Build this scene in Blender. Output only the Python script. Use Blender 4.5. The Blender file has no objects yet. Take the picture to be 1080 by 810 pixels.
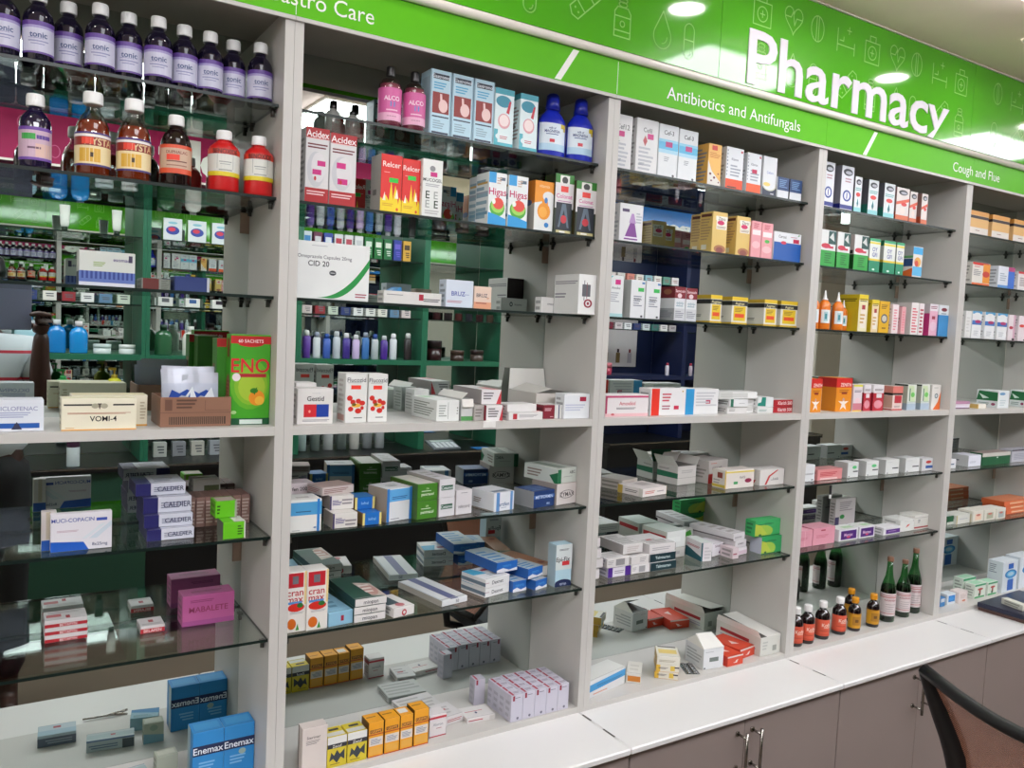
import bpy, math, random
from mathutils import Vector, Matrix
C = bpy.context.scene.collection
PI = math.pi
random.seed(7)
T, S2, S3, MID, L1, L2, BS = 2.144, 1.963, 1.767, 1.507, 1.284, 1.072, .760

# ------------------------------------------------------------------ materials
def lin(c):
    c = c / 255.0
    return c / 12.92 if c <= .04045 else ((c + .055) / 1.055) ** 2.4
def rgb(h):
    return (lin(int(h[0:2], 16)), lin(int(h[2:4], 16)), lin(int(h[4:6], 16)))
MATS = {}
def pmat(name, col='cccccc', rough=.5, metal=0., spec=.5, coat=0., noise=.04, scale=9., bump=0., attr=False, emit=0., trans=0., colb=None, stretch=(1, 1, 1)):
    """procedural principled material: base colour gently broken up by noise"""
    if name in MATS: return MATS[name]
    m = bpy.data.materials.new(name); m.use_nodes = True
    nt = m.node_tree; N = nt.nodes; L = nt.links
    b = N['Principled BSDF']
    tc = N.new('ShaderNodeTexCoord'); mp = N.new('ShaderNodeMapping'); mp.inputs['Scale'].default_value = stretch
    nz = N.new('ShaderNodeTexNoise'); nz.inputs['Scale'].default_value = scale; nz.inputs['Detail'].default_value = 3
    L.new(tc.outputs['Object'], mp.inputs['Vector']); L.new(mp.outputs['Vector'], nz.inputs['Vector'])
    mx = N.new('ShaderNodeMix'); mx.data_type = 'RGBA'
    if colb is None:
        mx.blend_type = 'MULTIPLY'; mx.inputs[0].default_value = 1.
        rp = N.new('ShaderNodeMapRange'); rp.inputs['To Min'].default_value = 1 - noise * 1.6; rp.inputs['To Max'].default_value = 1 + noise * .6
        L.new(nz.outputs['Fac'], rp.inputs['Value']); L.new(rp.outputs['Result'], mx.inputs[7])
        if attr:
            a = N.new('ShaderNodeAttribute'); a.attribute_name = 'Print'; L.new(a.outputs['Color'], mx.inputs[6])
        else: mx.inputs[6].default_value = (*rgb(col), 1)
    else:
        rp = N.new('ShaderNodeMapRange'); rp.inputs['From Min'].default_value = .38; rp.inputs['From Max'].default_value = .62
        L.new(nz.outputs['Fac'], rp.inputs['Value']); L.new(rp.outputs['Result'], mx.inputs[0])
        mx.inputs[6].default_value = (*rgb(col), 1); mx.inputs[7].default_value = (*rgb(colb), 1)
    L.new(mx.outputs[2], b.inputs['Base Color'])
    b.inputs['Roughness'].default_value = rough; b.inputs['Metallic'].default_value = metal
    b.inputs['Specular IOR Level'].default_value = spec; b.inputs['Coat Weight'].default_value = coat
    b.inputs['Coat Roughness'].default_value = .06
    b.inputs['Transmission Weight'].default_value = trans
    if bump:
        bp = N.new('ShaderNodeBump'); bp.inputs['Strength'].default_value = bump; bp.inputs['Distance'].default_value = .002
        L.new(nz.outputs['Fac'], bp.inputs['Height']); L.new(bp.outputs['Normal'], b.inputs['Normal'])
    if emit:
        L.new(mx.outputs[2], b.inputs['Emission Color']); b.inputs['Emission Strength'].default_value = emit
    MATS[name] = m; return m
def glassmat(name, tint='e8f4ee', ior=1.5, gl=1.0, rough=.0):
    """thin clear sheet: fresnel reflection over a lightly tinted see-through"""
    if name in MATS: return MATS[name]
    m = bpy.data.materials.new(name); m.use_nodes = True
    nt = m.node_tree; N = nt.nodes; L = nt.links
    for n in list(N):
        if n.type != 'OUTPUT_MATERIAL': N.remove(n)
    out = [n for n in N if n.type == 'OUTPUT_MATERIAL'][0]
    tr = N.new('ShaderNodeBsdfTransparent'); g = N.new('ShaderNodeBsdfGlossy'); g.inputs['Roughness'].default_value = rough
    nz = N.new('ShaderNodeTexNoise'); nz.inputs['Scale'].default_value = 6
    mr = N.new('ShaderNodeMapRange'); mr.inputs['To Min'].default_value = .96; mr.inputs['To Max'].default_value = 1.
    mxc = N.new('ShaderNodeMix'); mxc.data_type = 'RGBA'; mxc.blend_type = 'MULTIPLY'; mxc.inputs[0].default_value = 1
    L.new(nz.outputs['Fac'], mr.inputs['Value']); mxc.inputs[6].default_value = (*rgb(tint), 1); L.new(mr.outputs['Result'], mxc.inputs[7])
    L.new(mxc.outputs[2], tr.inputs['Color'])
    fr = N.new('ShaderNodeFresnel'); fr.inputs['IOR'].default_value = ior
    ge = N.new('ShaderNodeNewGeometry'); mi_ = N.new('ShaderNodeMapRange'); mi_.inputs['To Min'].default_value = ior; mi_.inputs['To Max'].default_value = 1 / ior   # both faces of the sheet reflect alike
    L.new(ge.outputs['Backfacing'], mi_.inputs['Value']); L.new(mi_.outputs['Result'], fr.inputs['IOR'])
    mu = N.new('ShaderNodeMath'); mu.operation = 'MULTIPLY'; mu.inputs[1].default_value = gl; mu.use_clamp = True
    mx = N.new('ShaderNodeMixShader')
    L.new(fr.outputs[0], mu.inputs[0]); L.new(mu.outputs[0], mx.inputs[0]); L.new(tr.outputs[0], mx.inputs[1]); L.new(g.outputs[0], mx.inputs[2])
    L.new(mx.outputs[0], out.inputs['Surface']); MATS[name] = m; return m

CARD = pmat('printed_card', attr=True, rough=.42, noise=.03, scale=30)
GLOSS = pmat('printed_gloss', attr=True, rough=.16, noise=.03, scale=30, spec=.6)
WHITEB = pmat('white_laminate', 'c2bfba', rough=.38, noise=.05, scale=4)
WHITEC = pmat('white_worktop', 'dddbd9', rough=.3, noise=.03, scale=5, bump=.02)
TAUPE = pmat('taupe_door_laminate', '8d7f7a', rough=.45, noise=.08, scale=3)
DARKTOP = pmat('grey_brown_ceiling_panel', '9a938a', rough=.7, noise=.05)
MIRROR = pmat('mirror_glass', 'd2dad6', rough=.0, metal=1., noise=.01, scale=2)
SHEET = glassmat('shelf_glass', 'f6faf7', gl=1.15)
EDGE = pmat('glass_edge_green', '16231f', rough=.3, spec=.35, noise=.2, scale=20)
METAL = pmat('brushed_metal', '9a958e', rough=.25, metal=1.)
PIN = pmat('dark_bracket', '4a4844', rough=.35, metal=.8)
GREENB = pmat('green_sign_acrylic', '4fb312', rough=.09, spec=.6, coat=.6, noise=.03, scale=1.5)
GREENF = pmat('green_fascia_vinyl', '5cb812', rough=.45, spec=.18, noise=.03, scale=1.5)
ICON = pmat('pale_green_print', 'a4e47c', rough=.12, coat=.5)
WTEXT = pmat('white_lettering', 'f2f2ea', rough=.4)
PTEXT = pmat('pale_lettering', 'ece3ee', rough=.4)
TRIM = pmat('white_trim_tube', 'f0e9e0', rough=.25, noise=.02)
GREENW = pmat('green_painted_frame', '226248', rough=.4, noise=.08)
DGREEN = pmat('dark_green_panel', '1c4030', rough=.5, noise=.1)
BLACK = pmat('black_laminate', '0e0e10', rough=.35, noise=.2)
NAVY = pmat('navy_panel', '161f42', rough=.4, noise=.1)

# ------------------------------------------------------------------ mesh building
class MB:
    def __init__(s): s.v = []; s.f = []; s.c = []; s.m = []; s.sm = []
    def face(s, pts, col=None, mi=0, smooth=False):
        b = len(s.v); s.v += [tuple(p) for p in pts]; s.f.append(tuple(range(b, b + len(pts)))); s.c.append(col); s.m.append(mi); s.sm.append(smooth)
    def poly(s, verts, faces, col=None, mi=0, smooth=False):
        b = len(s.v); s.v += [tuple(p) for p in verts]
        for f in faces: s.f.append(tuple(b + i for i in f)); s.c.append(col); s.m.append(mi); s.sm.append(smooth)
    def box(s, x0, y0, z0, x1, y1, z1, col=None, mi=0, bev=0., top=None):
        e = bev
        if e <= 0:
            V = [(x0, y0, z0), (x1, y0, z0), (x1, y1, z0), (x0, y1, z0), (x0, y0, z1), (x1, y0, z1), (x1, y1, z1), (x0, y1, z1)]
            s.poly(V, [(0, 3, 2, 1), (4, 5, 6, 7), (0, 1, 5, 4), (1, 2, 6, 5), (2, 3, 7, 6), (3, 0, 4, 7)], col, mi); return
        V = []; idx = {}
        for ix, X in enumerate((x0, x1)):
            for iy, Y in enumerate((y0, y1)):
                for iz, Z in enumerate((z0, z1)):
                    sx, sy, sz = (1, -1)[ix], (1, -1)[iy], (1, -1)[iz]
                    for k, d in enumerate(((0, e, e), (e, 0, e), (e, e, 0))):
                        idx[(ix, iy, iz, k)] = len(V); V.append((X + sx * d[0], Y + sy * d[1], Z + sz * d[2]))
        g = lambda a, b, c, k: idx[(a, b, c, k)]
        F = [(g(0, 0, 0, 0), g(0, 0, 1, 0), g(0, 1, 1, 0), g(0, 1, 0, 0)), (g(1, 0, 0, 0), g(1, 1, 0, 0), g(1, 1, 1, 0), g(1, 0, 1, 0)),
             (g(0, 0, 0, 1), g(1, 0, 0, 1), g(1, 0, 1, 1), g(0, 0, 1, 1)), (g(0, 1, 0, 1), g(0, 1, 1, 1), g(1, 1, 1, 1), g(1, 1, 0, 1)),
             (g(0, 0, 0, 2), g(0, 1, 0, 2), g(1, 1, 0, 2), g(1, 0, 0, 2)), (g(0, 0, 1, 2), g(1, 0, 1, 2), g(1, 1, 1, 2), g(0, 1, 1, 2))]
        for c in (0, 1):
            for d in (0, 1):
                F.append((g(c, d, 0, 0), g(c, d, 1, 0), g(c, d, 1, 1), g(c, d, 0, 1)))
                F.append((g(c, 0, d, 0), g(c, 1, d, 0), g(c, 1, d, 2), g(c, 0, d, 2)))
                F.append((g(0, c, d, 1), g(1, c, d, 1), g(1, c, d, 2), g(0, c, d, 2)))
        for a in (0, 1):
            for b in (0, 1):
                for c in (0, 1): F.append((g(a, b, c, 0), g(a, b, c, 1), g(a, b, c, 2)))
        s.poly(V, F, col, mi)
    def lathe(s, prof, seg=20, cx=0, cy=0, sy=1., col=None, mi=0, caps=True, a0=0., a1=2 * PI, colf=None):
        full = abs(a1 - a0 - 2 * PI) < 1e-6; n = seg if full else seg + 1
        V = []
        for r, z in prof:
            for i in range(n):
                a = a0 + (a1 - a0) * i / seg; V.append((cx + r * math.cos(a), cy + sy * r * math.sin(a), z))
        for j in range(len(prof) - 1):
            for i in range(seg):
                k = (i + 1) % n if full else i + 1
                cc = colf(j, i / seg) if colf else col
                b = [V[j * n + i], V[j * n + k], V[(j + 1) * n + k], V[(j + 1) * n + i]]
                s.f.append(tuple(len(s.v) + q for q in (j * n + i, j * n + k, (j + 1) * n + k, (j + 1) * n + i))); s.c.append(cc); s.m.append(mi); s.sm.append(True)
        b = len(s.v); s.v += V
        if caps and full:
            s.f.append(tuple(b + i for i in range(n))[::-1]); s.c.append(col); s.m.append(mi); s.sm.append(False)
            s.f.append(tuple(b + (len(prof) - 1) * n + i for i in range(n))); s.c.append(col); s.m.append(mi); s.sm.append(False)
    def tube(s, pts, r, seg=8, col=None, mi=0, caps=True):
        pts = [Vector(p) for p in pts]; R = r if isinstance(r, (list, tuple)) else [r] * len(pts)
        b = len(s.v); up = None
        for i, p in enumerate(pts):
            t = (pts[min(i + 1, len(pts) - 1)] - pts[max(i - 1, 0)]).normalized()
            if up is None: up = t.orthogonal().normalized()
            up = (up - t * up.dot(t)).normalized(); w = t.cross(up)
            for k in range(seg):
                a = 2 * PI * k / seg; s.v.append(tuple(p + (up * math.cos(a) + w * math.sin(a)) * R[i]))
        for i in range(len(pts) - 1):
            for k in range(seg):
                q = (k + 1) % seg; s.f.append((b + i * seg + k, b + i * seg + q, b + (i + 1) * seg + q, b + (i + 1) * seg + k)); s.c.append(col); s.m.append(mi); s.sm.append(True)
        if caps:
            s.f.append(tuple(b + k for k in range(seg))[::-1]); s.c.append(col); s.m.append(mi); s.sm.append(False)
            s.f.append(tuple(b + (len(pts) - 1) * seg + k for k in range(seg))); s.c.append(col); s.m.append(mi); s.sm.append(False)
    def build(s, name, mats, parent=None, loc=None, rot=None):
        me = bpy.data.meshes.new(name); me.from_pydata(s.v, [], s.f)
        for m in (mats if isinstance(mats, (list, tuple)) else [mats]): me.materials.append(m)
        me.polygons.foreach_set('material_index', s.m); me.polygons.foreach_set('use_smooth', s.sm)
        if any(c is not None for c in s.c):
            at = me.color_attributes.new('Print', 'FLOAT_COLOR', 'CORNER'); buf = []
            for p in me.polygons:
                c = s.c[p.index] or 'cccccc'; r = rgb(c); buf += [r[0], r[1], r[2], 1.] * p.loop_total
            at.data.foreach_set('color', buf)
        me.update(); o = bpy.data.objects.new(name, me); C.objects.link(o)
        if parent: o.parent = parent
        if loc: o.location = loc
        if rot: o.rotation_euler = rot
        return o
def tag(o, label, cat, group=None, kind=None):
    o['label'] = label; o['category'] = cat
    if group: o['group'] = group
    if kind: o['kind'] = kind
    return o
def struct(o, label=None):
    o['kind'] = 'structure'
    if label: o['label'] = label
    return o
def empty(name, loc=(0, 0, 0), rz=0.):
    o = bpy.data.objects.new(name, None); C.objects.link(o); o.location = loc; o.rotation_euler = (0, 0, rz); o.empty_display_size = .05; return o
def copy_tree(o, parent=None):
    c = o.copy(); C.objects.link(c); c.parent = parent
    for ch in list(o.children): copy_tree(ch, c)
    return c

# ------------------------------------------------------------------ lettering
TXT = {}
def text_mesh(t, bold=0.):
    k = (t, bold)
    if k in TXT: return TXT[k]
    cu = bpy.data.curves.new('lettering', 'FONT'); cu.body = t; cu.size = 1; cu.resolution_u = 3; cu.offset = bold
    o = bpy.data.objects.new('lettering', cu); C.objects.link(o); dg = bpy.context.evaluated_depsgraph_get(); dg.update()
    me = o.evaluated_get(dg).to_mesh(); V = [(v.co.x, v.co.y) for v in me.vertices]; F = [tuple(p.vertices) for p in me.polygons]
    o.evaluated_get(dg).to_mesh_clear(); bpy.data.objects.remove(o); bpy.data.curves.remove(cu)
    if V:
        x0 = min(v[0] for v in V); x1 = max(v[0] for v in V)
    else: x0, x1 = 0, 1
    TXT[k] = ([(v[0] - x0, v[1]) for v in V], F, x1 - x0); return TXT[k]
CAPH = .69

def art(mb, spec, P, W, H, cut=.93):
    """print a design on a face: P maps (metres right, metres up, lift) to a point"""
    lay = .00012
    for i, s in enumerate([q.strip() for q in spec.split(';') if q.strip()]):
        lift = .00012 + i * .000022
        a = s.split(' ')
        if a[0] == 'r':
            u0, v0, u1, v1 = [float(q) for q in a[1:5]]
            mb.face([P(u0 * W, v0 * H, lift), P(u1 * W, v0 * H, lift), P(u1 * W, v1 * H, lift), P(u0 * W, v1 * H, lift)], a[5])
        elif a[0] == 'e':
            u, v, ru, rv = [float(q) for q in a[1:5]]
            pts = []
            for k in range(18):
                t = 2 * PI * k / 18; pts.append(P(min(max((u + ru * math.cos(t)) * W, 0), W), min(max((v + rv * math.sin(t)) * H, 0), H), lift))
            mb.face(pts, a[5])
        elif a[0] == 'l':
            u0, v0, u1, v1 = [float(q) for q in a[1:5]]; n = int(a[5]); hh = (v1 - v0) / n
            for k in range(n):
                e = u1 - (u1 - u0) * (.0, .22, .08, .35, .15)[(k * 3 + n) % 5]; b = v0 + k * hh + hh * .25
                mb.face([P(u0 * W, b * H, lift), P(e * W, b * H, lift), P(e * W, (b + hh * .5) * H, lift), P(u0 * W, (b + hh * .5) * H, lift)], a[6])
        elif a[0] == 'p':
            q = [float(x) for x in a[2:]]
            mb.face([P(q[k] * W, q[k + 1] * H, lift) for k in range(0, len(q), 2)], a[1])
        elif a[0] == 't':
            u, v, hh = [float(q) for q in a[1:4]]; V, F, w = text_mesh(' '.join(a[5:]), .012)
            sc = hh * H / CAPH; sx = sc
            avail = 2 * min(u, 1 - u) * W * .96
            if w * sx > avail: sx = avail / w
            if sx < sc * .55: sc = sx / .55
            mb.poly([P(u * W - w * sx / 2 + x * sx, v * H - hh * H / 2 + y * sc, lift) for x, y in V], F, a[4])
        elif a[0] == 'a':
            pts = []; n = 14
            for k in range(n + 1):
                t = k / n; pts.append((.32 + .68 * t, .03 + .74 * t ** 2.1))
            for k in range(n, -1, -1):
                t = k / n; pts.append((.50 + .5 * t, .02 + .6 * t ** 2.0))
            for k in range(n):
                A, B, D, E_ = pts[k], pts[k + 1], pts[2 * n - k], pts[2 * n + 1 - k]
                mb.face([P(A[0] * W, A[1] * H, lift), P(E_[0] * W, E_[1] * H, lift), P(D[0] * W, D[1] * H, lift), P(B[0] * W, B[1] * H, lift)], a[1])

def carton(name, label, cat, x, y, z, w, d, h, rz, ry, col, spec, flaps='', fc='', group=None, mat=None):
    mb = MB(); mb.box(0, 0, 0, w, d, h, col, bev=min(.0009, w * .08, h * .08))
    sec = {'F': ''}
    for part in spec.split('|'):
        if len(part) > 1 and part[1] == ':': sec[part[0]] = part[2:]
        elif part: sec['F'] = part
    art(mb, sec['F'], lambda a, b, l: (a, -l, b), w, h)
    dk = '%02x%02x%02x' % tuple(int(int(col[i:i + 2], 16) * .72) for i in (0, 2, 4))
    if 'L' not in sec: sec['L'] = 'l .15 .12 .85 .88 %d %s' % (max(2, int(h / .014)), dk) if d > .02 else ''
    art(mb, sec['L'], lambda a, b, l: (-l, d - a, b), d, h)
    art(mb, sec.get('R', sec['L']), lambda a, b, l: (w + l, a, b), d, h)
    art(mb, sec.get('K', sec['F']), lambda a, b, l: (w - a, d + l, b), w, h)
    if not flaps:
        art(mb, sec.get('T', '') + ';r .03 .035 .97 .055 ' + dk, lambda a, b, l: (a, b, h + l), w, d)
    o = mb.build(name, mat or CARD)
    o.location = (x, y, z); o.rotation_euler = (0, math.radians(ry), math.radians(rz))
    tag(o, label, cat, group)
    if flaps:
        t = .0008; c2 = 'e2e0da'; fcol = fc or 'cfcbc4'
        def flap(pts, nm='flap', cc=None):
            m = MB(); a = [Vector(p) for p in pts]; n = (a[1] - a[0]).cross(a[2] - a[0]).normalized() * t
            m.face(a, cc or fcol); m.face([p + n for p in a][::-1], c2)
            for k in range(len(a)): q = (k + 1) % len(a); m.face([a[k], a[k] + n, a[q] + n, a[q]], c2)
            return m.build(nm, CARD, o)
        # dark sheet on the closed top, painting the shade inside an open carton
        m = MB(); m.box(.002, .002, h + .0002, w - .002, d - .002, h + .0006, '4a4642'); m.build('inside_shade', CARD, o)
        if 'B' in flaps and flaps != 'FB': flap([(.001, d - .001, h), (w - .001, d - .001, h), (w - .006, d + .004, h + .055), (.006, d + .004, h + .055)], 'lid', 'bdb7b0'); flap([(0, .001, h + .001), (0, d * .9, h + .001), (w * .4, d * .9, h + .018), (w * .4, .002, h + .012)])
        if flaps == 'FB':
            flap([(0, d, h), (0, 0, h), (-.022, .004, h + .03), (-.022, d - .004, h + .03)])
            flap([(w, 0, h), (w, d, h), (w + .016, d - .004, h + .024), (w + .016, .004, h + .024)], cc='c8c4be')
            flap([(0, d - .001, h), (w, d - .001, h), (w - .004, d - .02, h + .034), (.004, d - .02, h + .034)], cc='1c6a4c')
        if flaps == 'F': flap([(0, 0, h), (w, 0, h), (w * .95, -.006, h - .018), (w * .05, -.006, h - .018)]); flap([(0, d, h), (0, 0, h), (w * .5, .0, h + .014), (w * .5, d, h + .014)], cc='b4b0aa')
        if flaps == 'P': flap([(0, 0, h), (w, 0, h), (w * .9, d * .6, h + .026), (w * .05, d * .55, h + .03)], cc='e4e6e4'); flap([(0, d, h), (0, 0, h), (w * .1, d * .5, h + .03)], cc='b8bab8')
        if flaps == 'S': flap([(0, d, h), (0, 0, h), (-.004, .01, h + .02), (-.004, d - .01, h + .02)], cc='d8d4cc'); flap([(w * .3, 0, h + .001), (w, 0, h + .001), (w, d, h + .012), (w * .3, d, h + .012)], cc='dcdad4')
    return o

BROWN = pmat('dark_bottle_glass', attr=True, rough=.06, spec=.8, noise=.02)
PLAST = pmat('bottle_plastic', attr=True, rough=.28, spec=.5, noise=.02)
CLEAR = glassmat('clear_bottle_glass', 'd6d8d2', gl=3.)
GREENG = glassmat('green_bottle_glass', '86cc92', gl=1.6)
def bottle(kind, name, label, cat, x, y, z, w, h, col, cap, lab, lab2, spec, group=None):
    r = w / 2; sy = 1.; seg = 22
    if kind == 'syrup': prof = [(r * .93, 0), (r, .004), (r, h * .60), (r * .93, h * .665), (r * .72, h * .73), (r * .5, h * .775), (r * .42, h * .80), (r * .42, h * .86)]; cz0, cr = h * .835, r * .56
    elif kind == 'flask': prof = [(r * .93, 0), (r, .004), (r, h * .5), (r * .92, h * .6), (r * .7, h * .7), (r * .48, h * .76), (r * .4, h * .79), (r * .4, h * .88)]; cz0, cr = h * .855, r * .56
    elif kind == 'round': prof = [(r * .93, 0), (r, .004), (r, h * .52), (r * .95, h * .62), (r * .78, h * .72), (r * .52, h * .79), (r * .42, h * .81), (r * .42, h * .88)]; cz0, cr = h * .85, r * .5
    elif kind == 'pink': prof = [(r * .95, 0), (r, .004), (r, h * .62), (r * .96, h * .7), (r * .8, h * .77), (r * .45, h * .82), (r * .35, h * .83), (r * .35, h * .86)]; cz0, cr = h * .835, r * .38
    elif kind == 'red': prof = [(r * .95, 0), (r, .004), (r * .97, h * .3), (r, h * .66), (r * .93, h * .72), (r * .6, h * .8), (r * .42, h * .83), (r * .42, h * .88)]; cz0, cr = h * .845, r * .5
    elif kind == 'oval': sy = .6; prof = [(r * .97, 0), (r, .003), (r, h * .5), (r * .94, h * .58), (r * .7, h * .67), (r * .45, h * .73), (r * .4, h * .77), (r * .38, h * .86)]; cz0, cr = h * .74, r * .43
    elif kind == 'nozzle': sy = .8; prof = [(r * .97, 0), (r, .003), (r, h * .55), (r * .95, h * .64), (r * .7, h * .71), (r * .4, h * .745), (r * .36, h * .76)]; cz0, cr = h * .75, r * .42
    elif kind == 'wine': prof = [(r * .93, 0), (r, .004), (r, h * .46), (r * .94, h * .53), (r * .72, h * .62), (r * .5, h * .7), (r * .4, h * .8), (r * .36, h * .93)]; cz0, cr = h * .93, r * .42
    root = empty(name, (x, y, z)); tag(root, label, cat, group)
    face = math.atan2(-1.631 - y, -.5 - x) * .55 + (-PI / 2) * .45     # bottles stand turned a little towards the room
    if kind in ('flask', 'wine', 'pink'):
        gm = MB(); gm.lathe(prof, seg); gm.build('glass_body', GREENG if kind == 'wine' else CLEAR, root)
        fill = {'flask': .66, 'wine': .56, 'pink': .7}[kind]; lp = []
        for (pr, pz) in prof:
            if pz <= h * fill: lp.append((max(pr - .0015, .002), max(pz, .0015)))
        (ra, za), (rb, zb) = [p for p in prof if p[1] <= h * fill][-1], [p for p in prof if p[1] > h * fill][0]
        tt = (h * fill - za) / (zb - za); lp.append((ra + (rb - ra) * tt - .0015, h * fill))
        lm = MB(); lm.lathe(lp, seg, col={'wine': '120606', 'flask': col, 'pink': 'b84c70'}[kind]); lm.build('liquid', GLOSS, root)
    else:
        m = MB(); m.lathe(prof, seg, sy=sy, col=col); m.build('body', BROWN if kind in ('syrup', 'round') else PLAST, root)
    cm = MB(); ch = h - cz0
    if kind == 'nozzle': cm.lathe([(cr, cz0), (cr, cz0 + ch * .12), (cr * .62, cz0 + ch * .2), (cr * .4, cz0 + ch * .6), (cr * .18, h)], 14, col=cap)
    elif kind == 'oval': cm.lathe([(cr * 1.12, cz0), (cr, cz0 + ch * .4), (cr * .95, cz0 + ch * .85), (cr * .7, h - .001), (cr * .3, h)], 16, col=cap)
    else:
        cm.lathe([(cr, cz0), (cr * 1.02, cz0 + ch * .1), (cr * 1.0, h - .003), (cr * .93, h)], 24, col=cap)
        if kind in ('syrup', 'flask', 'red', 'round'):
            for k in range(24):
                a = 2 * PI * k / 24; c_, s_ = math.cos(a), math.sin(a); R = cr * 1.045
                cm.poly([(R * c_ - .0006 * s_, R * s_ + .0006 * c_, cz0 + ch * .15), (R * c_ + .0006 * s_, R * s_ - .0006 * c_, cz0 + ch * .15), (R * c_ + .0006 * s_, R * s_ - .0006 * c_, h - .004), (R * c_ - .0006 * s_, R * s_ + .0006 * c_, h - .004)], [(0, 1, 2, 3)], cap)
    cm.build('cap', PLAST, root)
    if lab:
        z0, z1 = {'syrup': (.1, .54), 'flask': (.1, .5), 'round': (.16, .56), 'pink': (.08, .62), 'red': (.24, .68), 'oval': (.1, .52), 'nozzle': (.16, .5), 'wine': (.1, .45)}[kind]
        z0 *= h; z1 *= h; half = {'oval': 1.1, 'nozzle': .8}.get(kind, 1.65); R = r + .0005
        lm = MB(); Wd = 2 * half * R
        def P(a, b, l):
            th = face - half + (a / Wd) * 2 * half; RR = R + l * 1.5
            return (RR * math.cos(th), sy * (RR) * math.sin(th) + (0 if sy == 1 else -.0003), z0 + b)
        H = z1 - z0; seg2 = 16
        def band(v0, v1, c, u0=0, u1=1, l=0):
            n = max(1, int(seg2 * (u1 - u0)))
            for k in range(n):
                a, b = u0 + (u1 - u0) * k / n, u0 + (u1 - u0) * (k + 1) / n
                lm.face([P(a * Wd, v0 * H, l), P(b * Wd, v0 * H, l), P(b * Wd, v1 * H, l), P(a * Wd, v1 * H, l)], c, smooth=True)
        def word(t, u, v, hh, c):
            V, F, w_ = text_mesh(t, .02); sc = hh * H / CAPH; sx = min(sc, .5 * Wd / w_)
            lm.poly([P(u * Wd - w_ * sx / 2 + q[0] * sx, v * H - hh * H / 2 + q[1] * sc, .0003) for q in V], F, c)
        band(0, 1, lab)
        D = spec
        if 'ltext' in D: band(.86, 1, lab2, l=.0001); band(0, .06, lab2, l=.0001); band(.78, .86, '9a90c0', l=.0001); word('tonic', .5, .58, .17, '4a5684'); band(.36, .4, '8a8ab0', .3, .7, .0001); band(.28, .31, '8a8ab0', .35, .62, .0001); band(.46, .48, '8a8ab0', .3, .6, .0001)
        if 'green' in D: band(.9, 1, lab2, l=.0001); band(.62, .8, '2f9a3c', .22, .5, .0001); band(.64, .76, '5a3a90', .52, .8, .0001); band(.1, .5, 'd8b4a8', .5, .9, .00005); band(.34, .4, '6a4a60', .35, .6, .0001); band(0, .08, lab2, l=.0001)
        if 'ista' in D: band(.94, 1, lab2, l=.0001); band(.86, .93, 'e8e4e0', l=.0001); band(.6, .86, '8a2a20', l=.00005); word('NYSTA', .6, .73, .2, 'e0c090'); band(.64, .84, 'e03a20', .3, .5, .0004); band(.12, .52, 'd8a83a', .25, .62, .0001); band(.26, .4, '3a2a18', .45, .5, .0003); band(0, .06, lab2, l=.0001)
        if 'rlab' in D: band(.18, .88, 'c8a890', .12, .88, .00008); word('DUPHALAC', .5, .74, .1, '8a4a3a'); band(.46, .66, 'e83a20', .3, .55, .0002); band(.4, .44, '6a3a30', .3, .7, .0002); band(.26, .3, '9a6a5a', .3, .7, .0002)
        if 'enox' in D: band(0, .16, lab2, l=.0001); band(.8, 1, 'd0402c', l=.0001); word('BENOXIDE', .5, .9, .17, '3a1014'); band(.5, .53, '8a8e8a', .38, .62, .0002); band(.42, .44, '8a8e8a', .4, .6, .0002); band(.2, .24, '9a9e9a', .38, .64, .0002); band(.26, .78, '9a9e9a', .34, .35, .0002); band(.26, .78, '9a9e9a', .65, .66, .0002)
        if 'alco' in D: band(0, .24, lab2, l=.0001); word('ALCO', .5, .68, .13, 'ecd0e0'); band(.42, .58, '5a8ac8', .46, .58, .0002); band(.3, .34, 'e8b8d0', .36, .66, .0002); band(.12, .15, 'b87a94', .38, .62, .0002)
        if 'magn' in D: band(0, .25, 'b4d4ea', l=.0001); word('milk of', .5, .82, .07, '2a3a7a'); word('MAGNESIA', .5, .7, .1, '2a3a7a'); band(.58, .61, '4a5a90', .3, .7, .0002); band(.3, .42, 'c8283c', .42, .58, .0002); band(.84, 1, lab2, .78, 1, .0002); band(.74, .84, lab2, .88, 1, .0002)
        if 'globe' in D: band(.15, .85, 'a8c8d0', .3, .7, .0002); band(.3, .7, lab2, .4, .6, .0003)
        if 'cough' in D: band(0, .12, lab2, l=.0001); word('Koflyn', .62, .68, .2, 'e8c8b8'); band(.5, .54, 'e0b8a8', .45, .75, .0002); band(.3, .34, 'a83a28', .3, .7, .0002)
        if 'hon' in D: band(.9, 1, lab2, l=.0001); band(.2, .8, 'a8741a', .3, .7, .0001); band(.4, .6, '6a4410', .42, .58, .0002)
        if 'ton' in D: band(.8, .84, lab2, l=.0001); band(.88, .91, lab2, l=.0001); word('KASAPREKO', .5, .7, .08, '9a5058'); band(.1, .13, lab2, l=.0001); [band(.5 - k * .1, .52 - k * .1, '8a7a7c', .3, .7 - .05 * (k % 3), .0001) for k in range(4)]
        lm.build('label', CARD, root)
    return root
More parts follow.
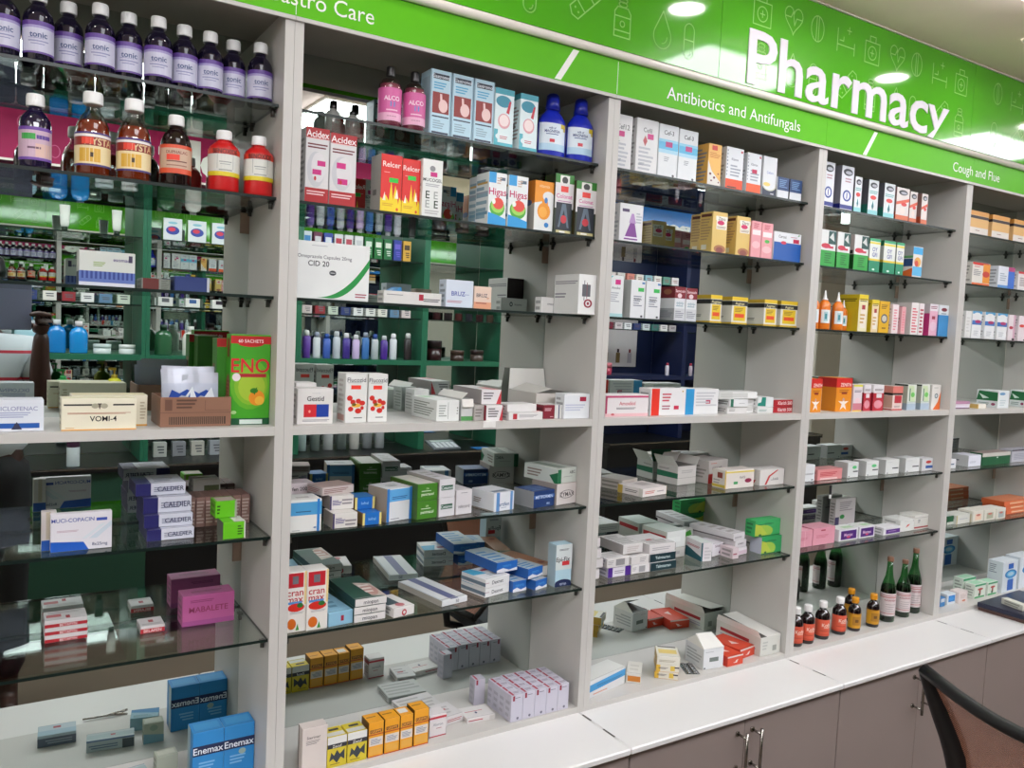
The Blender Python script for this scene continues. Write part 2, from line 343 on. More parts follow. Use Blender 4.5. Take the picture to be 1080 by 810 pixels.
ITEMS=[
('b', 'syrup', 'syrup_bottle', 'dark bottle with lilac label on highest left shelf, leftmost, cut by the photo edge', 'bottle', -0.4809, 0.06, 2.144, 0.048, 0.124, '140f24', 'e4e4e2', 'c2c1d4', '5b3a8c', 'F=ltext'),
('b', 'syrup', 'syrup_bottle', 'dark bottle with lilac label on highest left shelf, second from the left', 'bottle', -0.4303, 0.06, 2.144, 0.048, 0.124, '140f24', 'e4e4e2', 'c2c1d4', '5b3a8c', 'F=ltext'),
('b', 'syrup', 'syrup_bottle', 'dark bottle with lilac label on highest left shelf, third from the left', 'bottle', -0.382, 0.09, 2.144, 0.048, 0.124, '140f24', 'e4e4e2', 'c2c1d4', '5b3a8c', 'F=ltext'),
('b', 'syrup', 'syrup_bottle', 'dark bottle with lilac label on highest left shelf, fourth from the left', 'bottle', -0.3337, 0.06, 2.144, 0.048, 0.124, '140f24', 'e4e4e2', 'c2c1d4', '5b3a8c', 'F=ltext'),
('b', 'syrup', 'syrup_bottle', 'dark bottle with lilac label on highest left shelf, fifth from the left', 'bottle', -0.2851, 0.075, 2.144, 0.048, 0.124, '140f24', 'e4e4e2', 'c2c1d4', '5b3a8c', 'F=ltext'),
('b', 'syrup', 'syrup_bottle', 'dark bottle with lilac label on highest left shelf, sixth from the left', 'bottle', -0.2367, 0.06, 2.144, 0.048, 0.124, '140f24', 'e4e4e2', 'c2c1d4', '5b3a8c', 'F=ltext'),
('b', 'syrup', 'syrup_bottle', 'dark bottle with lilac label on highest left shelf, seventh from the left', 'bottle', -0.1884, 0.075, 2.144, 0.048, 0.124, '140f24', 'e4e4e2', 'c2c1d4', '5b3a8c', 'F=ltext'),
('b', 'syrup', 'syrup_bottle', 'dark bottle with lilac label on highest left shelf, third from the right', 'bottle', -0.14, 0.08, 2.144, 0.048, 0.124, '140f24', 'e4e4e2', 'c2c1d4', '5b3a8c', 'F=ltext'),
('b', 'syrup', 'syrup_bottle', 'dark bottle with lilac label on highest left shelf, second from the right', 'bottle', -0.0916, 0.1, 2.144, 0.048, 0.124, '140f24', 'e4e4e2', 'c2c1d4', '5b3a8c', 'F=ltext'),
('b', 'syrup', 'syrup_bottle', 'dark bottle with lilac label on highest left shelf, rightmost, beside the white divider', 'bottle', -0.0433, 0.08, 2.144, 0.048, 0.124, '140f24', 'e4e4e2', 'c2c1d4', '5b3a8c', 'F=ltext'),
('b', 'syrup', 'syrup_bottle', 'dark bottle with green and pink label, beside the orange syrup bottles', 'bottle', -0.4336, 0.06, 1.963, 0.05, 0.128, '1a1030', 'efefed', 'c8a9bd', '6a3f9c', 'F=green'),
('b', 'flask', 'syrup_bottle', 'orange liquid in clear bottle with cream label, left one of two', 'bottle', -0.3437, 0.06, 1.963, 0.058, 0.148, 'b03a0c', 'f2f2f0', 'e6d3a2', '4a3478', 'F=ista'),
('b', 'flask', 'syrup_bottle', 'orange liquid in clear bottle with cream label, right one of two', 'bottle', -0.2758, 0.06, 1.963, 0.058, 0.148, 'b03a0c', 'f2f2f0', 'e6d3a2', '4a3478', 'F=ista'),
('b', 'round', 'syrup_bottle', 'round brown bottle with orange red label, left of the red bottles', 'bottle', -0.2027, 0.06, 1.963, 0.056, 0.132, '1b0c0c', 'ededeb', 'd8502e', 'e2603a', 'F=rlab'),
('b', 'red', 'antiseptic_bottle', 'opaque red plastic bottle with white and yellow label, left one', 'bottle', -0.1146, 0.06, 1.963, 0.058, 0.118, 'c01a1c', 'ececea', 'd7d7cf', 'd9c21e', 'F=enox'),
('b', 'red', 'antiseptic_bottle', 'opaque red plastic bottle with white and yellow label, right one', 'bottle', -0.0473, 0.06, 1.963, 0.056, 0.118, 'c01a1c', 'ececea', 'd7d7cf', 'd9c21e', 'F=enox'),
('c', 'medicine_box', 'white box with dark blue fringe pattern on third shelf of left bay', 'box', -0.3645, 0.05, 1.767, 0.0927, 0.05, 0.0626, 0.0, 0, 'c9cdc6', 'r 0 0 1 .42 5a6fae;r 0.04 .2 0.08 .42 2c3f86;r 0.12 .2 0.16 .42 2c3f86;r 0.20 .2 0.24 .42 2c3f86;r 0.28 .2 0.32 .42 2c3f86;r 0.36 .2 0.40 .42 2c3f86;r 0.44 .2 0.48 .42 2c3f86;r 0.52 .2 0.56 .42 2c3f86;r 0.60 .2 0.64 .42 2c3f86;r 0.68 .2 0.72 .42 2c3f86;r 0.76 .2 0.80 .42 2c3f86;r 0.84 .2 0.88 .42 2c3f86;r 0.92 .2 0.96 .42 2c3f86;r 0 0 1 .1 c9ccd6;l .25 .55 .5 .7 3 8aa35a;t .75 .78 .1 5a4a80 esomac;r .88 .72 .95 .92 3b3350|L:r 0 0 1 .4 1c2a44', '', ''),
('c', 'medicine_box', 'small brown and grey box behind the glass on third left shelf', 'box', -0.2479, 0.14, 1.767, 0.0537, 0.06, 0.0233, 0.0, 0, '8e948a', 'r .05 0 .6 1 6d2a22;l .68 .1 .95 .9 6 6c7268', '', ''),
('c', 'medicine_box', 'wide plain dark blue box on third shelf of left bay', 'box', -0.19, 0.12, 1.767, 0.0663, 0.05, 0.0306, 0.0, 0, '23356f', 'r .93 0 1 1 b8bcc8', '', ''),
('c', 'medicine_box', 'white box with blue band on middle shelf, cut by the left photo edge', 'box', -0.5006, 0.0195, 1.507, 0.0816, 0.05, 0.0551, 0.0, 0, 'd6dae2', 'r 0 .1 .92 .26 2456a4;t .5 .72 .13 8a8fb0 DICLOFENAC;l .2 .42 .85 .62 3 9aa0c0;p 30304a .5 .3 .4 .06 .6 .06;e .5 .2 .05 .05 30304a', '', ''),
('c', 'medicine_box', 'cream wide box with black antelope mark, front one of two', 'box', -0.3926, 0.012, 1.507, 0.1216, 0.045, 0.0576, 0.0, 0, 'e3ddc6', 'r 0 0 1 .035 d79a3a;t .55 .36 .16 141414 VOMI-4;r .03 .77 .4 .82 2a2a2a;r .68 .77 .97 .82 2a2a2a;p 50453c .47 .84 .5 .64 .53 .84;e .44 .76 .05 .08 a9a48e;e .56 .76 .05 .08 a9a48e;l .08 .5 .92 .56 2 b06a50;l .05 .06 .2 .1 1 c9a060|T:r .02 .1 .98 .9 e9e2bd', '', ''),
('c', 'medicine_box', 'cream wide box, rear one behind the antelope box', 'box', -0.3734, 0.062, 1.507, 0.1284, 0.05, 0.0588, 0.0, 0, 'ddd6c0', 'r 0 0 1 .05 d79a3a;l .9 .2 .98 .8 6 b4a890|T:r .02 .1 .98 .9 e3d9a8', '', ''),
('c', 'antacid_box', 'green carton with red top band and orange fruit, front one', 'box', -0.098, 0.0392, 1.507, 0.0787, 0.035, 0.1806, 0.0, 0, '3f9a1f', 'r .0 .9 1 .985 b4191d;e .5 .9 .32 .035 b4191d;t .5 .93 .035 f2dede 60 SACHETS;e .5 .45 .5 .28 5ea824;e .52 .44 .42 .22 7cb028;e .54 .42 .34 .16 9cba34;t .5 .66 .15 c9182b ENO;r .1 .53 .9 .57 a81d2c;e .15 .53 .1 .045 ded4d8;e .67 .3 .2 .085 e08a20;e .74 .27 .12 .05 e8b23a;e .6 .38 .1 .03 2e7a1c;p 2a6f18 .55 .38 .68 .42 .62 .33;r 0 0 1 .075 0f4d2c;r .25 .01 .82 .06 c9d8cf;e .1 .14 .07 .02 a9cf8a|L:e .5 .4 .4 .16 9c5a4a;l .15 .3 .85 .5 5 8a3a34;r .3 .75 .7 .95 7c1a1c', '', ''),
('c', 'antacid_box', 'green carton with dark sides, rear one behind the front green carton', 'box', -0.1163, 0.0748, 1.507, 0.0629, 0.04, 0.1707, 0.0, 0, '357a1e', 'r 0 .9 1 1 a4191d|L:e .5 .4 .4 .16 9c5a4a;l .15 .3 .85 .5 5 8a3a34;r .2 .3 .6 .7 74433a', '', ''),
('c', 'antacid_box', 'green carton at the mirror, last of the green cartons', 'box', -0.1062, 0.1152, 1.507, 0.0451, 0.04, 0.1696, 0.0, 0, '3a7420', '|L:e .5 .4 .4 .16 9c5a4a;l .15 .3 .85 .5 5 8a3a34', '', ''),
('c', 'medicine_box', 'white box with royal blue corner band on glass, front of two', 'box', -0.4064, 0.0351, 1.284, 0.0998, 0.016, 0.0691, 0.0, 0, 'd9d6dc', 'p 1d56b4 0 0 .62 0 .53 .22 0 .27;t .36 .82 .1 3a4c9c MUCI-COPACIN;r .74 .76 .92 .84 30489c;p c3ced8 .62 .3 .75 .3 1 .62 1 .75;p cfd6dc .5 .3 .58 .3 .9 .68 .82 .68;l .1 .5 .45 .56 2 b79aa8;t .8 .14 .08 3a4468 8x25mg', '', ''),
('c', 'medicine_box', 'white box with royal blue corner band on glass, rear of two', 'box', -0.4197, 0.0517, 1.284, 0.024, 0.02, 0.0709, 0.0, 0, 'cbc4c2', 'r 0 0 1 .27 1b4fa0;r .3 .3 .6 1 b8ae9c', '', ''),
('c', 'medicine_box', 'white flat box with navy end, bottom one of the navy ended pile', 'box', -0.2439, 0.05, 1.284, 0.0861, 0.1, 0.022, 0.0, 0, 'c9cbd6', 'r 0 0 .3 1 25235e;l .36 .25 .95 .7 3 7a7c90;t .7 .5 .36 2a2c50 CALDIER|L:r 0 0 1 1 232150|T:r 0 0 .3 1 25235e;l .4 .2 .9 .7 3 8a8c9a', '', ''),
('c', 'medicine_box', 'white flat box with navy end, second one of the navy ended pile', 'box', -0.2471, 0.065, 1.307, 0.0893, 0.1, 0.024, 0.0, 0, 'c9cbd6', 'r 0 0 .3 1 25235e;l .36 .25 .95 .7 3 7a7c90;t .7 .5 .36 2a2c50 CALDIER|L:r 0 0 1 1 232150|T:r 0 0 .3 1 25235e;l .4 .2 .9 .7 3 8a8c9a', '', ''),
('c', 'medicine_box', 'white flat box with navy end, third one of the navy ended pile', 'box', -0.2464, 0.08, 1.332, 0.0887, 0.09, 0.03, 0.0, 0, 'c9cbd6', 'r 0 0 .3 1 25235e;l .36 .25 .95 .7 3 7a7c90;t .7 .5 .36 2a2c50 CALDIER|L:r 0 0 1 1 232150|T:r 0 0 .3 1 25235e;l .4 .2 .9 .7 3 8a8c9a', '', ''),
('c', 'medicine_box', 'white flat box with navy end, topmost one of the navy ended pile', 'box', -0.2579, 0.1, 1.363, 0.0923, 0.09, 0.024, 0.0, 0, 'c9cbd6', 'r 0 0 .3 1 25235e;l .36 .25 .95 .7 3 7a7c90;t .7 .5 .36 2a2c50 CALDIER|L:r 0 0 1 1 232150|T:r 0 0 .3 1 25235e;l .4 .2 .9 .7 3 8a8c9a', '', ''),
('c', 'medicine_box', 'lime green small box, lower one at left bay', 'box', -0.1115, 0.012, 1.284, 0.0433, 0.05, 0.034, 0.0, 0, '62b81a', 'l .65 .2 .88 .8 4 234a10;r .94 0 1 1 c8ccc0|T:r .5 0 1 1 c9cdc4|L:r 0 0 1 1 63695f', '', ''),
('c', 'medicine_box', 'lime green small box, upper one at left bay', 'box', -0.1181, 0.05, 1.3185, 0.0419, 0.045, 0.034, 0.0, 0, '62b81a', 'l .08 .2 .25 .8 3 234a10;r .9 0 1 1 9a9d8c|T:r .1 .1 .95 .9 b9a7a2', '', ''),
('c', 'medicine_box', 'thin maroon edged carton standing in a row behind lime boxes, first', 'box', -0.1572, 0.13, 1.284, 0.018, 0.07, 0.062, 0.0, 0, '8a6a62', 'l .1 .1 .9 .9 7 b9a49a|L:l .1 .1 .9 .9 6 b9a49a;r .0 .0 .12 1 5a2a2a|T:r .1 .1 .9 .9 7c5b54', '', ''),
('c', 'medicine_box', 'thin maroon edged carton standing in a row behind lime boxes, second', 'box', -0.1388, 0.13, 1.284, 0.018, 0.07, 0.062, 0.0, 0, '8a6a62', 'l .1 .1 .9 .9 7 b9a49a|L:l .1 .1 .9 .9 6 b9a49a;r .0 .0 .12 1 5a2a2a|T:r .1 .1 .9 .9 7c5b54', '', ''),
('c', 'medicine_box', 'thin maroon edged carton standing in a row behind lime boxes, third', 'box', -0.1205, 0.13, 1.284, 0.018, 0.07, 0.062, 0.0, 0, '8a6a62', 'l .1 .1 .9 .9 7 b9a49a|L:l .1 .1 .9 .9 6 b9a49a;r .0 .0 .12 1 5a2a2a|T:r .1 .1 .9 .9 7c5b54', '', ''),
('c', 'medicine_box', 'thin maroon edged carton standing in a row behind lime boxes, fourth', 'box', -0.1021, 0.13, 1.284, 0.018, 0.07, 0.062, 0.0, 0, '8a6a62', 'l .1 .1 .9 .9 7 b9a49a|L:l .1 .1 .9 .9 6 b9a49a;r .0 .0 .12 1 5a2a2a|T:r .1 .1 .9 .9 7c5b54', '', ''),
('c', 'medicine_box', 'thin maroon edged carton standing in a row behind lime boxes, fifth', 'box', -0.0838, 0.13, 1.284, 0.018, 0.07, 0.062, 0.0, 0, '8a6a62', 'l .1 .1 .9 .9 7 b9a49a|L:l .1 .1 .9 .9 6 b9a49a;r .0 .0 .12 1 5a2a2a|T:r .1 .1 .9 .9 7c5b54', '', ''),
('c', 'medicine_box', 'thin maroon edged carton standing in a row behind lime boxes, sixth', 'box', -0.0655, 0.13, 1.284, 0.018, 0.07, 0.062, 0.0, 0, '8a6a62', 'l .1 .1 .9 .9 7 b9a49a|L:l .1 .1 .9 .9 6 b9a49a;r .0 .0 .12 1 5a2a2a|T:r .1 .1 .9 .9 7c5b54', '', ''),
('c', 'medicine_box', 'thin maroon edged carton standing in a row behind lime boxes, seventh', 'box', -0.0469, 0.13, 1.284, 0.018, 0.07, 0.062, 0.0, 0, '8a6a62', 'l .1 .1 .9 .9 7 b9a49a|L:l .1 .1 .9 .9 6 b9a49a;r .0 .0 .12 1 5a2a2a|T:r .1 .1 .9 .9 7c5b54', '', ''),
('c', 'medicine_box', 'tall white box with olive window standing near the left mirror', 'box', -0.1302, 0.205, 1.284, 0.0565, 0.022, 0.085, 0.0, 0, 'a9aaa2', 'r .4 .4 .95 .85 4a5230', '', ''),
('c', 'medicine_box', 'flat white box with red edge on lowest left glass, bottom of three', 'box', -0.4076, 0.163, 1.072, 0.0742, 0.055, 0.0145, 0.0, 0, 'cbc6c6', 'r 0 0 1 .45 a8202a;t .55 .22 .35 e2c8c8 BETAPYN|T:r .05 .3 .4 .6 b85a60;r .5 .1 .6 .4 a02030;l .1 .65 .9 .9 2 a8a2a2', '', ''),
('c', 'medicine_box', 'flat white box with red edge on lowest left glass, middle of three', 'box', -0.4077, 0.163, 1.0868, 0.0742, 0.055, 0.0145, 0.0, 0, 'cbc6c6', 'r 0 0 1 .45 a8202a;t .55 .22 .35 e2c8c8 BETAPYN|T:r .05 .3 .4 .6 b85a60;r .5 .1 .6 .4 a02030;l .1 .65 .9 .9 2 a8a2a2', '', ''),
('c', 'medicine_box', 'flat white box with red edge on lowest left glass, top of three', 'box', -0.4078, 0.163, 1.1016, 0.0741, 0.055, 0.0145, 0.0, 0, 'cbc6c6', 'r 0 0 1 .45 a8202a;t .55 .22 .35 e2c8c8 BETAPYN|T:r .05 .3 .4 .6 b85a60;r .5 .1 .6 .4 a02030;l .1 .65 .9 .9 2 a8a2a2', '', ''),
('c', 'medicine_box', 'flat white box with red front left of the pink carton', 'box', -0.2397, 0.1382, 1.072, 0.0461, 0.05, 0.015, 0.0, 0, 'cdc8c8', 'r 0 0 1 .6 b02028;t .5 .3 .4 e8d0d0 BELAFEN|T:r .4 .4 .6 .7 a02030;l .1 .1 .9 .3 2 9c9696', '', ''),
('c', 'medicine_box', 'pink carton with dark lettering on lowest left glass', 'box', -0.1593, 0.1413, 1.072, 0.1053, 0.05, 0.0645, 0.0, 0, 'b0568c', 't .5 .52 .18 8a3058 MABALETE;r 0 0 1 .16 9c4a86;l .15 .75 .6 .85 2 8a3a6a|T:l .2 .3 .8 .6 2 7a3a60', '', ''),
('c', 'enema_box', 'bright blue carton with navy name band, left of the pair', 'box', -0.1446, 0.085, 0.76, 0.062, 0.05, 0.105, 0.0, 0, '2a86c8', 'r 0 .52 1 .72 16244e;t .5 .62 .13 e8eef6 Enemax;l .2 .2 .8 .4 3 7ab4e0|L:r .0 .0 .5 1 9fb4bd|T:r .1 .2 .9 .8 3f96d0', '', ''),
('c', 'enema_box', 'bright blue carton with navy name band, right of the pair', 'box', -0.0823, 0.085, 0.76, 0.063, 0.05, 0.105, 0.0, 0, '2a86c8', 'r 0 .52 1 .72 16244e;t .5 .62 .13 e8eef6 Enemax;l .2 .2 .8 .4 3 7ab4e0;e .6 .44 .12 .06 9ab0a8|T:r .1 .2 .9 .8 3f96d0', '', ''),
('c', 'medicine_box', 'flat blue grey box lying on the counter shelf at far left', 'box', -0.405, 0.03, 0.76, 0.075, 0.05, 0.026, 4.0, 0, 'a9b7c0', '|K:r 0 0 1 .75 5b6474;l .1 .2 .8 .6 2 99a2ae|T:r .0 .55 1 1 8fa9b8;r .4 .2 .6 .4 9a3a44', '', ''),
('c', 'medicine_box', 'flat box with barcode lying beside the blue grey one', 'box', -0.315, 0.115, 0.76, 0.095, 0.035, 0.026, 7.0, 0, 'a7b2b4', '|K:r 0 0 .25 .8 4a5258;l .35 .2 .95 .6 2 5a6f8a;r 0 .85 1 1 6a7fa0|T:r .0 .3 1 .8 95a7aa;r .5 .4 .6 .6 9a3a44', '', ''),
('c', 'medicine_box', 'grey box with blue wave print left of the blue cartons', 'box', -0.205, 0.135, 0.76, 0.042, 0.03, 0.046, 3.0, 0, 'a9ae9e', '|K:p 6f97a8 0 0 1 0 1 .5 0 .35;e .5 .75 .2 .15 8a9a8c|T:r .1 .2 .9 .8 b9bcae', '', ''),
('c', 'medicine_box', 'blue green box partly cut by the bottom edge of the photo', 'box', -0.215, 0.045, 0.76, 0.06, 0.045, 0.03, 12.0, 0, '7fa3b0', '|T:p 3a7aa8 0 0 1 0 1 .6 0 .3;l .1 .65 .9 .9 3 5a7a88', '', ''),
('b', 'round', 'small_bottle', 'small clear bottle with black cap near mirror, left one', 'bottle', 0.1499, 0.19, 2.144, 0.034, 0.062, 'b8b8b2', '161414', None, None, ''),
('b', 'round', 'small_bottle', 'small clear bottle with black cap near mirror, right one', 'bottle', 0.197, 0.19, 2.144, 0.034, 0.055, 'b8b8b2', '161414', None, None, ''),
('b', 'pink', 'lotion_bottle', 'pink lotion bottle with black cap, left of the pair', 'bottle', 0.2274, 0.055, 2.144, 0.05, 0.128, '8c3a4c', '201c1c', 'cf5c9a', 'e3a9c6', 'F=alco'),
('b', 'pink', 'lotion_bottle', 'pink lotion bottle with black cap, right of the pair', 'bottle', 0.2848, 0.055, 2.144, 0.05, 0.128, '8c3a4c', '201c1c', 'cf5c9a', 'e3a9c6', 'F=alco'),
('c', 'stomach_syrup_box', 'pale blue tall carton with red stomach picture, left of three', 'box', 0.3189, 0.045, 2.144, 0.0515, 0.05, 0.143, 0.0, 0, 'b9d8e6', 'r 0 0 .05 1 8aa7b8;r .95 0 1 1 8aa7b8;r .12 .86 .88 .94 20283c;t .5 .9 .05 dfe6ee Gastromol;l .15 .7 .85 .82 3 4fa6cc;r .1 .34 .9 .66 8a241f;e .62 .46 .22 .1 e6c3c0;p e6c3c0 .45 .64 .55 .64 .6 .45 .5 .42;r .1 .28 .9 .3 26304a;r .1 .03 .9 .06 26304a;l .15 .1 .7 .24 4 8ea9b8|L:r .1 .1 .9 .9 aec6d2', '', ''),
('c', 'stomach_syrup_box', 'pale blue tall carton with red stomach picture, middle of three', 'box', 0.3726, 0.045, 2.144, 0.0539, 0.05, 0.143, 0.0, 0, 'b9d8e6', 'r 0 0 .05 1 8aa7b8;r .95 0 1 1 8aa7b8;r .12 .86 .88 .94 20283c;t .5 .9 .05 dfe6ee Gastromol;l .15 .7 .85 .82 3 4fa6cc;r .1 .34 .9 .66 8a241f;e .62 .46 .22 .1 e6c3c0;p e6c3c0 .45 .64 .55 .64 .6 .45 .5 .42;r .1 .28 .9 .3 26304a;r .1 .03 .9 .06 26304a;l .15 .1 .7 .24 4 8ea9b8|L:r .1 .1 .9 .9 aec6d2', '', ''),
('c', 'stomach_syrup_box', 'pale blue tall carton with red stomach picture, right of three', 'box', 0.4288, 0.045, 2.144, 0.0534, 0.05, 0.143, 0.0, 0, 'b9d8e6', 'r 0 0 .05 1 8aa7b8;r .95 0 1 1 8aa7b8;r .12 .86 .88 .94 20283c;t .5 .9 .05 dfe6ee Gastromol;l .15 .7 .85 .82 3 4fa6cc;r .1 .34 .9 .66 8a241f;e .62 .46 .22 .1 e6c3c0;p e6c3c0 .45 .64 .55 .64 .6 .45 .5 .42;r .1 .28 .9 .3 26304a;r .1 .03 .9 .06 26304a;l .15 .1 .7 .24 4 8ea9b8|L:r .1 .1 .9 .9 aec6d2', '', ''),
('c', 'stomach_syrup_box', 'teal and white carton with stomach outline, left of two', 'box', 0.4846, 0.045, 2.144, 0.052, 0.04, 0.134, 0.0, 0, 'dcecee', 'r 0 .9 1 1 3a9fb0;e .45 .78 .4 .1 2a8ca4;r 0 0 .2 .3 5ab4c4;e .5 .18 .42 .07 dfeef0;e .5 .45 .32 .13 d9a0a6;e .5 .46 .25 .1 f0dedd;p c02038 .6 .6 .75 .8 .85 .8 .75 .58;l .3 .14 .7 .2 2 c05a68;r 0 0 1 .08 4ab0c0', '', ''),
('c', 'stomach_syrup_box', 'teal and white carton with stomach outline, right of two', 'box', 0.5544, 0.045, 2.144, 0.0499, 0.045, 0.134, 0.0, 0, 'dcecee', 'r 0 .9 1 1 3a9fb0;e .45 .78 .4 .1 2a8ca4;r 0 0 .2 .3 5ab4c4;e .5 .18 .42 .07 dfeef0;e .5 .45 .32 .13 d9a0a6;e .5 .46 .25 .1 f0dedd;p c02038 .6 .6 .75 .8 .85 .8 .75 .58;l .3 .14 .7 .2 2 c05a68;r 0 0 1 .08 4ab0c0|L:r 0 .9 1 1 3a8f9c;l .15 .2 .85 .8 9 9a8a88;r .1 .4 .5 .5 4a4040', '', ''),
('b', 'oval', 'milk_of_magnesia_bottle', 'royal blue flat bottle with white label and yellow corner, left one', 'bottle', 0.6633, 0.07, 2.144, 0.078, 0.156, '1a2bb4', '16249c', 'dbe6f0', 'c9b21c', 'F=magn'),
('b', 'oval', 'milk_of_magnesia_bottle', 'royal blue flat bottle with white label and yellow corner, right one', 'bottle', 0.7417, 0.06, 2.144, 0.078, 0.156, '1a2bb4', '16249c', 'dbe6f0', 'c9b21c', 'F=magn'),
('c', 'antacid_box', 'white carton with red name band and pink price tags, left of two', 'box', 0.0429, 0.045, 1.963, 0.0497, 0.045, 0.152, 0.0, 0, 'd4d2d2', 'r 0 .86 1 1 a8161c;t .5 .92 .09 f4e8e8 Acidex;l .08 .845 .9 .87 1 e2b0b0;l .08 .72 .92 .8 2 6c2a30;e .45 .45 .38 .24 c4c4c8;e .55 .48 .3 .2 d8d4d6;r .5 .5 .85 .57 c8207c;r .3 .38 .68 .45 c8207c;r 0 0 1 .2 a8161c;l .08 .1 .85 .17 2 e8c0c0;e .42 .33 .05 .03 c02028', '', ''),
('c', 'antacid_box', 'white carton with red name band and pink price tags, right of two', 'box', 0.0948, 0.045, 1.963, 0.0573, 0.045, 0.148, 0.0, 0, 'd4d2d2', 'r 0 .86 1 1 a8161c;t .5 .92 .09 f4e8e8 Acidex;l .08 .845 .9 .87 1 e2b0b0;l .08 .72 .92 .8 2 6c2a30;e .45 .45 .38 .24 c4c4c8;e .55 .48 .3 .2 d8d4d6;r .25 .52 .6 .6 c8207c;r .3 .3 .68 .38 c8207c;r 0 0 1 .2 a8161c;l .08 .1 .85 .17 2 e8c0c0;e .42 .33 .05 .03 c02028', '', ''),
('c', 'antacid_gel_box', 'red carton with yellow flames and green tag, left of two', 'box', 0.2086, 0.045, 1.963, 0.0495, 0.055, 0.123, 0.0, 0, 'd82018', 'p f0d21a 0 0 1 0 1 .2 .9 .28 .85 .15 .7 .48 .6 .22 .5 .55 .4 .2 .25 .3 .15 .2 0 .25;p f6f0dc .1 .2 .2 .35 .25 .2;p f6f0dc .68 .25 .78 .42 .85 .25;t .5 .83 .09 f6e0d8 Relcer;l .15 .68 .5 .7 1 f0b0a8;r .4 .52 .82 .6 28c23a;e .8 .06 .06 .03 e05a1a;l .1 .1 .6 .16 2 d8a018|L:r 0 0 1 1 a9a29c;r .25 .3 .6 .4 6a6460', '', ''),
('c', 'antacid_gel_box', 'red carton with yellow flames and green tag, right of two', 'box', 0.2589, 0.045, 1.963, 0.0434, 0.055, 0.12, 0.0, 0, 'd82018', 'p f0d21a 0 0 1 0 1 .2 .9 .28 .85 .15 .7 .48 .6 .22 .5 .55 .4 .2 .25 .3 .15 .2 0 .25;p f6f0dc .1 .2 .2 .35 .25 .2;p f6f0dc .68 .25 .78 .42 .85 .25;t .5 .83 .09 f6e0d8 Relcer;l .15 .68 .5 .7 1 f0b0a8;r .3 .62 .75 .7 28c23a;e .8 .06 .06 .03 e05a1a;l .1 .1 .6 .16 2 d8a018', '', ''),
('c', 'antacid_gel_box', 'white carton with dark letters and pink tag beside flame cartons', 'box', 0.3029, 0.035, 1.963, 0.0491, 0.045, 0.125, 0.0, 0, 'e2e4e0', 'e .48 .84 .14 .05 8a8a8c;r .38 .7 .72 .78 c8207c;t .5 .64 .055 222222 MUCOGEL;l .15 .52 .85 .58 2 a9a9ac;t .27 .38 .13 2a3a26 E;t .68 .38 .13 a0a6a0 E;t .27 .22 .13 a0a6a0 E;t .7 .22 .13 2a3a26 E;l .15 .04 .85 .12 2 b4b4b4', '', ''),
('c', 'gripe_syrup_box', 'white and blue carton with watermelon picture, left front one', 'box', 0.4776, 0.045, 1.963, 0.0488, 0.06, 0.122, 0.0, 0, 'e6eaea', 'r 0 .8 .4 1 2a9ad8;r .6 .86 .9 .92 5a6a7a;l .45 .78 .75 .92 3 c8b0a0;t .5 .64 .13 c01a5c Higas;e .5 .34 .42 .17 4fae3a;e .52 .37 .36 .13 9fd25a;e .55 .42 .3 .11 e04a3a;p 2a9ad8 0 0 1 0 1 .14 .5 .2 0 .24;e .3 .45 .1 .05 f2f6f0|L:l .05 .1 .95 .9 6 8aa6b4;r .1 .78 .9 .82 c8a050;r .05 .2 .95 .26 6a95ac;r .05 .6 .95 .64 98a2b0', '', ''),
('c', 'gripe_syrup_box', 'white and blue carton with watermelon picture, behind the left one', 'box', 0.4884, 0.108, 1.963, 0.0418, 0.05, 0.122, 0.0, 0, 'd8dcdc', 'r 0 .8 .4 1 2a9ad8;r .6 .86 .9 .92 5a6a7a;l .45 .78 .75 .92 3 c8b0a0;t .5 .64 .13 c01a5c Higas;e .5 .34 .42 .17 4fae3a;e .52 .37 .36 .13 9fd25a;e .55 .42 .3 .11 e04a3a;p 2a9ad8 0 0 1 0 1 .14 .5 .2 0 .24;e .3 .45 .1 .05 f2f6f0|L:l .05 .1 .95 .9 6 8aa6b4;r .1 .78 .9 .82 c8a050;r .05 .2 .95 .26 6a95ac;r .05 .6 .95 .64 98a2b0', '', ''),
('c', 'gripe_syrup_box', 'white and blue carton with watermelon picture, right one', 'box', 0.5323, 0.045, 1.963, 0.0544, 0.05, 0.122, 0.0, 0, 'e6eaea', 'r 0 .8 .4 1 2a9ad8;r .6 .86 .9 .92 5a6a7a;l .45 .78 .75 .92 3 c8b0a0;t .5 .64 .13 c01a5c Higas;e .5 .34 .42 .17 4fae3a;e .52 .37 .36 .13 9fd25a;e .55 .42 .3 .11 e04a3a;p 2a9ad8 0 0 1 0 1 .14 .5 .2 0 .24;e .3 .45 .1 .05 f2f6f0|L:l .05 .1 .95 .9 6 8aa6b4;r .1 .78 .9 .82 c8a050;r .05 .2 .95 .26 6a95ac;r .05 .6 .95 .64 98a2b0', '', ''),
('c', 'vitamin_drop_box', 'orange and white carton with orange drop figure', 'box', 0.6063, 0.045, 1.963, 0.0554, 0.055, 0.12, 0.0, 0, 'e8920e', 'p e2e4e2 0 0 1 0 1 .75 .7 .78 .45 .6 0 .55;e .5 .4 .34 .17 e8920e;e .55 .55 .16 .14 e8920e;e .45 .38 .22 .11 f0a83a;e .72 .7 .3 .1 e2e4e2;e .6 .62 .09 .06 3a78b8;e .66 .13 .12 .05 1a7ac0;t .5 .9 .06 f0c890 vitamix|L:p a8a29a 0 0 1 0 1 .55 0 .5;r 0 .56 1 1 b86a10;e .5 .56 .3 .06 3a4a78', '', ''),
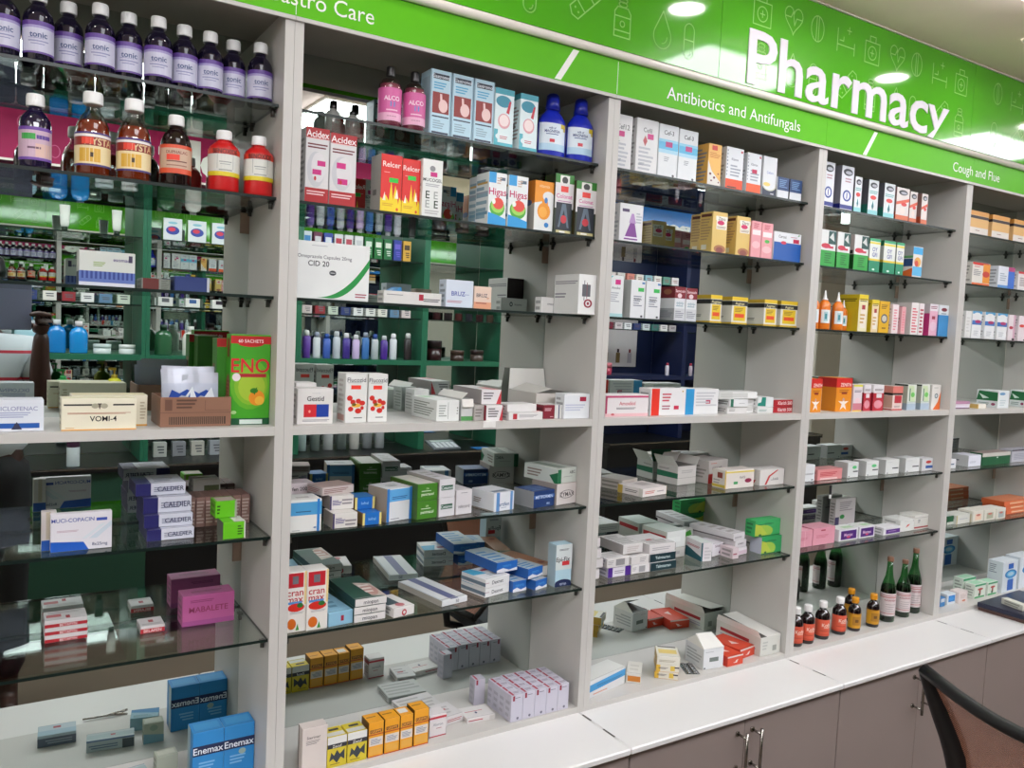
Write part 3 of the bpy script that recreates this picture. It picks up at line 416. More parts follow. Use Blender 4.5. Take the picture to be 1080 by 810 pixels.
('c', 'herbal_syrup_box', 'green white and black carton with body outline, left of two', 'box', 0.662, 0.04, 1.963, 0.0558, 0.045, 0.143, 0.0, 0, '1e2a14', 'r 0 .85 1 1 2c7a24;r .25 .78 .75 .98 e0e0da;e .5 .9 .16 .06 3a3a3a;r 0 .42 1 .85 dcd8d8;r .3 .7 .7 .8 e03a30;t .5 .63 .07 c83a8a Colonat;l .15 .5 .85 .56 2 b07aa0;r .08 .06 .92 .52 1c2430;p 5a6a7a .2 .1 .4 .5 .6 .5 .8 .1 .7 .1 .5 .4 .3 .1;e .5 .24 .16 .07 c02c38;r .12 0 .9 .05 c8c088;r .3 .01 .6 .04 e8e8e0', '', ''),
('c', 'herbal_syrup_box', 'green white and black carton with body outline, right of two', 'box', 0.7182, 0.03, 1.963, 0.0625, 0.045, 0.132, 0.0, 0, '1e2a14', 'r 0 .85 1 1 2c7a24;r .25 .78 .75 .98 e0e0da;e .5 .9 .16 .06 3a3a3a;r 0 .42 1 .85 dcd8d8;r .3 .7 .7 .8 e03a30;t .5 .63 .07 c83a8a Colonat;l .15 .5 .85 .56 2 b07aa0;r .08 .06 .92 .52 1c2430;p 5a6a7a .2 .1 .4 .5 .6 .5 .8 .1 .7 .1 .5 .4 .3 .1;e .5 .24 .16 .07 c02c38;r .12 0 .9 .05 c8c088;r .3 .01 .6 .04 e8e8e0|L:r 0 0 1 1 3a3418;r .2 .1 .6 .9 8a7020', '', ''),
('c', 'capsule_box', 'large white capsule box with sweeping green arc on third shelf', 'box', 0.0193, 0.045, 1.767, 0.1701, 0.035, 0.118, 0.0, 0, 'dfe1df', 'a 1a8a3c;t .42 .74 .06 6a6c70 Omeprazole Capsules 20mg;t .34 .62 .09 2a2c30 CID 20;e .52 .47 .045 .045 3a3c42;r .49 .465 .55 .475 dfe1df;l .82 .05 .97 .14 2 a04a5a;l .25 .92 .5 .94 1 a8a8b0', '', ''),
('c', 'medicine_box', 'small light blue box lying tilted beside the arc box', 'box', 0.25, 0.0778, 1.767, 0.062, 0.026, 0.02, 32.0, -20, '3f8cc4', 'l .2 .3 .8 .7 2 a8d0ea|T:l .2 .3 .8 .7 2 a8d0ea', '', ''),
('c', 'medicine_box', 'long flat white box with dark red square on third shelf', 'box', 0.2236, 0.0422, 1.767, 0.1408, 0.035, 0.0275, 0.0, 0, 'd6d4d0', 'r .6 .35 .68 .85 a81c34;l .05 .65 .4 .75 1 7a7a7e;l .68 .25 .97 .55 2 4a4a4e', '', ''),
('c', 'medicine_box', 'pale blue box with blue name on third shelf', 'box', 0.3766, 0.045, 1.767, 0.0713, 0.035, 0.062, 0.0, 0, 'cdd6e2', 't .45 .5 .16 2a3a9c BRUZ;l .65 .45 .9 .5 1 8a9ac0;l .05 .15 .6 .25 2 b87a8a', '', ''),
('c', 'medicine_box', 'pale orange box with dark name beside the pale blue box', 'box', 0.456, 0.055, 1.767, 0.0472, 0.035, 0.052, 0.0, 0, 'e0c6b4', 't .45 .6 .16 3a3a4c BRUZ;t .8 .5 .1 c06a3a xr;r 0 0 1 .3 d99a78;l .1 .2 .9 .3 1 a05a4a', '', ''),
('c', 'medicine_box', 'large white and grey box with red ring end at right divider', 'box', 0.7261, 0.0112, 1.767, 0.0546, 0.105, 0.099, 0.0, 0, 'e0e0de', 'l .2 .3 .8 .9 1 5a5a60;r .3 .35 .34 .85 5a5a60;r .45 .4 .49 .8 7a4a50;e .55 .28 .24 .11 8a2034;e .55 .28 .14 .07 e0e0de;e .55 .28 .07 .04 8a2034|L:l .05 .75 .95 .85 2 8a8690;l .05 .4 .5 .55 2 8a8690|K:r 0 0 1 1 241014', '', ''),
('c', 'medicine_box', 'low white box with round emblem in front of the grey box', 'box', 0.689, 0.1168, 1.767, 0.0859, 0.03, 0.0415, 0.0, 0, 'e2e0de', 't .35 .6 .14 6a6a70 omacid;e .62 .6 .06 .16 3a3a44;e .62 .6 .03 .08 e2e0de', '', ''),
('c', 'medicine_box', 'white box with red and blue capsule block, beside the left divider', 'box', 0.0335, 0.024, 1.507, 0.0764, 0.05, 0.074, 0.0, 0, 'd9d6d2', 'r .18 .2 .53 .56 c8242e;r .53 .2 .88 .56 1c3a94;t .5 .72 .13 2a2a2e Gestid;e .34 .36 .03 .04 f0a090;l .15 .07 .9 .14 2 8a8a90;l .4 .86 .7 .88 1 a8a8ac', '', ''),
('c', 'medicine_box', 'plain white box behind the red and blue capsule box', 'box', 0.0467, 0.078, 1.507, 0.0448, 0.05, 0.082, 0.0, 0, 'dcdad6', '', '', ''),
('c', 'syrup_box', 'white carton with red fruits and orange tag, left of two', 'box', 0.1397, 0.032, 1.507, 0.0489, 0.05, 0.106, 0.0, 0, 'dcdcd8', 't .5 .87 .085 4a4a50 Flucozid;l .1 .8 .9 .82 1 8a8a8e;r .25 .68 .7 .76 e8382a;e .2 .5 .13 .055 c8281e;e .35 .42 .12 .05 c8281e;e .6 .44 .12 .05 c8281e;e .78 .4 .14 .05 c8281e;e .5 .35 .22 .04 e8b23a;e .25 .28 .12 .05 c8281e;e .6 .24 .15 .055 c8281e;e .78 .3 .08 .04 c8281e;l .4 .08 .9 .12 1 6a6a70;e .4 .37 .1 .03 6a5a10|L:l .2 .1 .8 .9 8 c2bcb8;r .1 .04 .9 .16 c89a92', '', ''),
('c', 'syrup_box', 'white carton with red fruits and orange tag, right of two', 'box', 0.193, 0.036, 1.507, 0.0449, 0.05, 0.105, 0.0, 0, 'dcdcd8', 't .5 .87 .085 4a4a50 Flucozid;l .1 .8 .9 .82 1 8a8a8e;r .25 .68 .7 .76 e8382a;e .2 .5 .13 .055 c8281e;e .35 .42 .12 .05 c8281e;e .6 .44 .12 .05 c8281e;e .78 .4 .14 .05 c8281e;e .5 .35 .22 .04 e8b23a;e .25 .28 .12 .05 c8281e;e .6 .24 .15 .055 c8281e;e .78 .3 .08 .04 c8281e;l .4 .08 .9 .12 1 6a6a70;e .4 .37 .1 .03 6a5a10', '', ''),
('c', 'medicine_box', 'white and pale green carton lying endwise on middle shelf front', 'box', 0.3516, 0.02, 1.507, 0.0578, 0.13, 0.048, 0.0, 0, 'dcdedb', 'l .1 .2 .45 .8 5 9aa09a;r .5 .1 .52 .9 7a8078;l .9 .3 .95 .7 3 303430|L:l .1 .15 .9 .85 6 8a9086|T:r .1 .55 .6 .9 a8c8a4', '', ''),
('c', 'medicine_box', 'plain grey white small carton at the mirror behind pale green one', 'box', 0.3665, 0.17, 1.507, 0.0402, 0.05, 0.06, 0.0, 0, 'c8cac6', 'l .1 .2 .9 .8 3 a8aaa6|L:l .1 .15 .9 .85 6 9a9e98', '', ''),
('c', 'open_box', 'grey white carton with curved open flap on middle shelf', 'box', 0.4177, 0.025, 1.507, 0.0308, 0.12, 0.05, 0.0, 0, 'c6c6c4', 'r 0 0 1 .2 4a8a4a', 'F', ''),
('c', 'medicine_box', 'white box with red corner wedge, standing at shelf front', 'box', 0.4772, 0.012, 1.507, 0.0448, 0.1, 0.036, 0.0, 0, 'dcd8d8', 'p c03a44 1 0 1 1 .8 0;l .12 .2 .75 .85 4 6a6468|L:r 0 0 1 1 8a2a38', '', ''),
('c', 'medicine_box', 'white box with red corner wedge, resting on two others', 'box', 0.4731, 0.03, 1.544, 0.0541, 0.14, 0.034, 0.0, 0, 'dcd8d8', 'p c03a44 1 0 1 1 .75 0;l .1 .3 .7 .85 3 6a6468|T:r .5 .0 .95 .5 c87078|L:r 0 0 1 1 9c9694', '', ''),
('c', 'medicine_box', 'dull white carton under the wedge box on middle shelf', 'box', 0.45, 0.02, 1.507, 0.0262, 0.1, 0.036, 0.0, 0, 'aca6a2', 'l .1 .2 .9 .8 3 7a7470|L:l .1 .1 .9 .9 3 8a8480', '', ''),
('c', 'medicine_box', 'long flat white box with small red mark, lying at shelf front', 'box', 0.5398, 0.012, 1.507, 0.0975, 0.06, 0.019, 0.0, 0, 'dcdad8', 'l .3 .3 .95 .7 3 9a969a;r .12 .1 .24 .8 b02834|T:r .7 .0 1 1 e0c0bc', '', ''),
('c', 'medicine_box', 'long flat plain white box resting on the red marked one', 'box', 0.5385, 0.018, 1.5265, 0.0836, 0.06, 0.0175, 0.0, 0, 'e0dedc', '|T:l .1 .2 .9 .8 2 cac8c4', '', ''),
('c', 'medicine_box', 'maroon box with pale lettering on middle shelf', 'box', 0.646, 0.022, 1.507, 0.0335, 0.05, 0.034, 0.0, 0, '7c1c2c', 'l .1 .55 .7 .8 2 d8b0b4;l .6 .1 .95 .2 1 d8b0b4|T:r 0 0 1 1 c8c0c0', '', ''),
('c', 'medicine_box', 'narrow white box with navy edge between maroon and open carton', 'box', 0.6799, 0.022, 1.507, 0.0211, 0.05, 0.034, 0.0, 0, 'd6d4d2', 'r .5 0 .65 1 2a3060', '', ''),
('c', 'medicine_box', 'white box with dark red square standing before the open carton', 'box', 0.7014, 0.014, 1.507, 0.0793, 0.04, 0.062, 0.0, 0, 'dcdfe2', 'r .6 .7 .85 .88 9c1838;l .05 .3 .95 .6 3 b8bcd0;r .1 .96 .85 1 f0f0ee', '', ''),
('c', 'open_box', 'open white carton with tall raised lid and navy stripe', 'box', 0.6604, 0.078, 1.507, 0.1203, 0.135, 0.058, 0.0, 0, 'c2bdb6', '|L:r 0 0 1 .42 2a3a74', 'B', ''),
('c', 'medicine_box', 'white box with wide sky blue band, at left divider, front', 'box', 0.0193, 0.0122, 1.284, 0.0685, 0.06, 0.068, 0.0, 0, 'd8d8d4', 'r 0 .52 1 .92 4a94c4;r .86 0 .94 1 2a78c0;l .2 .6 .8 .66 1 2a4a70;l .1 .05 .4 .08 1 7a7a80;e .8 .12 .05 .03 6a7aa0|T:r .3 .3 .7 .5 b0aca8', '', ''),
('c', 'medicine_box', 'pale pink box with black digits, lower of two at left divider', 'box', 0.0558, 0.12, 1.284, 0.0483, 0.05, 0.055, 0.0, 0, 'cfc3c4', 't .4 .75 .15 2a2024 or 200;l .1 .2 .9 .5 3 9a8a8c', '', ''),
('c', 'medicine_box', 'pale pink box with black digits, upper of two at left divider', 'box', 0.0542, 0.12, 1.3395, 0.0524, 0.05, 0.026, 0.0, 0, 'cdc0c2', 't .4 .5 .3 2a2024 fen 200', '', ''),
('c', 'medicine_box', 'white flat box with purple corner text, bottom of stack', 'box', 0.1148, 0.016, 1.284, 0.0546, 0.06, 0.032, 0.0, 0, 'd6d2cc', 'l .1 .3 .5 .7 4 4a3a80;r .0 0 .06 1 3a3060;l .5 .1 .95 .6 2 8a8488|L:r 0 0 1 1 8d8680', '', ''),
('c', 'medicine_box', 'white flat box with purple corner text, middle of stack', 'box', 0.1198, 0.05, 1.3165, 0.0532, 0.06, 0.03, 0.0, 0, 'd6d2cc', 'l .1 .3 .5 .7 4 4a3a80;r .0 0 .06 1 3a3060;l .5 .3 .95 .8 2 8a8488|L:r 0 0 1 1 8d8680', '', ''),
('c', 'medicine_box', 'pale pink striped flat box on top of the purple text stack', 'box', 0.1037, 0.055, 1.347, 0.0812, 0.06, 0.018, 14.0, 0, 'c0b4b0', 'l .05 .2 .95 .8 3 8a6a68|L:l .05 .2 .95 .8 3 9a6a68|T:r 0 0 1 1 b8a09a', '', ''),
('c', 'medicine_box', 'blue and yellow small box, lower of two', 'box', 0.1828, 0.0193, 1.284, 0.0436, 0.05, 0.027, 0.0, 0, '1a68b8', 'r 0 0 .12 1 d8c878;r .88 0 1 1 d8c878;t .5 .5 .22 9ac4e8 lofral|L:r 0 0 1 1 8a6a38', '', ''),
('c', 'medicine_box', 'blue and yellow small box, upper of two', 'box', 0.1782, 0.055, 1.3115, 0.0465, 0.05, 0.027, 0.0, 0, '1a68b8', 'r 0 0 .12 1 d8c878;r .88 0 1 1 d8c878;t .5 .5 .22 9ac4e8 lofral|L:r 0 0 1 1 8a6a38|T:r .1 0 .9 1 2a74b4', '', ''),
('c', 'medicine_box', 'white box with blue panel standing beside green boxes', 'box', 0.2417, 0.0267, 1.284, 0.0701, 0.0698, 0.074, 13.7, 0, 'd4d6d8', 'r .0 0 .1 1 2a72b8;r .9 0 1 1 2a72b8;r .1 .6 .9 .97 5aa0d4;l .2 .66 .8 .76 2 2a5a90;l .15 .05 .6 .1 1 8a8a90|L:r 0 0 1 1 a09484|T:l .3 .3 .7 .6 2 7a8a8a', '', ''),
('c', 'medicine_box', 'green box with white lettering, lower of two', 'box', 0.3138, 0.0229, 1.284, 0.0554, 0.1138, 0.041, 8.4, 0, '3f7a1e', 'l .2 .55 .8 .62 1 e0ecd8;t .5 .4 .16 e0ecd8 pantrazol;t .5 .72 .1 c0d8a8 DR|L:r 0 0 1 1 3e5c1c', '', ''),
('c', 'medicine_box', 'green box with white lettering, upper of two', 'box', 0.3134, 0.0228, 1.3255, 0.0554, 0.1138, 0.039, 8.4, 0, '3f7a1e', 'l .2 .55 .8 .62 1 e0ecd8;t .5 .4 .16 e0ecd8 pantrazol;t .5 .72 .1 c0d8a8 DR|L:r 0 0 1 1 3e5c1c|T:r .1 .02 .95 .98 d8d4cc', '', ''),
('c', 'medicine_box', 'white carton with dark green label, lower of two', 'box', 0.3716, 0.0287, 1.284, 0.0461, 0.0981, 0.044, 9.6, 0, 'd4d2d4', 'r .12 .4 .85 .66 2c5a44;t .5 .53 .16 d8e0dc Cetamol|L:r 0 0 1 1 a8a29c|T:l .2 .2 .8 .8 3 b0b0aa', '', ''),
('c', 'medicine_box', 'white carton with dark green label, upper of two', 'box', 0.3713, 0.0286, 1.3285, 0.0461, 0.1308, 0.043, 9.6, 0, 'd4d2d4', 'r .12 .4 .85 .66 2c5a44;t .5 .53 .16 d8e0dc Cetamol|L:r 0 0 1 1 a8a29c|T:l .2 .2 .8 .8 3 b0b0aa', '', ''),
('c', 'medicine_box', 'plain white box with small grey lettering beside dark green labels', 'box', 0.4199, 0.0351, 1.284, 0.0459, 0.0648, 0.058, 6.7, 0, 'd2ced0', 't .5 .33 .12 6a6468 nifecard;r 0 .35 1 .37 b8b4b6;l .3 .86 .8 .9 1 6a6a6e', '', ''),
('c', 'medicine_box', 'white box with blue side bars on upper lower glass shelf', 'box', 0.5193, 0.0288, 1.284, 0.067, 0.0819, 0.046, 11.4, 0, 'dadce0', 'r .12 0 .28 1 5a8ac0;r .8 0 .92 1 5a8ac0;t .5 .36 .2 3a5a8a artifen;l .35 .15 .7 .2 1 6a7a9a|L:l .1 .3 .5 .6 3 8a7a70;r 0 0 1 .05 8a8074|T:r .1 .1 .8 .3 6a7a8a', '', ''),
('c', 'medicine_box', 'dark blue box with white lettering near right divider', 'box', 0.6333, 0.0279, 1.284, 0.0731, 0.0721, 0.042, 10.4, 0, '16356a', 'r 0 .55 1 .75 2a5aa0;t .5 .63 .18 d8e4f4 METFORMIN;t .7 .2 .12 b0c4e0 850|L:r 0 0 1 1 8a8c90|T:l .1 .1 .9 .9 4 5a78a8', '', ''),
('c', 'medicine_box', 'white box with oval framed name near right divider', 'box', 0.7082, 0.0366, 1.284, 0.074, 0.0874, 0.054, 11.8, 0, 'd6cecb', 'e .52 .48 .36 .2 6a6466;e .52 .48 .33 .17 d6cecb;t .52 .48 .2 3a3436 ZYMAX|L:r 0 0 1 1 a09690|T:r 0 0 1 1 d8c8c4', '', ''),
('c', 'medicine_box', 'white box with dark green corner stripe on the oval name box', 'box', 0.7108, 0.0381, 1.3385, 0.0717, 0.1185, 0.038, 12.9, 0, 'ccd2ca', 'r 0 0 .18 .95 1c6a44;t .76 .7 .2 3a3a3a ABC;l .3 .4 .9 .45 1 8a8a8a|L:p 1c6a44 .9 0 1 0 1 .75 .75 .5;l .1 .2 .6 .8 3 8a7a72|T:r .2 .1 .6 .9 8a9a8c', '', ''),
('c', 'syrup_box', 'white and red tall carton with fruit pictures, left of two', 'box', 0.0193, 0.0168, 1.072, 0.0424, 0.045, 0.128, 0.0, 0, 'dcd8d2', 'r .05 .74 .85 .98 b4202c;r .3 .8 .6 .93 6a6a70;t .45 .66 .11 b01c2c cran;t .45 .55 .11 b01c2c max;r .1 .47 .8 .51 4a8ac8;e .5 .41 .42 .07 c8281e;e .7 .44 .16 .04 2c6a2c;e .3 .14 .22 .09 c8641c;p 3a8a3c .5 .03 .6 .14 .68 .03;r .9 .45 1 1 e0c88c;l .2 .3 .9 .34 2 a8a8a8', '', ''),
('c', 'syrup_box', 'white and red tall carton with fruit pictures, right of two', 'box', 0.0621, 0.0127, 1.072, 0.0457, 0.045, 0.128, 0.0, 0, 'dcd8d2', 'r .05 .74 .85 .98 b4202c;r .3 .8 .6 .93 6a6a70;t .45 .66 .11 b01c2c cran;t .45 .55 .11 b01c2c max;r .1 .47 .8 .51 4a8ac8;e .5 .41 .42 .07 c8281e;e .7 .44 .16 .04 2c6a2c;e .3 .14 .22 .09 c8641c;p 3a8a3c .5 .03 .6 .14 .68 .03;r .9 .45 1 1 e0c88c;l .2 .3 .9 .34 2 a8a8a8', '', ''),
('c', 'medicine_box', 'light blue box with red mark lying beside the fruit cartons', 'box', 0.1115, 0.0148, 1.072, 0.0566, 0.1293, 0.03, 4.4, 0, '8ab8d0', 'r .5 .3 .62 .7 a02840|T:l .3 .2 .8 .8 3 5a8aa4', '', ''),
('c', 'medicine_box', 'white and dark green flat box with script name, bottom of three', 'box', 0.1683, 0.0139, 1.072, 0.074, 0.1612, 0.0165, 0.5, 0, 'dad6d4', 't .5 .5 .5 3a3a40 miopan|L:r 0 0 1 1 1c4038|T:r 0 0 1 1 1f4a3c;p c8b8ac .6 .1 1 0 .98 .6 .5 .7;e .75 .35 .2 .25 b88a80;l .55 .2 .95 .6 3 e0d4cc', '', ''),
('c', 'medicine_box', 'white and dark green flat box with script name, middle of three', 'box', 0.1683, 0.0139, 1.0895, 0.074, 0.1612, 0.0165, 0.5, 0, 'dad6d4', 't .5 .5 .5 3a3a40 miopan|L:r 0 0 1 1 1c4038|T:r 0 0 1 1 1f4a3c;p c8b8ac .6 .1 1 0 .98 .6 .5 .7;e .75 .35 .2 .25 b88a80;l .55 .2 .95 .6 3 e0d4cc', '', ''),
('c', 'medicine_box', 'white and dark green flat box with script name, top of three', 'box', 0.1701, 0.014, 1.107, 0.074, 0.1612, 0.0165, 0.5, 0, 'dad6d4', 't .5 .5 .5 3a3a40 miopan|L:r 0 0 1 1 1c4038|T:r 0 0 1 1 1f4a3c;p c8b8ac .6 .1 1 0 .98 .6 .5 .7;e .75 .35 .2 .25 b88a80;l .55 .2 .95 .6 3 e0d4cc', '', ''),
('c', 'medicine_box', 'short white box with red ring lying beside green flat boxes', 'box', 0.2587, 0.006, 1.072, 0.0556, 0.0899, 0.021, 10.8, 0, 'dcd8d6', 'e .5 .4 .12 .35 b02838;e .5 .4 .06 .18 dcd8d6|T:r .05 .3 .6 1 3a4c54;e .5 .2 .2 .12 b06068', '', ''),
('c', 'medicine_box', 'long white box with navy stripe on top lying on lowest glass', 'box', 0.3889, 0.0267, 1.072, 0.0758, 0.1786, 0.014, 9.9, 0, 'd6d8da', 't .6 .5 .5 4a4c60 50|T:r .35 0 .65 1 5a5e88;r 0 0 .06 1 b8bcc0|L:r 0 0 1 1 a8a49c', '', ''),
('c', 'medicine_box', 'white box with sky blue corner on top, lower of two', 'box', 0.513, 0.0403, 1.072, 0.0822, 0.0879, 0.022, 13.0, 0, 'dcdcdc', 't .5 .5 .4 30303a Dexnet;l .0 .5 .2 .6 1 9a5a70|L:r 0 .2 1 .6 6a7a8a|T:p 4aa4c8 0 .5 .5 .45 .35 1 0 1;r .5 .65 .8 .8 9c3040;l .4 .2 .9 .4 2 9aa4ac', '', ''),
('c', 'medicine_box', 'white box with sky blue corner on top, upper of two', 'box', 0.513, 0.0403, 1.0948, 0.0822, 0.0879, 0.022, 13.0, 0, 'dcdcdc', 't .5 .5 .4 30303a Dexnet;l .0 .5 .2 .6 1 9a5a70|L:r 0 .2 1 .6 6a7a8a|T:p 4aa4c8 0 .5 .5 .45 .35 1 0 1;r .5 .65 .8 .8 9c3040;l .4 .2 .9 .4 2 9aa4ac', '', ''),
('c', 'medicine_box', 'blue box with white wave, lower front one in blue pile', 'box', 0.5969, 0.0473, 1.072, 0.0431, 0.1063, 0.027, 6.8, 0, '1f62b4', 'p d8dce2 0 0 1 0 1 .3 .6 .15 .3 .4 0 .25;t .5 .62 .3 4a90d0 neuro|L:r 0 0 1 1 2458a0|T:r 0 0 1 1 b0bcc4;l .1 .1 .8 .8 4 4a88b8', '', ''),
('c', 'medicine_box', 'blue box with white wave, lower right one in blue pile', 'box', 0.6592, 0.0396, 1.072, 0.0457, 0.0976, 0.024, 17.1, 0, '1f62b4', 'p d8dce2 0 0 1 0 1 .3 .6 .15 .3 .4 0 .25;t .5 .62 .3 4a90d0 neuro|L:r 0 0 1 1 2458a0|T:r 0 0 1 1 b0bcc4;l .1 .1 .8 .8 4 4a88b8', '', ''),
('c', 'medicine_box', 'blue box with white wave, upper left one in blue pile', 'box', 0.5591, 0.066, 1.12, 0.0651, 0.1351, 0.026, 6.7, 0, '1f62b4', 'p d8dce2 0 0 1 0 1 .3 .6 .15 .3 .4 0 .25;t .5 .62 .3 4a90d0 neuro|L:r 0 0 1 1 2458a0|T:r 0 0 1 1 b0bcc4;l .1 .1 .8 .8 4 4a88b8', '', ''),
('c', 'medicine_box', 'blue box with white wave, upper right one in blue pile', 'box', 0.6414, 0.0485, 1.0995, 0.0573, 0.0811, 0.026, 16.6, 0, '1f62b4', 'p d8dce2 0 0 1 0 1 .3 .6 .15 .3 .4 0 .25;t .5 .62 .3 4a90d0 neuro|L:r 0 0 1 1 2458a0|T:r 0 0 1 1 b0bcc4;l .1 .1 .8 .8 4 4a88b8', '', ''),
('c', 'medicine_box', 'yellow edged white box, lower of two at the blue pile', 'box', 0.6971, 0.0851, 1.072, 0.0552, 0.0944, 0.022, 5.4, 0, 'd4d0c8', 'r 0 0 .12 1 c8a83c;r .3 0 .4 1 c8a83c;r .88 0 1 1 c8b43c', '', ''),
('c', 'medicine_box', 'brown sided long box lying on the yellow edged one', 'box', 0.6984, 0.0691, 1.0945, 0.0448, 0.1532, 0.026, 13.2, 0, 'd0ccc4', 'r .75 0 1 1 c8c03c|L:r 0 0 1 1 a07a60|T:r 0 0 1 1 a0765c;e .6 .2 .2 .06 7a3a30', '', ''),
('c', 'syrup_box', 'tall pale blue carton with dark name and red tag by right divider', 'box', 0.7172, 0.0381, 1.072, 0.0504, 0.035, 0.109, 0.0, 0, 'b4d4e2', 'r 0 .4 1 1 d4dcdc;t .45 .65 .1 20242c Epi-Fix;r .4 .5 .85 .6 d03038;l .2 .85 .8 .9 2 5a6468;e .5 .03 .6 .14 1c2a54;t .5 .07 .06 c0c8e0 syrup|L:r 0 0 1 1 a8bcc4', '', ''),
('c', 'inhaler_box', 'white slim carton with grey lettering at left divider', 'box', 0.0613, 0.012, 0.76, 0.0545, 0.03, 0.1, 0.0, 0, 'cfc4be', 't .45 .78 .06 4a4444 Sterimar;l .15 .62 .8 .72 3 8a8280|L:r .1 0 .3 1 7a726c', '', ''),
('c', 'cough_syrup_box', 'yellow carton with black figures and white top, left of two', 'box', 0.1171, 0.012, 0.76, 0.0432, 0.045, 0.068, 0.0, 0, 'c8b42a', 'r 0 .74 1 1 d4d4d0;r 0 .62 1 .76 2a2a34;r 0 0 1 .62 c8b42a;p 2c343c .1 .2 .2 .5 .35 .38 .5 .55 .65 .4 .9 .55 .9 .2 .7 .3 .5 .12 .3 .28;t .5 .68 .09 d8d8d0 Zecuf;l .15 .08 .8 .12 1 5a5020|T:r .05 .1 .95 .45 c8c8c4;r .3 .6 .8 .8 2a2a30', '', ''),
('c', 'cough_syrup_box', 'yellow carton with black figures and white top, right of two', 'box', 0.1626, 0.012, 0.76, 0.0446, 0.045, 0.068, 0.0, 0, 'c8b42a', 'r 0 .74 1 1 d4d4d0;r 0 .62 1 .76 2a2a34;r 0 0 1 .62 c8b42a;p 2c343c .1 .2 .2 .5 .35 .38 .5 .55 .65 .4 .9 .55 .9 .2 .7 .3 .5 .12 .3 .28;t .5 .68 .09 d8d8d0 Zecuf;l .15 .08 .8 .12 1 5a5020|T:r .05 .1 .95 .45 c8c8c4;r .3 .6 .8 .8 2a2a30', '', ''),
('c', 'cough_syrup_box', 'orange yellow carton with grey text panel, first from left of four', 'box', 0.2111, 0.012, 0.76, 0.0356, 0.042, 0.08, 0.0, 0, 'e09a1a', 'r 0 .0 1 .03 c04a28;r 0 .62 1 .66 b0521c;r .1 .68 .9 .78 5a2c10;t .5 .73 .07 e8a040 GRIPPE;r .05 .32 .95 .56 d0c8c0;l .15 .36 .85 .52 4 7a8498;r .1 .06 .9 .28 d8a040|L:r 0 0 1 1 6a4414|T:l .1 .5 .9 .7 1 8a5a10', '', ''),
('c', 'cough_syrup_box', 'orange yellow carton with grey text panel, second from left of four', 'box', 0.2496, 0.012, 0.76, 0.0364, 0.042, 0.08, 0.0, 0, 'e09a1a', 'r 0 .0 1 .03 c04a28;r 0 .62 1 .66 b0521c;r .1 .68 .9 .78 5a2c10;t .5 .73 .07 e8a040 GRIPPE;r .05 .32 .95 .56 d0c8c0;l .15 .36 .85 .52 4 7a8498;r .1 .06 .9 .28 d8a040|L:r 0 0 1 1 6a4414|T:l .1 .5 .9 .7 1 8a5a10', '', ''),
('c', 'cough_syrup_box', 'orange yellow carton with grey text panel, third from left, taped of four', 'box', 0.2878, 0.012, 0.76, 0.0313, 0.042, 0.08, 0.0, 0, 'e09a1a', 'r 0 .0 1 .03 c04a28;r 0 .62 1 .66 b0521c;r .1 .68 .9 .78 5a2c10;t .5 .73 .07 e8a040 GRIPPE;r .05 .32 .95 .56 d0c8c0;l .15 .36 .85 .52 4 7a8498;r .1 .06 .9 .28 d8a040|L:r 0 0 1 1 6a4414|T:l .1 .5 .9 .7 1 8a5a10;r .1 .3 .8 .8 d8d4d0', '', ''),
('c', 'cough_syrup_box', 'orange yellow carton with grey text panel, fourth from left of four', 'box', 0.3221, 0.012, 0.76, 0.0368, 0.042, 0.085, 0.0, 0, 'e09a1a', 'r 0 .0 1 .03 c04a28;r 0 .62 1 .66 b0521c;r .1 .68 .9 .78 5a2c10;t .5 .73 .07 e8a040 GRIPPE;r .05 .32 .95 .56 d0c8c0;l .15 .36 .85 .52 4 7a8498;r .1 .06 .9 .28 d8a040|L:r 0 0 1 1 6a4414|T:l .1 .5 .9 .7 1 8a5a10', '', ''),
('c', 'medicine_box', 'small white carton with red top and foot beside orange cartons', 'box', 0.3709, 0.0302, 0.76, 0.0444, 0.035, 0.054, 0.0, 0, 'd8d2d2', 'r 0 0 1 .05 b02c38;r 0 .8 1 .9 b8303c;t .5 .55 .12 8a9098 Aluron;l .4 .35 .8 .4 1 a03040|L:r .0 .7 1 .9 a02c38;l .2 .2 .8 .6 4 8a8480', '', ''),
('c', 'medicine_box', 'flat white box with red lettering lying alone near maroon top bunch', 'box', 0.4831, 0.0493, 0.76, 0.0763, 0.0593, 0.0135, -4.7, 0, 'd8d4d2', 'l .05 .3 .7 .7 1 b05058;r .8 .1 1 .9 c8c4c0|T:l .1 .5 .9 .6 1 c06a70;e .45 .4 .04 .08 3a3a60', '', ''),
('c', 'medicine_box', 'flat white box leaning behind the small red topped carton', 'box', 0.4312, 0.0645, 0.76, 0.0536, 0.0722, 0.021, 6.8, 0, 'd0cccc', 'l .1 .3 .9 .7 2 b06a70|T:l .1 .2 .8 .8 3 b0acac;r .2 .5 .5 .6 b05a60', '', ''),
('c', 'medicine_box', 'flat grey white box, longest of the loose ones behind orange cartons', 'box', 0.3655, 0.1361, 0.76, 0.103, 0.0866, 0.014, 3.3, 0, 'c4c2c0', 'l .1 .2 .9 .8 2 9a9896|T:l .05 .1 .95 .9 4 a8a6a4', '', ''),
('c', 'medicine_box', 'white carton with maroon top stripe, first from left in front row of bunch', 'box', 0.581, 0.0075, 0.76, 0.0345, 0.0275, 0.068, 0.0, 0, 'c2bfcc', 'r .15 .78 .32 .97 8c1c34;l .35 .86 .9 .9 1 5a5464;e .6 .12 .1 .05 6a6878|T:r .12 .0 .3 .9 9c2c44;l .4 .3 .9 .7 2 8a8494|L:l .1 .1 .9 .8 3 aaa8b4', '', ''),
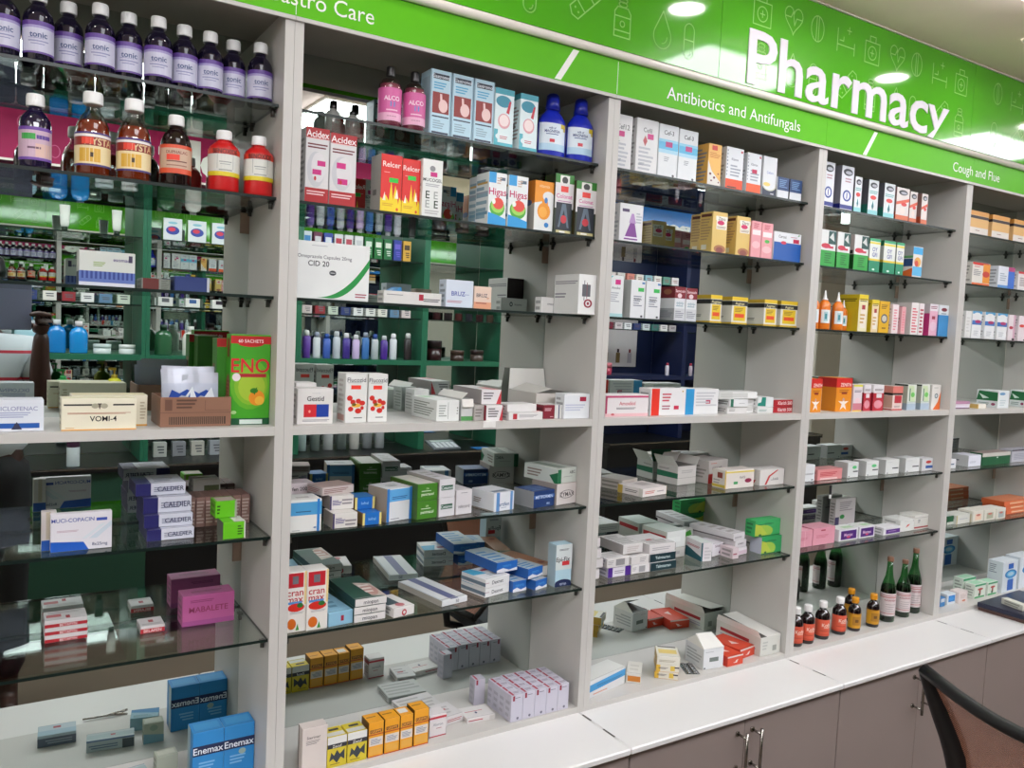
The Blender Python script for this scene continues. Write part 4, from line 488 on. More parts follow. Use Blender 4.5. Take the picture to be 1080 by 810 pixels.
('c', 'medicine_box', 'white carton with maroon top stripe, second from left in front row of bunch', 'box', 0.6162, 0.0075, 0.76, 0.0345, 0.0275, 0.07, 0.0, 0, 'c2bfcc', 'r .15 .78 .32 .97 8c1c34;l .35 .86 .9 .9 1 5a5464;e .6 .12 .1 .05 6a6878|T:r .12 .0 .3 .9 9c2c44;l .4 .3 .9 .7 2 8a8494|L:l .1 .1 .9 .8 3 aaa8b4', '', ''),
('c', 'medicine_box', 'white carton with maroon top stripe, third from left in front row of bunch', 'box', 0.6514, 0.0075, 0.76, 0.0345, 0.0275, 0.07, 0.0, 0, 'c2bfcc', 'r .15 .78 .32 .97 8c1c34;l .35 .86 .9 .9 1 5a5464;e .6 .12 .1 .05 6a6878|T:r .12 .0 .3 .9 9c2c44;l .4 .3 .9 .7 2 8a8494|L:l .1 .1 .9 .8 3 aaa8b4', '', ''),
('c', 'medicine_box', 'white carton with maroon top stripe, fourth from left in front row of bunch', 'box', 0.6866, 0.0075, 0.76, 0.0345, 0.0275, 0.068, 0.0, 0, 'c2bfcc', 'r .15 .78 .32 .97 8c1c34;l .35 .86 .9 .9 1 5a5464;e .6 .12 .1 .05 6a6878|T:r .12 .0 .3 .9 9c2c44;l .4 .3 .9 .7 2 8a8494|L:l .1 .1 .9 .8 3 aaa8b4', '', ''),
('c', 'medicine_box', 'white carton with maroon top stripe, fifth from left in front row of bunch', 'box', 0.7218, 0.0075, 0.76, 0.0345, 0.0275, 0.068, 0.0, 0, 'c2bfcc', 'r .15 .78 .32 .97 8c1c34;l .35 .86 .9 .9 1 5a5464;e .6 .12 .1 .05 6a6878|T:r .12 .0 .3 .9 9c2c44;l .4 .3 .9 .7 2 8a8494|L:l .1 .1 .9 .8 3 aaa8b4', '', ''),
('c', 'medicine_box', 'white carton with maroon top stripe, first from left in second row of bunch', 'box', 0.581, 0.0357, 0.76, 0.0345, 0.0275, 0.068, 0.0, 0, 'c2bfcc', 'r .15 .78 .32 .97 8c1c34;l .35 .86 .9 .9 1 5a5464;e .6 .12 .1 .05 6a6878|T:r .12 .0 .3 .9 9c2c44;l .4 .3 .9 .7 2 8a8494|L:l .1 .1 .9 .8 3 aaa8b4', '', ''),
('c', 'medicine_box', 'white carton with maroon top stripe, second from left in second row of bunch', 'box', 0.6162, 0.0357, 0.76, 0.0345, 0.0275, 0.07, 0.0, 0, 'c2bfcc', 'r .15 .78 .32 .97 8c1c34;l .35 .86 .9 .9 1 5a5464;e .6 .12 .1 .05 6a6878|T:r .12 .0 .3 .9 9c2c44;l .4 .3 .9 .7 2 8a8494|L:l .1 .1 .9 .8 3 aaa8b4', '', ''),
('c', 'medicine_box', 'white carton with maroon top stripe, third from left in second row of bunch', 'box', 0.6514, 0.0357, 0.76, 0.0345, 0.0275, 0.07, 0.0, 0, 'c2bfcc', 'r .15 .78 .32 .97 8c1c34;l .35 .86 .9 .9 1 5a5464;e .6 .12 .1 .05 6a6878|T:r .12 .0 .3 .9 9c2c44;l .4 .3 .9 .7 2 8a8494|L:l .1 .1 .9 .8 3 aaa8b4', '', ''),
('c', 'medicine_box', 'white carton with maroon top stripe, fourth from left in second row of bunch', 'box', 0.6866, 0.0357, 0.76, 0.0345, 0.0275, 0.068, 0.0, 0, 'c2bfcc', 'r .15 .78 .32 .97 8c1c34;l .35 .86 .9 .9 1 5a5464;e .6 .12 .1 .05 6a6878|T:r .12 .0 .3 .9 9c2c44;l .4 .3 .9 .7 2 8a8494|L:l .1 .1 .9 .8 3 aaa8b4', '', ''),
('c', 'medicine_box', 'white carton with maroon top stripe, fifth from left in second row of bunch', 'box', 0.7218, 0.0357, 0.76, 0.0345, 0.0275, 0.068, 0.0, 0, 'c2bfcc', 'r .15 .78 .32 .97 8c1c34;l .35 .86 .9 .9 1 5a5464;e .6 .12 .1 .05 6a6878|T:r .12 .0 .3 .9 9c2c44;l .4 .3 .9 .7 2 8a8494|L:l .1 .1 .9 .8 3 aaa8b4', '', ''),
('c', 'medicine_box', 'white carton with maroon top stripe, first from left in third row of bunch', 'box', 0.581, 0.0639, 0.76, 0.0345, 0.0275, 0.068, 0.0, 0, 'c2bfcc', 'r .15 .78 .32 .97 8c1c34;l .35 .86 .9 .9 1 5a5464;e .6 .12 .1 .05 6a6878|T:r .12 .0 .3 .9 9c2c44;l .4 .3 .9 .7 2 8a8494|L:l .1 .1 .9 .8 3 aaa8b4', '', ''),
('c', 'medicine_box', 'white carton with maroon top stripe, second from left in third row of bunch', 'box', 0.6162, 0.0639, 0.76, 0.0345, 0.0275, 0.07, 0.0, 0, 'c2bfcc', 'r .15 .78 .32 .97 8c1c34;l .35 .86 .9 .9 1 5a5464;e .6 .12 .1 .05 6a6878|T:r .12 .0 .3 .9 9c2c44;l .4 .3 .9 .7 2 8a8494|L:l .1 .1 .9 .8 3 aaa8b4', '', ''),
('c', 'medicine_box', 'white carton with maroon top stripe, third from left in third row of bunch', 'box', 0.6514, 0.0639, 0.76, 0.0345, 0.0275, 0.07, 0.0, 0, 'c2bfcc', 'r .15 .78 .32 .97 8c1c34;l .35 .86 .9 .9 1 5a5464;e .6 .12 .1 .05 6a6878|T:r .12 .0 .3 .9 9c2c44;l .4 .3 .9 .7 2 8a8494|L:l .1 .1 .9 .8 3 aaa8b4', '', ''),
('c', 'medicine_box', 'white carton with maroon top stripe, fourth from left in third row of bunch', 'box', 0.6866, 0.0639, 0.76, 0.0345, 0.0275, 0.068, 0.0, 0, 'c2bfcc', 'r .15 .78 .32 .97 8c1c34;l .35 .86 .9 .9 1 5a5464;e .6 .12 .1 .05 6a6878|T:r .12 .0 .3 .9 9c2c44;l .4 .3 .9 .7 2 8a8494|L:l .1 .1 .9 .8 3 aaa8b4', '', ''),
('c', 'medicine_box', 'white carton with maroon top stripe, fifth from left in third row of bunch', 'box', 0.7218, 0.0639, 0.76, 0.0345, 0.0275, 0.068, 0.0, 0, 'c2bfcc', 'r .15 .78 .32 .97 8c1c34;l .35 .86 .9 .9 1 5a5464;e .6 .12 .1 .05 6a6878|T:r .12 .0 .3 .9 9c2c44;l .4 .3 .9 .7 2 8a8494|L:l .1 .1 .9 .8 3 aaa8b4', '', ''),
('c', 'medicine_box', 'white carton with maroon top stripe, first from left in rear row of bunch', 'box', 0.581, 0.0921, 0.76, 0.0345, 0.0275, 0.068, 0.0, 0, 'c2bfcc', 'r .15 .78 .32 .97 8c1c34;l .35 .86 .9 .9 1 5a5464;e .6 .12 .1 .05 6a6878|T:r .12 .0 .3 .9 9c2c44;l .4 .3 .9 .7 2 8a8494|L:l .1 .1 .9 .8 3 aaa8b4', '', ''),
('c', 'medicine_box', 'white carton with maroon top stripe, second from left in rear row of bunch', 'box', 0.6162, 0.0921, 0.76, 0.0345, 0.0275, 0.07, 0.0, 0, 'c2bfcc', 'r .15 .78 .32 .97 8c1c34;l .35 .86 .9 .9 1 5a5464;e .6 .12 .1 .05 6a6878|T:r .12 .0 .3 .9 9c2c44;l .4 .3 .9 .7 2 8a8494|L:l .1 .1 .9 .8 3 aaa8b4', '', ''),
('c', 'medicine_box', 'white carton with maroon top stripe, third from left in rear row of bunch', 'box', 0.6514, 0.0921, 0.76, 0.0345, 0.0275, 0.07, 0.0, 0, 'c2bfcc', 'r .15 .78 .32 .97 8c1c34;l .35 .86 .9 .9 1 5a5464;e .6 .12 .1 .05 6a6878|T:r .12 .0 .3 .9 9c2c44;l .4 .3 .9 .7 2 8a8494|L:l .1 .1 .9 .8 3 aaa8b4', '', ''),
('c', 'medicine_box', 'white carton with maroon top stripe, fourth from left in rear row of bunch', 'box', 0.6866, 0.0921, 0.76, 0.0345, 0.0275, 0.068, 0.0, 0, 'c2bfcc', 'r .15 .78 .32 .97 8c1c34;l .35 .86 .9 .9 1 5a5464;e .6 .12 .1 .05 6a6878|T:r .12 .0 .3 .9 9c2c44;l .4 .3 .9 .7 2 8a8494|L:l .1 .1 .9 .8 3 aaa8b4', '', ''),
('c', 'medicine_box', 'white carton with maroon top stripe, fifth from left in rear row of bunch', 'box', 0.7218, 0.0921, 0.76, 0.0345, 0.0275, 0.068, 0.0, 0, 'c2bfcc', 'r .15 .78 .32 .97 8c1c34;l .35 .86 .9 .9 1 5a5464;e .6 .12 .1 .05 6a6878|T:r .12 .0 .3 .9 9c2c44;l .4 .3 .9 .7 2 8a8494|L:l .1 .1 .9 .8 3 aaa8b4', '', ''),
('c', 'medicine_box', 'white carton with maroon top stripe standing apart left of bunch', 'box', 0.547, 0.128, 0.76, 0.03, 0.03, 0.068, -4.0, 0, 'b8b4c0', 'r .15 .78 .32 .97 8c1c34|T:r .12 .0 .3 .9 9c2c44|L:l .1 .1 .9 .8 3 aaa8b4', '', ''),
('c', 'suspension_box', 'white tall carton with pink tag next to left divider', 'box', 0.842, 0.045, 2.144, 0.0561, 0.045, 0.138, 0.0, 0, 'dedede', 't .45 .78 .09 5a5a60 Cef12;r .2 .6 .55 .7 c8207c;p 2a8a6a .1 .5 .3 .52 .12 .46;l .12 .05 .8 .5 6 b0b4bc;l .15 .14 .45 .2 3 7a7e8a', '', ''),
('c', 'suspension_box', 'white tall carton with red diamond and pink tag', 'box', 0.9131, 0.045, 2.144, 0.0741, 0.045, 0.14, 0.0, 0, 'e0e0e0', 't .5 .8 .08 6a6a70 Cefil;r .5 .64 .78 .74 c8207c;p b84a50 .3 .6 .4 .7 .5 .6 .4 .5;l .12 .05 .8 .5 6 b0b4bc;l .15 .14 .45 .2 3 7a7e8a', '', ''),
('c', 'suspension_box', 'white tall carton with blue glow band, left of two', 'box', 0.9901, 0.045, 2.144, 0.0691, 0.045, 0.138, 0.0, 0, 'dfe3e6', 'e .5 .6 .5 .11 5ab4dc;r 0 .52 1 .68 5ab4dc;r 0 .46 1 .53 a8d4e8;r 0 .67 1 .72 8ccae4;t .5 .85 .08 30343c Cef-3;r .35 .58 .7 .68 b8307c;l .3 .3 .6 .4 3 9aa0a8;e .8 .05 .06 .025 4a4a50', '', ''),
('c', 'suspension_box', 'white tall carton with blue glow band, right of two', 'box', 1.0622, 0.045, 2.144, 0.0691, 0.045, 0.136, 0.0, 0, 'dfe3e6', 'e .5 .6 .5 .11 5ab4dc;r 0 .52 1 .68 5ab4dc;r 0 .46 1 .53 a8d4e8;r 0 .67 1 .72 8ccae4;t .5 .85 .08 30343c Cef-3;r .35 .58 .7 .68 b8307c;l .3 .3 .6 .4 3 9aa0a8;e .8 .05 .06 .025 4a4a50', '', ''),
('c', 'suspension_box', 'white and orange carton with dotted foot beside blue glow cartons', 'box', 1.1683, 0.04, 2.144, 0.0509, 0.065, 0.114, 0.0, 0, 'e8b45a', 'p dedad2 0 0 1 0 1 .1 .3 .35 0 .6;r .25 .85 .65 .96 d03a2a;l .1 .66 .9 .8 4 c87a2a;e .2 .28 .08 .03 6a2a3a;e .8 .3 .06 .02 8a3a2a;e .5 .2 .08 .03 6a2a3a;e .3 .12 .07 .02 6a2a3a;e .85 .1 .06 .02 6a2a3a|L:l .1 .1 .9 .9 9 8a8c94', '', ''),
('c', 'suspension_box', 'white carton with vivid orange foot block, left of two', 'box', 1.2386, 0.04, 2.144, 0.0681, 0.05, 0.116, 0.0, 0, 'dde0e4', 'l .25 .3 .85 .6 4 9aa0ac;t .5 .72 .06 6a7080 Klavox;l .04 .3 .1 .95 8 6a7a90;e .88 .92 .06 .03 c03040;r 0 0 1 .24 e04a14;l .1 .02 .8 .08 1 3a2a20', '', ''),
('c', 'suspension_box', 'white carton with vivid orange foot block, right of two', 'box', 1.3284, 0.045, 2.144, 0.059, 0.05, 0.114, 0.0, 0, 'dde0e4', 'l .25 .3 .85 .6 4 9aa0ac;t .5 .72 .06 6a7080 Klavox;l .04 .3 .1 .95 8 6a7a90;e .88 .92 .06 .03 c03040;r 0 0 1 .24 e45a24;r .35 .5 .7 .6 b81c4c', '', ''),
('c', 'suspension_box', 'white carton with yellow crescent over navy foot', 'box', 1.396, 0.045, 2.144, 0.0584, 0.05, 0.114, 0.0, 0, 'dcdfe2', 'r 0 0 1 .24 2c3448;e .5 .28 .5 .14 c8ccb8;e .5 .3 .46 .13 dcdfe2;e .3 .3 .25 .05 e0c86a;t .5 .6 .06 7a8ac0 Cefuro;l .6 .05 .9 .1 1 c8c8d0', '', ''),
('c', 'suspension_box', 'small white carton with navy upper block, left of two', 'box', 1.4549, 0.04, 2.144, 0.0497, 0.045, 0.062, 0.0, 0, 'd6dade', 'r .0 .38 1 1 22406e;l .15 .5 .85 .9 5 6a90bc', '', ''),
('c', 'suspension_box', 'small white carton with navy upper block, right of two', 'box', 1.5094, 0.04, 2.144, 0.054, 0.045, 0.062, 0.0, 0, 'd6dade', 'r .0 .38 1 1 22406e;l .15 .5 .85 .9 5 6a90bc|L:r 0 0 1 1 20242c', '', ''),
('c', 'suspension_box', 'white carton with purple cone picture beside left divider', 'box', 0.8716, 0.045, 1.963, 0.0783, 0.045, 0.098, 0.0, 0, 'dcdcde', 'p 7a3a8c .2 .06 .8 .06 .65 .5 .45 .5;p b08ac0 .4 .5 .7 .5 .6 .75 .5 .75;r .2 .1 .85 .14 e4dce8;r .1 .78 .4 .86 4a3a60;l .7 .5 .95 .8 4 b0b4bc|L:l .1 .1 .9 .8 6 a8acb4', '', ''),
('c', 'suspension_box', 'cream yellow carton with crimson dot, left front one', 'box', 1.2053, 0.045, 1.963, 0.0577, 0.05, 0.114, 0.0, 0, 'd8b868', 'r .2 .8 1 .9 e0dccc;t .55 .84 .09 3a3a30 10815;r .25 .58 .95 .9 e6e2d6;t .6 .84 .08 4a4034 Zitro;e .55 .74 .24 .055 c8205c;l .3 .6 .9 .66 2 9a7a60;e .55 .1 .4 .1 a87048;e .55 .08 .25 .07 8c4a40|L:r .1 .88 .9 .95 5a2a20;l .1 .3 .9 .85 8 b09060;r .2 .08 .6 .2 e0dcc8', '', ''),
('c', 'suspension_box', 'cream yellow carton behind the left front one', 'box', 1.2219, 0.098, 1.963, 0.0566, 0.05, 0.114, 0.0, 0, 'd2b474', 'r .2 .8 1 .9 e0dccc;t .55 .84 .09 3a3a30 10815;r .25 .58 .95 .9 e6e2d6;t .6 .84 .08 4a4034 Zitro;e .55 .74 .24 .055 c8205c;l .3 .6 .9 .66 2 9a7a60;e .55 .1 .4 .1 a87048;e .55 .08 .25 .07 8c4a40|L:r .1 .88 .9 .95 5a2a20;l .1 .3 .9 .85 8 b09060;r .2 .08 .6 .2 e0dcc8', '', ''),
('c', 'suspension_box', 'cream yellow carton with crimson dot, right front one', 'box', 1.3012, 0.045, 1.963, 0.0563, 0.06, 0.112, 0.0, 0, 'd8b868', 'r .2 .8 1 .9 e0dccc;t .55 .84 .09 3a3a30 10815;r .25 .58 .95 .9 e6e2d6;t .6 .84 .08 4a4034 Zitro;e .55 .74 .24 .055 c8205c;l .3 .6 .9 .66 2 9a7a60;e .55 .1 .4 .1 a87048;e .55 .08 .25 .07 8c4a40|L:r .1 .88 .9 .95 5a2a20;l .1 .3 .9 .85 8 b09060;r .2 .08 .6 .2 e0dcc8', '', ''),
('c', 'suspension_box', 'pink carton with white label, left of two', 'box', 1.3581, 0.04, 1.963, 0.0415, 0.05, 0.104, 0.0, 0, 'e09aa0', 'r .1 .62 .9 .76 f0e0e0;l .2 .8 .8 .95 3 c05a68;e .5 .35 .4 .1 e8b8bc', '', ''),
('c', 'suspension_box', 'pink carton with white label and green dot, right of two', 'box', 1.4018, 0.04, 1.963, 0.0473, 0.05, 0.103, 0.0, 0, 'e09aa0', 'r .1 .6 .9 .74 f0e0e0;l .2 .8 .8 .95 3 c05a68;e .5 .48 .22 .05 4ab04a;e .5 .25 .4 .1 e8b8bc', '', ''),
('c', 'suspension_box', 'wide white over royal blue carton by right divider', 'box', 1.4497, 0.035, 1.963, 0.1204, 0.05, 0.083, 0.0, 0, 'dcdee2', 'r 0 0 1 .64 1454a4;t .3 .84 .1 5a5a60 Ceroxi;e .35 .63 .1 .06 c82c4c;r .7 .66 .92 .8 b81c48;l .6 .84 .9 .88 1 b05a70;p 3a9a4a .85 .9 .95 .95 .9 .98', '', ''),
('c', 'suspension_box', 'white carton with pink tag and teal foot at left divider, third shelf', 'box', 0.8457, 0.045, 1.767, 0.051, 0.045, 0.107, 0.0, 0, 'dcdfdf', 'r .45 .78 .8 .9 c8207c;t .5 .7 .06 6a6a70 Amoksi;l .05 .35 .75 .6 5 a4a8b0;r 0 0 1 .08 a8d0d4;p 5ab0b8 0 .85 .3 .98 0 .98', '', ''),
('c', 'suspension_box', 'white carton with green tag, left of two', 'box', 0.9222, 0.045, 1.767, 0.0497, 0.06, 0.1, 0.0, 0, 'dadcde', 'r .5 .7 .9 .8 2cae4c;l .2 .3 .8 .6 5 8a8e98;t .5 .5 .06 4a4c54 Azithro;e .8 .05 .08 .03 4a4a50;r .75 .9 .95 .95 4a7ab0|L:r 0 0 1 1 b4b6b4', '', ''),
('c', 'suspension_box', 'white carton with green tag, right of two', 'box', 0.9755, 0.045, 1.767, 0.052, 0.06, 0.1, 0.0, 0, 'dadcde', 'r .5 .7 .9 .8 2cae4c;l .2 .3 .8 .6 5 8a8e98;t .5 .5 .06 4a4c54 Azithro;e .8 .05 .08 .03 4a4a50;r .75 .9 .95 .95 4a7ab0', '', ''),
('c', 'suspension_box', 'maroon over white carton, left of two', 'box', 1.079, 0.045, 1.767, 0.0393, 0.065, 0.092, 0.0, 0, 'd8dadc', 'r 0 .66 1 1 7c1624;t .5 .88 .08 e8d0d0 Samoxin;e .45 .74 .2 .07 e0c8cc;l .15 .4 .85 .55 2 9ab0b8;t .5 .5 .12 a8b4bc 125;r 0 0 1 .36 c4c6ca;l .1 .08 .9 .3 4 8a8c94|L:r 0 .66 1 1 6a1420;e .55 .85 .25 .08 8a5a3a;r 0 0 1 .36 9c9ea0;l .1 .08 .9 .3 4 7a7c84', '', ''),
('c', 'suspension_box', 'maroon over white carton, right of two', 'box', 1.121, 0.045, 1.767, 0.0412, 0.065, 0.091, 0.0, 0, 'd8dadc', 'r 0 .66 1 1 7c1624;t .5 .88 .08 e8d0d0 Samoxin;e .45 .74 .2 .07 e0c8cc;l .15 .4 .85 .55 2 9ab0b8;t .5 .5 .12 a8b4bc 125;r 0 0 1 .36 c4c6ca;l .1 .08 .9 .3 4 8a8c94', '', ''),
('c', 'antibiotic_box', 'yellow white and black banded carton, first from left of four in a row', 'box', 1.2112, 0.04, 1.767, 0.0445, 0.07, 0.078, 0.0, 0, 'd6d4c8', 'r 0 .86 1 1 d8b820;r 0 .68 1 .84 1c1c18;t .5 .76 .1 d8d0a0 Augmax;r .12 .12 .88 .66 d8b820;r .2 .24 .8 .38 d84a20;l .2 .44 .8 .6 3 8a6a20;r 0 0 1 .06 c8a81c|L:r 0 .86 1 1 b89a1c;r 0 .68 1 .84 1c1c18;l .1 .2 .5 .3 2 6a6a60;r 0 0 1 .06 b89a1c', '', ''),
('c', 'antibiotic_box', 'yellow white and black banded carton, second from left of four in a row', 'box', 1.2967, 0.04, 1.767, 0.0642, 0.06, 0.078, 0.0, 0, 'd6d4c8', 'r 0 .86 1 1 d8b820;r 0 .68 1 .84 1c1c18;t .5 .76 .1 d8d0a0 Augmax;r .12 .12 .88 .66 d8b820;r .2 .24 .8 .38 d84a20;l .2 .44 .8 .6 3 8a6a20;r 0 0 1 .06 c8a81c|L:r 0 .86 1 1 b89a1c;r 0 .68 1 .84 1c1c18;l .1 .2 .5 .3 2 6a6a60;r 0 0 1 .06 b89a1c', '', ''),
('c', 'antibiotic_box', 'yellow white and black banded carton, third from left of four in a row', 'box', 1.4323, 0.04, 1.767, 0.0556, 0.07, 0.078, 0.0, 0, 'd6d4c8', 'r 0 .86 1 1 d8b820;r 0 .68 1 .84 1c1c18;t .5 .76 .1 d8d0a0 Augmax;r .12 .12 .88 .66 d8b820;r .2 .24 .8 .38 d84a20;l .2 .44 .8 .6 3 8a6a20;r 0 0 1 .06 c8a81c|L:r 0 .86 1 1 b89a1c;r 0 .68 1 .84 1c1c18;l .1 .2 .5 .3 2 6a6a60;r 0 0 1 .06 b89a1c', '', ''),
('c', 'antibiotic_box', 'yellow white and black banded carton, fourth from left of four in a row', 'box', 1.5056, 0.04, 1.767, 0.0751, 0.03, 0.078, 0.0, 0, 'd6d4c8', 'r 0 .86 1 1 d8b820;r 0 .68 1 .84 1c1c18;t .5 .76 .1 d8d0a0 Augmax;r .12 .12 .88 .66 d8b820;r .2 .24 .8 .38 d84a20;l .2 .44 .8 .6 3 8a6a20;r 0 0 1 .06 c8a81c|L:r 0 .86 1 1 b89a1c;r 0 .68 1 .84 1c1c18;l .1 .2 .5 .3 2 6a6a60;r 0 0 1 .06 b89a1c', '', ''),
('c', 'medicine_box', 'white box with pink frame and red name at left divider', 'box', 0.8482, 0.0342, 1.507, 0.1469, 0.05, 0.0575, 0.0, 0, 'dcd6d6', 'r 0 .86 1 .95 b8406a;r 0 0 .04 .95 a83258;r 0 0 1 .14 e0b4b8;t .5 .6 .17 c04a5a Amoxikid;l .25 .32 .7 .42 2 4a4a50;e .17 .1 .04 .05 c05a60', '', ''),
('c', 'medicine_box', 'white box with broad scarlet left band', 'box', 1.0046, 0.0359, 1.507, 0.1286, 0.05, 0.073, 0.0, 0, 'e0dede', 'r .02 0 .24 1 d83020;l .32 .5 .62 .85 3 c04a58;r .66 .22 .8 .36 c02848;l .32 .2 .55 .4 2 a05a68;e .9 .9 .025 .03 b8a060', '', ''),
('c', 'medicine_box', 'white box with broad sky blue left band', 'box', 1.1336, 0.0406, 1.507, 0.1318, 0.05, 0.072, 0.0, 0, 'dcdcdc', 'r .0 0 .27 1 2a8ec4;r .62 .42 .76 .56 b02050;l .33 .3 .95 .9 5 bcbcc0', '', ''),
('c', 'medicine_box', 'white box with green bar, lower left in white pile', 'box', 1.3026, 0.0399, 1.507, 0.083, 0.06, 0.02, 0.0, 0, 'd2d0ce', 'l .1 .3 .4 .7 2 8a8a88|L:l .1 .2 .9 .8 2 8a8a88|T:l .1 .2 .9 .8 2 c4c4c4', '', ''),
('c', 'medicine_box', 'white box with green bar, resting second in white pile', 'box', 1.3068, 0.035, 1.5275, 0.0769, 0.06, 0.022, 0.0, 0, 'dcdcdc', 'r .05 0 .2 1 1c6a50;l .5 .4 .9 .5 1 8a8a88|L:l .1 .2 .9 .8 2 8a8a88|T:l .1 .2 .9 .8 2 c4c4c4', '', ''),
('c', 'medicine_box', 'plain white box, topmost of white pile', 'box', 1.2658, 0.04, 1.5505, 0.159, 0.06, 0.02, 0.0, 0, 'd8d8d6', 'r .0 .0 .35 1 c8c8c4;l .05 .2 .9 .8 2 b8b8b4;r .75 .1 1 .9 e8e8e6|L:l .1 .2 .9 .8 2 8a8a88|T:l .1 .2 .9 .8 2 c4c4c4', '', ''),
('c', 'medicine_box', 'plain white small box beside the white pile, bottom', 'box', 1.386, 0.05, 1.507, 0.0386, 0.06, 0.0215, 0.0, 0, 'dededc', 'l .1 .3 .9 .7 2 a8a8a4', '', ''),
('c', 'medicine_box', 'plain white small box beside the white pile, upper', 'box', 1.3841, 0.05, 1.529, 0.0406, 0.06, 0.021, 0.0, 0, 'd4d4d2', 'l .1 .3 .9 .7 2 a8a8a4', '', ''),
('c', 'medicine_box', 'white box with teal cross shape, upper of two', 'box', 1.4251, 0.035, 1.5245, 0.0686, 0.05, 0.03, 0.0, 0, 'd8dada', 'p 1c8070 .0 .15 .5 .1 .5 1 .25 1 .2 .5 0 .4|T:r .2 .2 .8 .8 d0d4d2', '', ''),
('c', 'medicine_box', 'white box with teal cross shape, lower of two', 'box', 1.425, 0.035, 1.507, 0.0686, 0.05, 0.017, 0.0, 0, 'd2d2d0', 'l .1 .3 .6 .7 2 7a9a90', '', ''),
('c', 'medicine_box', 'dark red box with white lettering, lower of two', 'box', 1.494, 0.0348, 1.507, 0.0867, 0.05, 0.0195, 0.0, 0, 'a81e28', 't .6 .5 .5 e8d8d8 Klarith 500|T:r 0 0 1 1 d8d0d0|L:r 0 0 1 1 8c1c24', '', ''),
('c', 'medicine_box', 'dark red box with white lettering, upper of two', 'box', 1.4941, 0.0348, 1.527, 0.0866, 0.05, 0.0195, 0.0, 0, 'a81e28', 't .6 .5 .5 e8d8d8 Klarith 500|T:r 0 0 1 1 d8d0d0|L:r 0 0 1 1 8c1c24', '', ''),
('c', 'medicine_box', 'white flat box with yellow left end on glass', 'box', 0.9954, 0.0376, 1.284, 0.1034, 0.0892, 0.023, 9.0, 0, 'dcd4d0', 'l .1 .3 .5 .7 2 c87a70;l .6 .4 .95 .6 1 8a8084|L:r .85 0 1 1 d0ccc4;r 0 0 .2 1 c8a848;l .3 .3 .8 .7 2 7a7472|T:r .4 .4 .8 .8 b8b0ac', '', ''),
('c', 'medicine_box', 'stack of pale flat carton behind the yellow ended box', 'box', 1.0002, 0.129, 1.284, 0.0758, 0.0823, 0.03, 15.5, 0, 'b8b0a8', 'l .1 .2 .9 .8 3 8a8078|T:r 0 0 1 1 b4b0a6', '', ''),
('c', 'open_box', 'white carton with dark green band and flaps standing open', 'box', 1.2199, 0.1392, 1.284, 0.083, 0.0819, 0.056, 5.4, 0, 'ccc8c4', 'r 0 .36 1 .38 9a9692;l .2 .6 .8 .8 2 b0acaa|L:p 1c6a4c 0 .35 1 .35 1 .62 0 .66;l .1 .75 .6 .85 2 8a8682', 'FB', '1c6a4c'),
('c', 'open_box', 'grey white box with red block behind the open green carton', 'box', 1.331, 0.1241, 1.284, 0.1003, 0.0886, 0.07, 9.8, 0, 'b4aeaa', 'r 0 0 .8 .42 c02c28;t .45 .65 .13 5a4a4c MAX MR;l .1 .85 .5 .9 1 c05a50|L:l .1 .2 .9 .8 4 8a8480', '', ''),
('c', 'medicine_box', 'white box with yellow top stripe and colour dots', 'box', 1.3174, 0.045, 1.284, 0.1232, 0.05, 0.055, 0.0, 0, 'dcd4cc', 'r 0 .84 1 .92 d8c44c;r 0 0 .04 1 c8a848;e .8 .38 .12 .12 8c1c44;r .3 .22 .44 .36 3a9a58;t .6 .58 .12 4a4448 Kof12|L:r .0 .05 1 .2 c8b040;r .4 .55 .8 .85 8a3a2c;l .1 .2 .6 .5 2 a8a09c', '', ''),
('c', 'medicine_box', 'white box with curved red line by right divider', 'box', 1.4674, 0.045, 1.284, 0.1087, 0.05, 0.049, 0.0, 0, 'd8d4d0', 'p c03030 .2 .05 .28 .05 .42 .55 .75 .92 .7 .95 .35 .6;l .45 .3 .85 .36 1 5a5a60;t .65 .42 .1 5a5458 K-cardin|L:p c03030 0 0 .5 0 .7 .35 .2 .2', '', ''),
('c', 'medicine_box', 'white box with purple side bars, lowest at pile front left', 'box', 0.8957, 0.045, 1.072, 0.0785, 0.05, 0.026, 0.0, 0, 'd8d4dc', 'r 0 0 .2 1 4a1f86;r .75 0 1 1 4a1f86;l .28 .3 .7 .7 2 9a94a4|T:r 0 0 1 1 b8b4b8', '', ''),
('c', 'medicine_box', 'white barcode box lying on the purple barred box', 'box', 0.8907, 0.045, 1.099, 0.0766, 0.06, 0.025, 0.0, 0, 'd8d4d2', 'r .4 .15 .8 .85 8c8a8c;l .05 .3 .35 .8 3 a8a4a6|T:l .1 .2 .9 .8 3 b8b4b2', '', ''),
('c', 'medicine_box', 'white box with barcode at the foot of the teal lidded pair', 'box', 0.9782, 0.045, 1.072, 0.0643, 0.06, 0.0235, 0.0, 0, 'd8d4d4', 'r .4 .15 .75 .85 9a989a;l .05 .3 .3 .8 3 a8a4a6', '', ''),
('c', 'medicine_box', 'white box above the barcode box beside the dark pair', 'box', 0.9757, 0.05, 1.096, 0.0677, 0.06, 0.0235, 0.0, 0, 'd4d0ce', 'l .5 .2 .9 .8 3 a8a4a6;r .0 .1 .05 .9 8a8684|T:l .1 .2 .9 .8 3 b8b4b2', '', ''),
('c', 'medicine_box', 'dark teal ended box with white name, lower of two', 'box', 1.0459, 0.045, 1.072, 0.096, 0.08, 0.0225, 0.0, 0, 'd4d0d0', 'r 0 0 1 1 16333a;t .5 .5 .36 c8d8d8 Telmisartan|T:l .1 .1 .9 .9 3 9a9ca0|L:r 0 0 1 1 b8b4b4', '', ''),
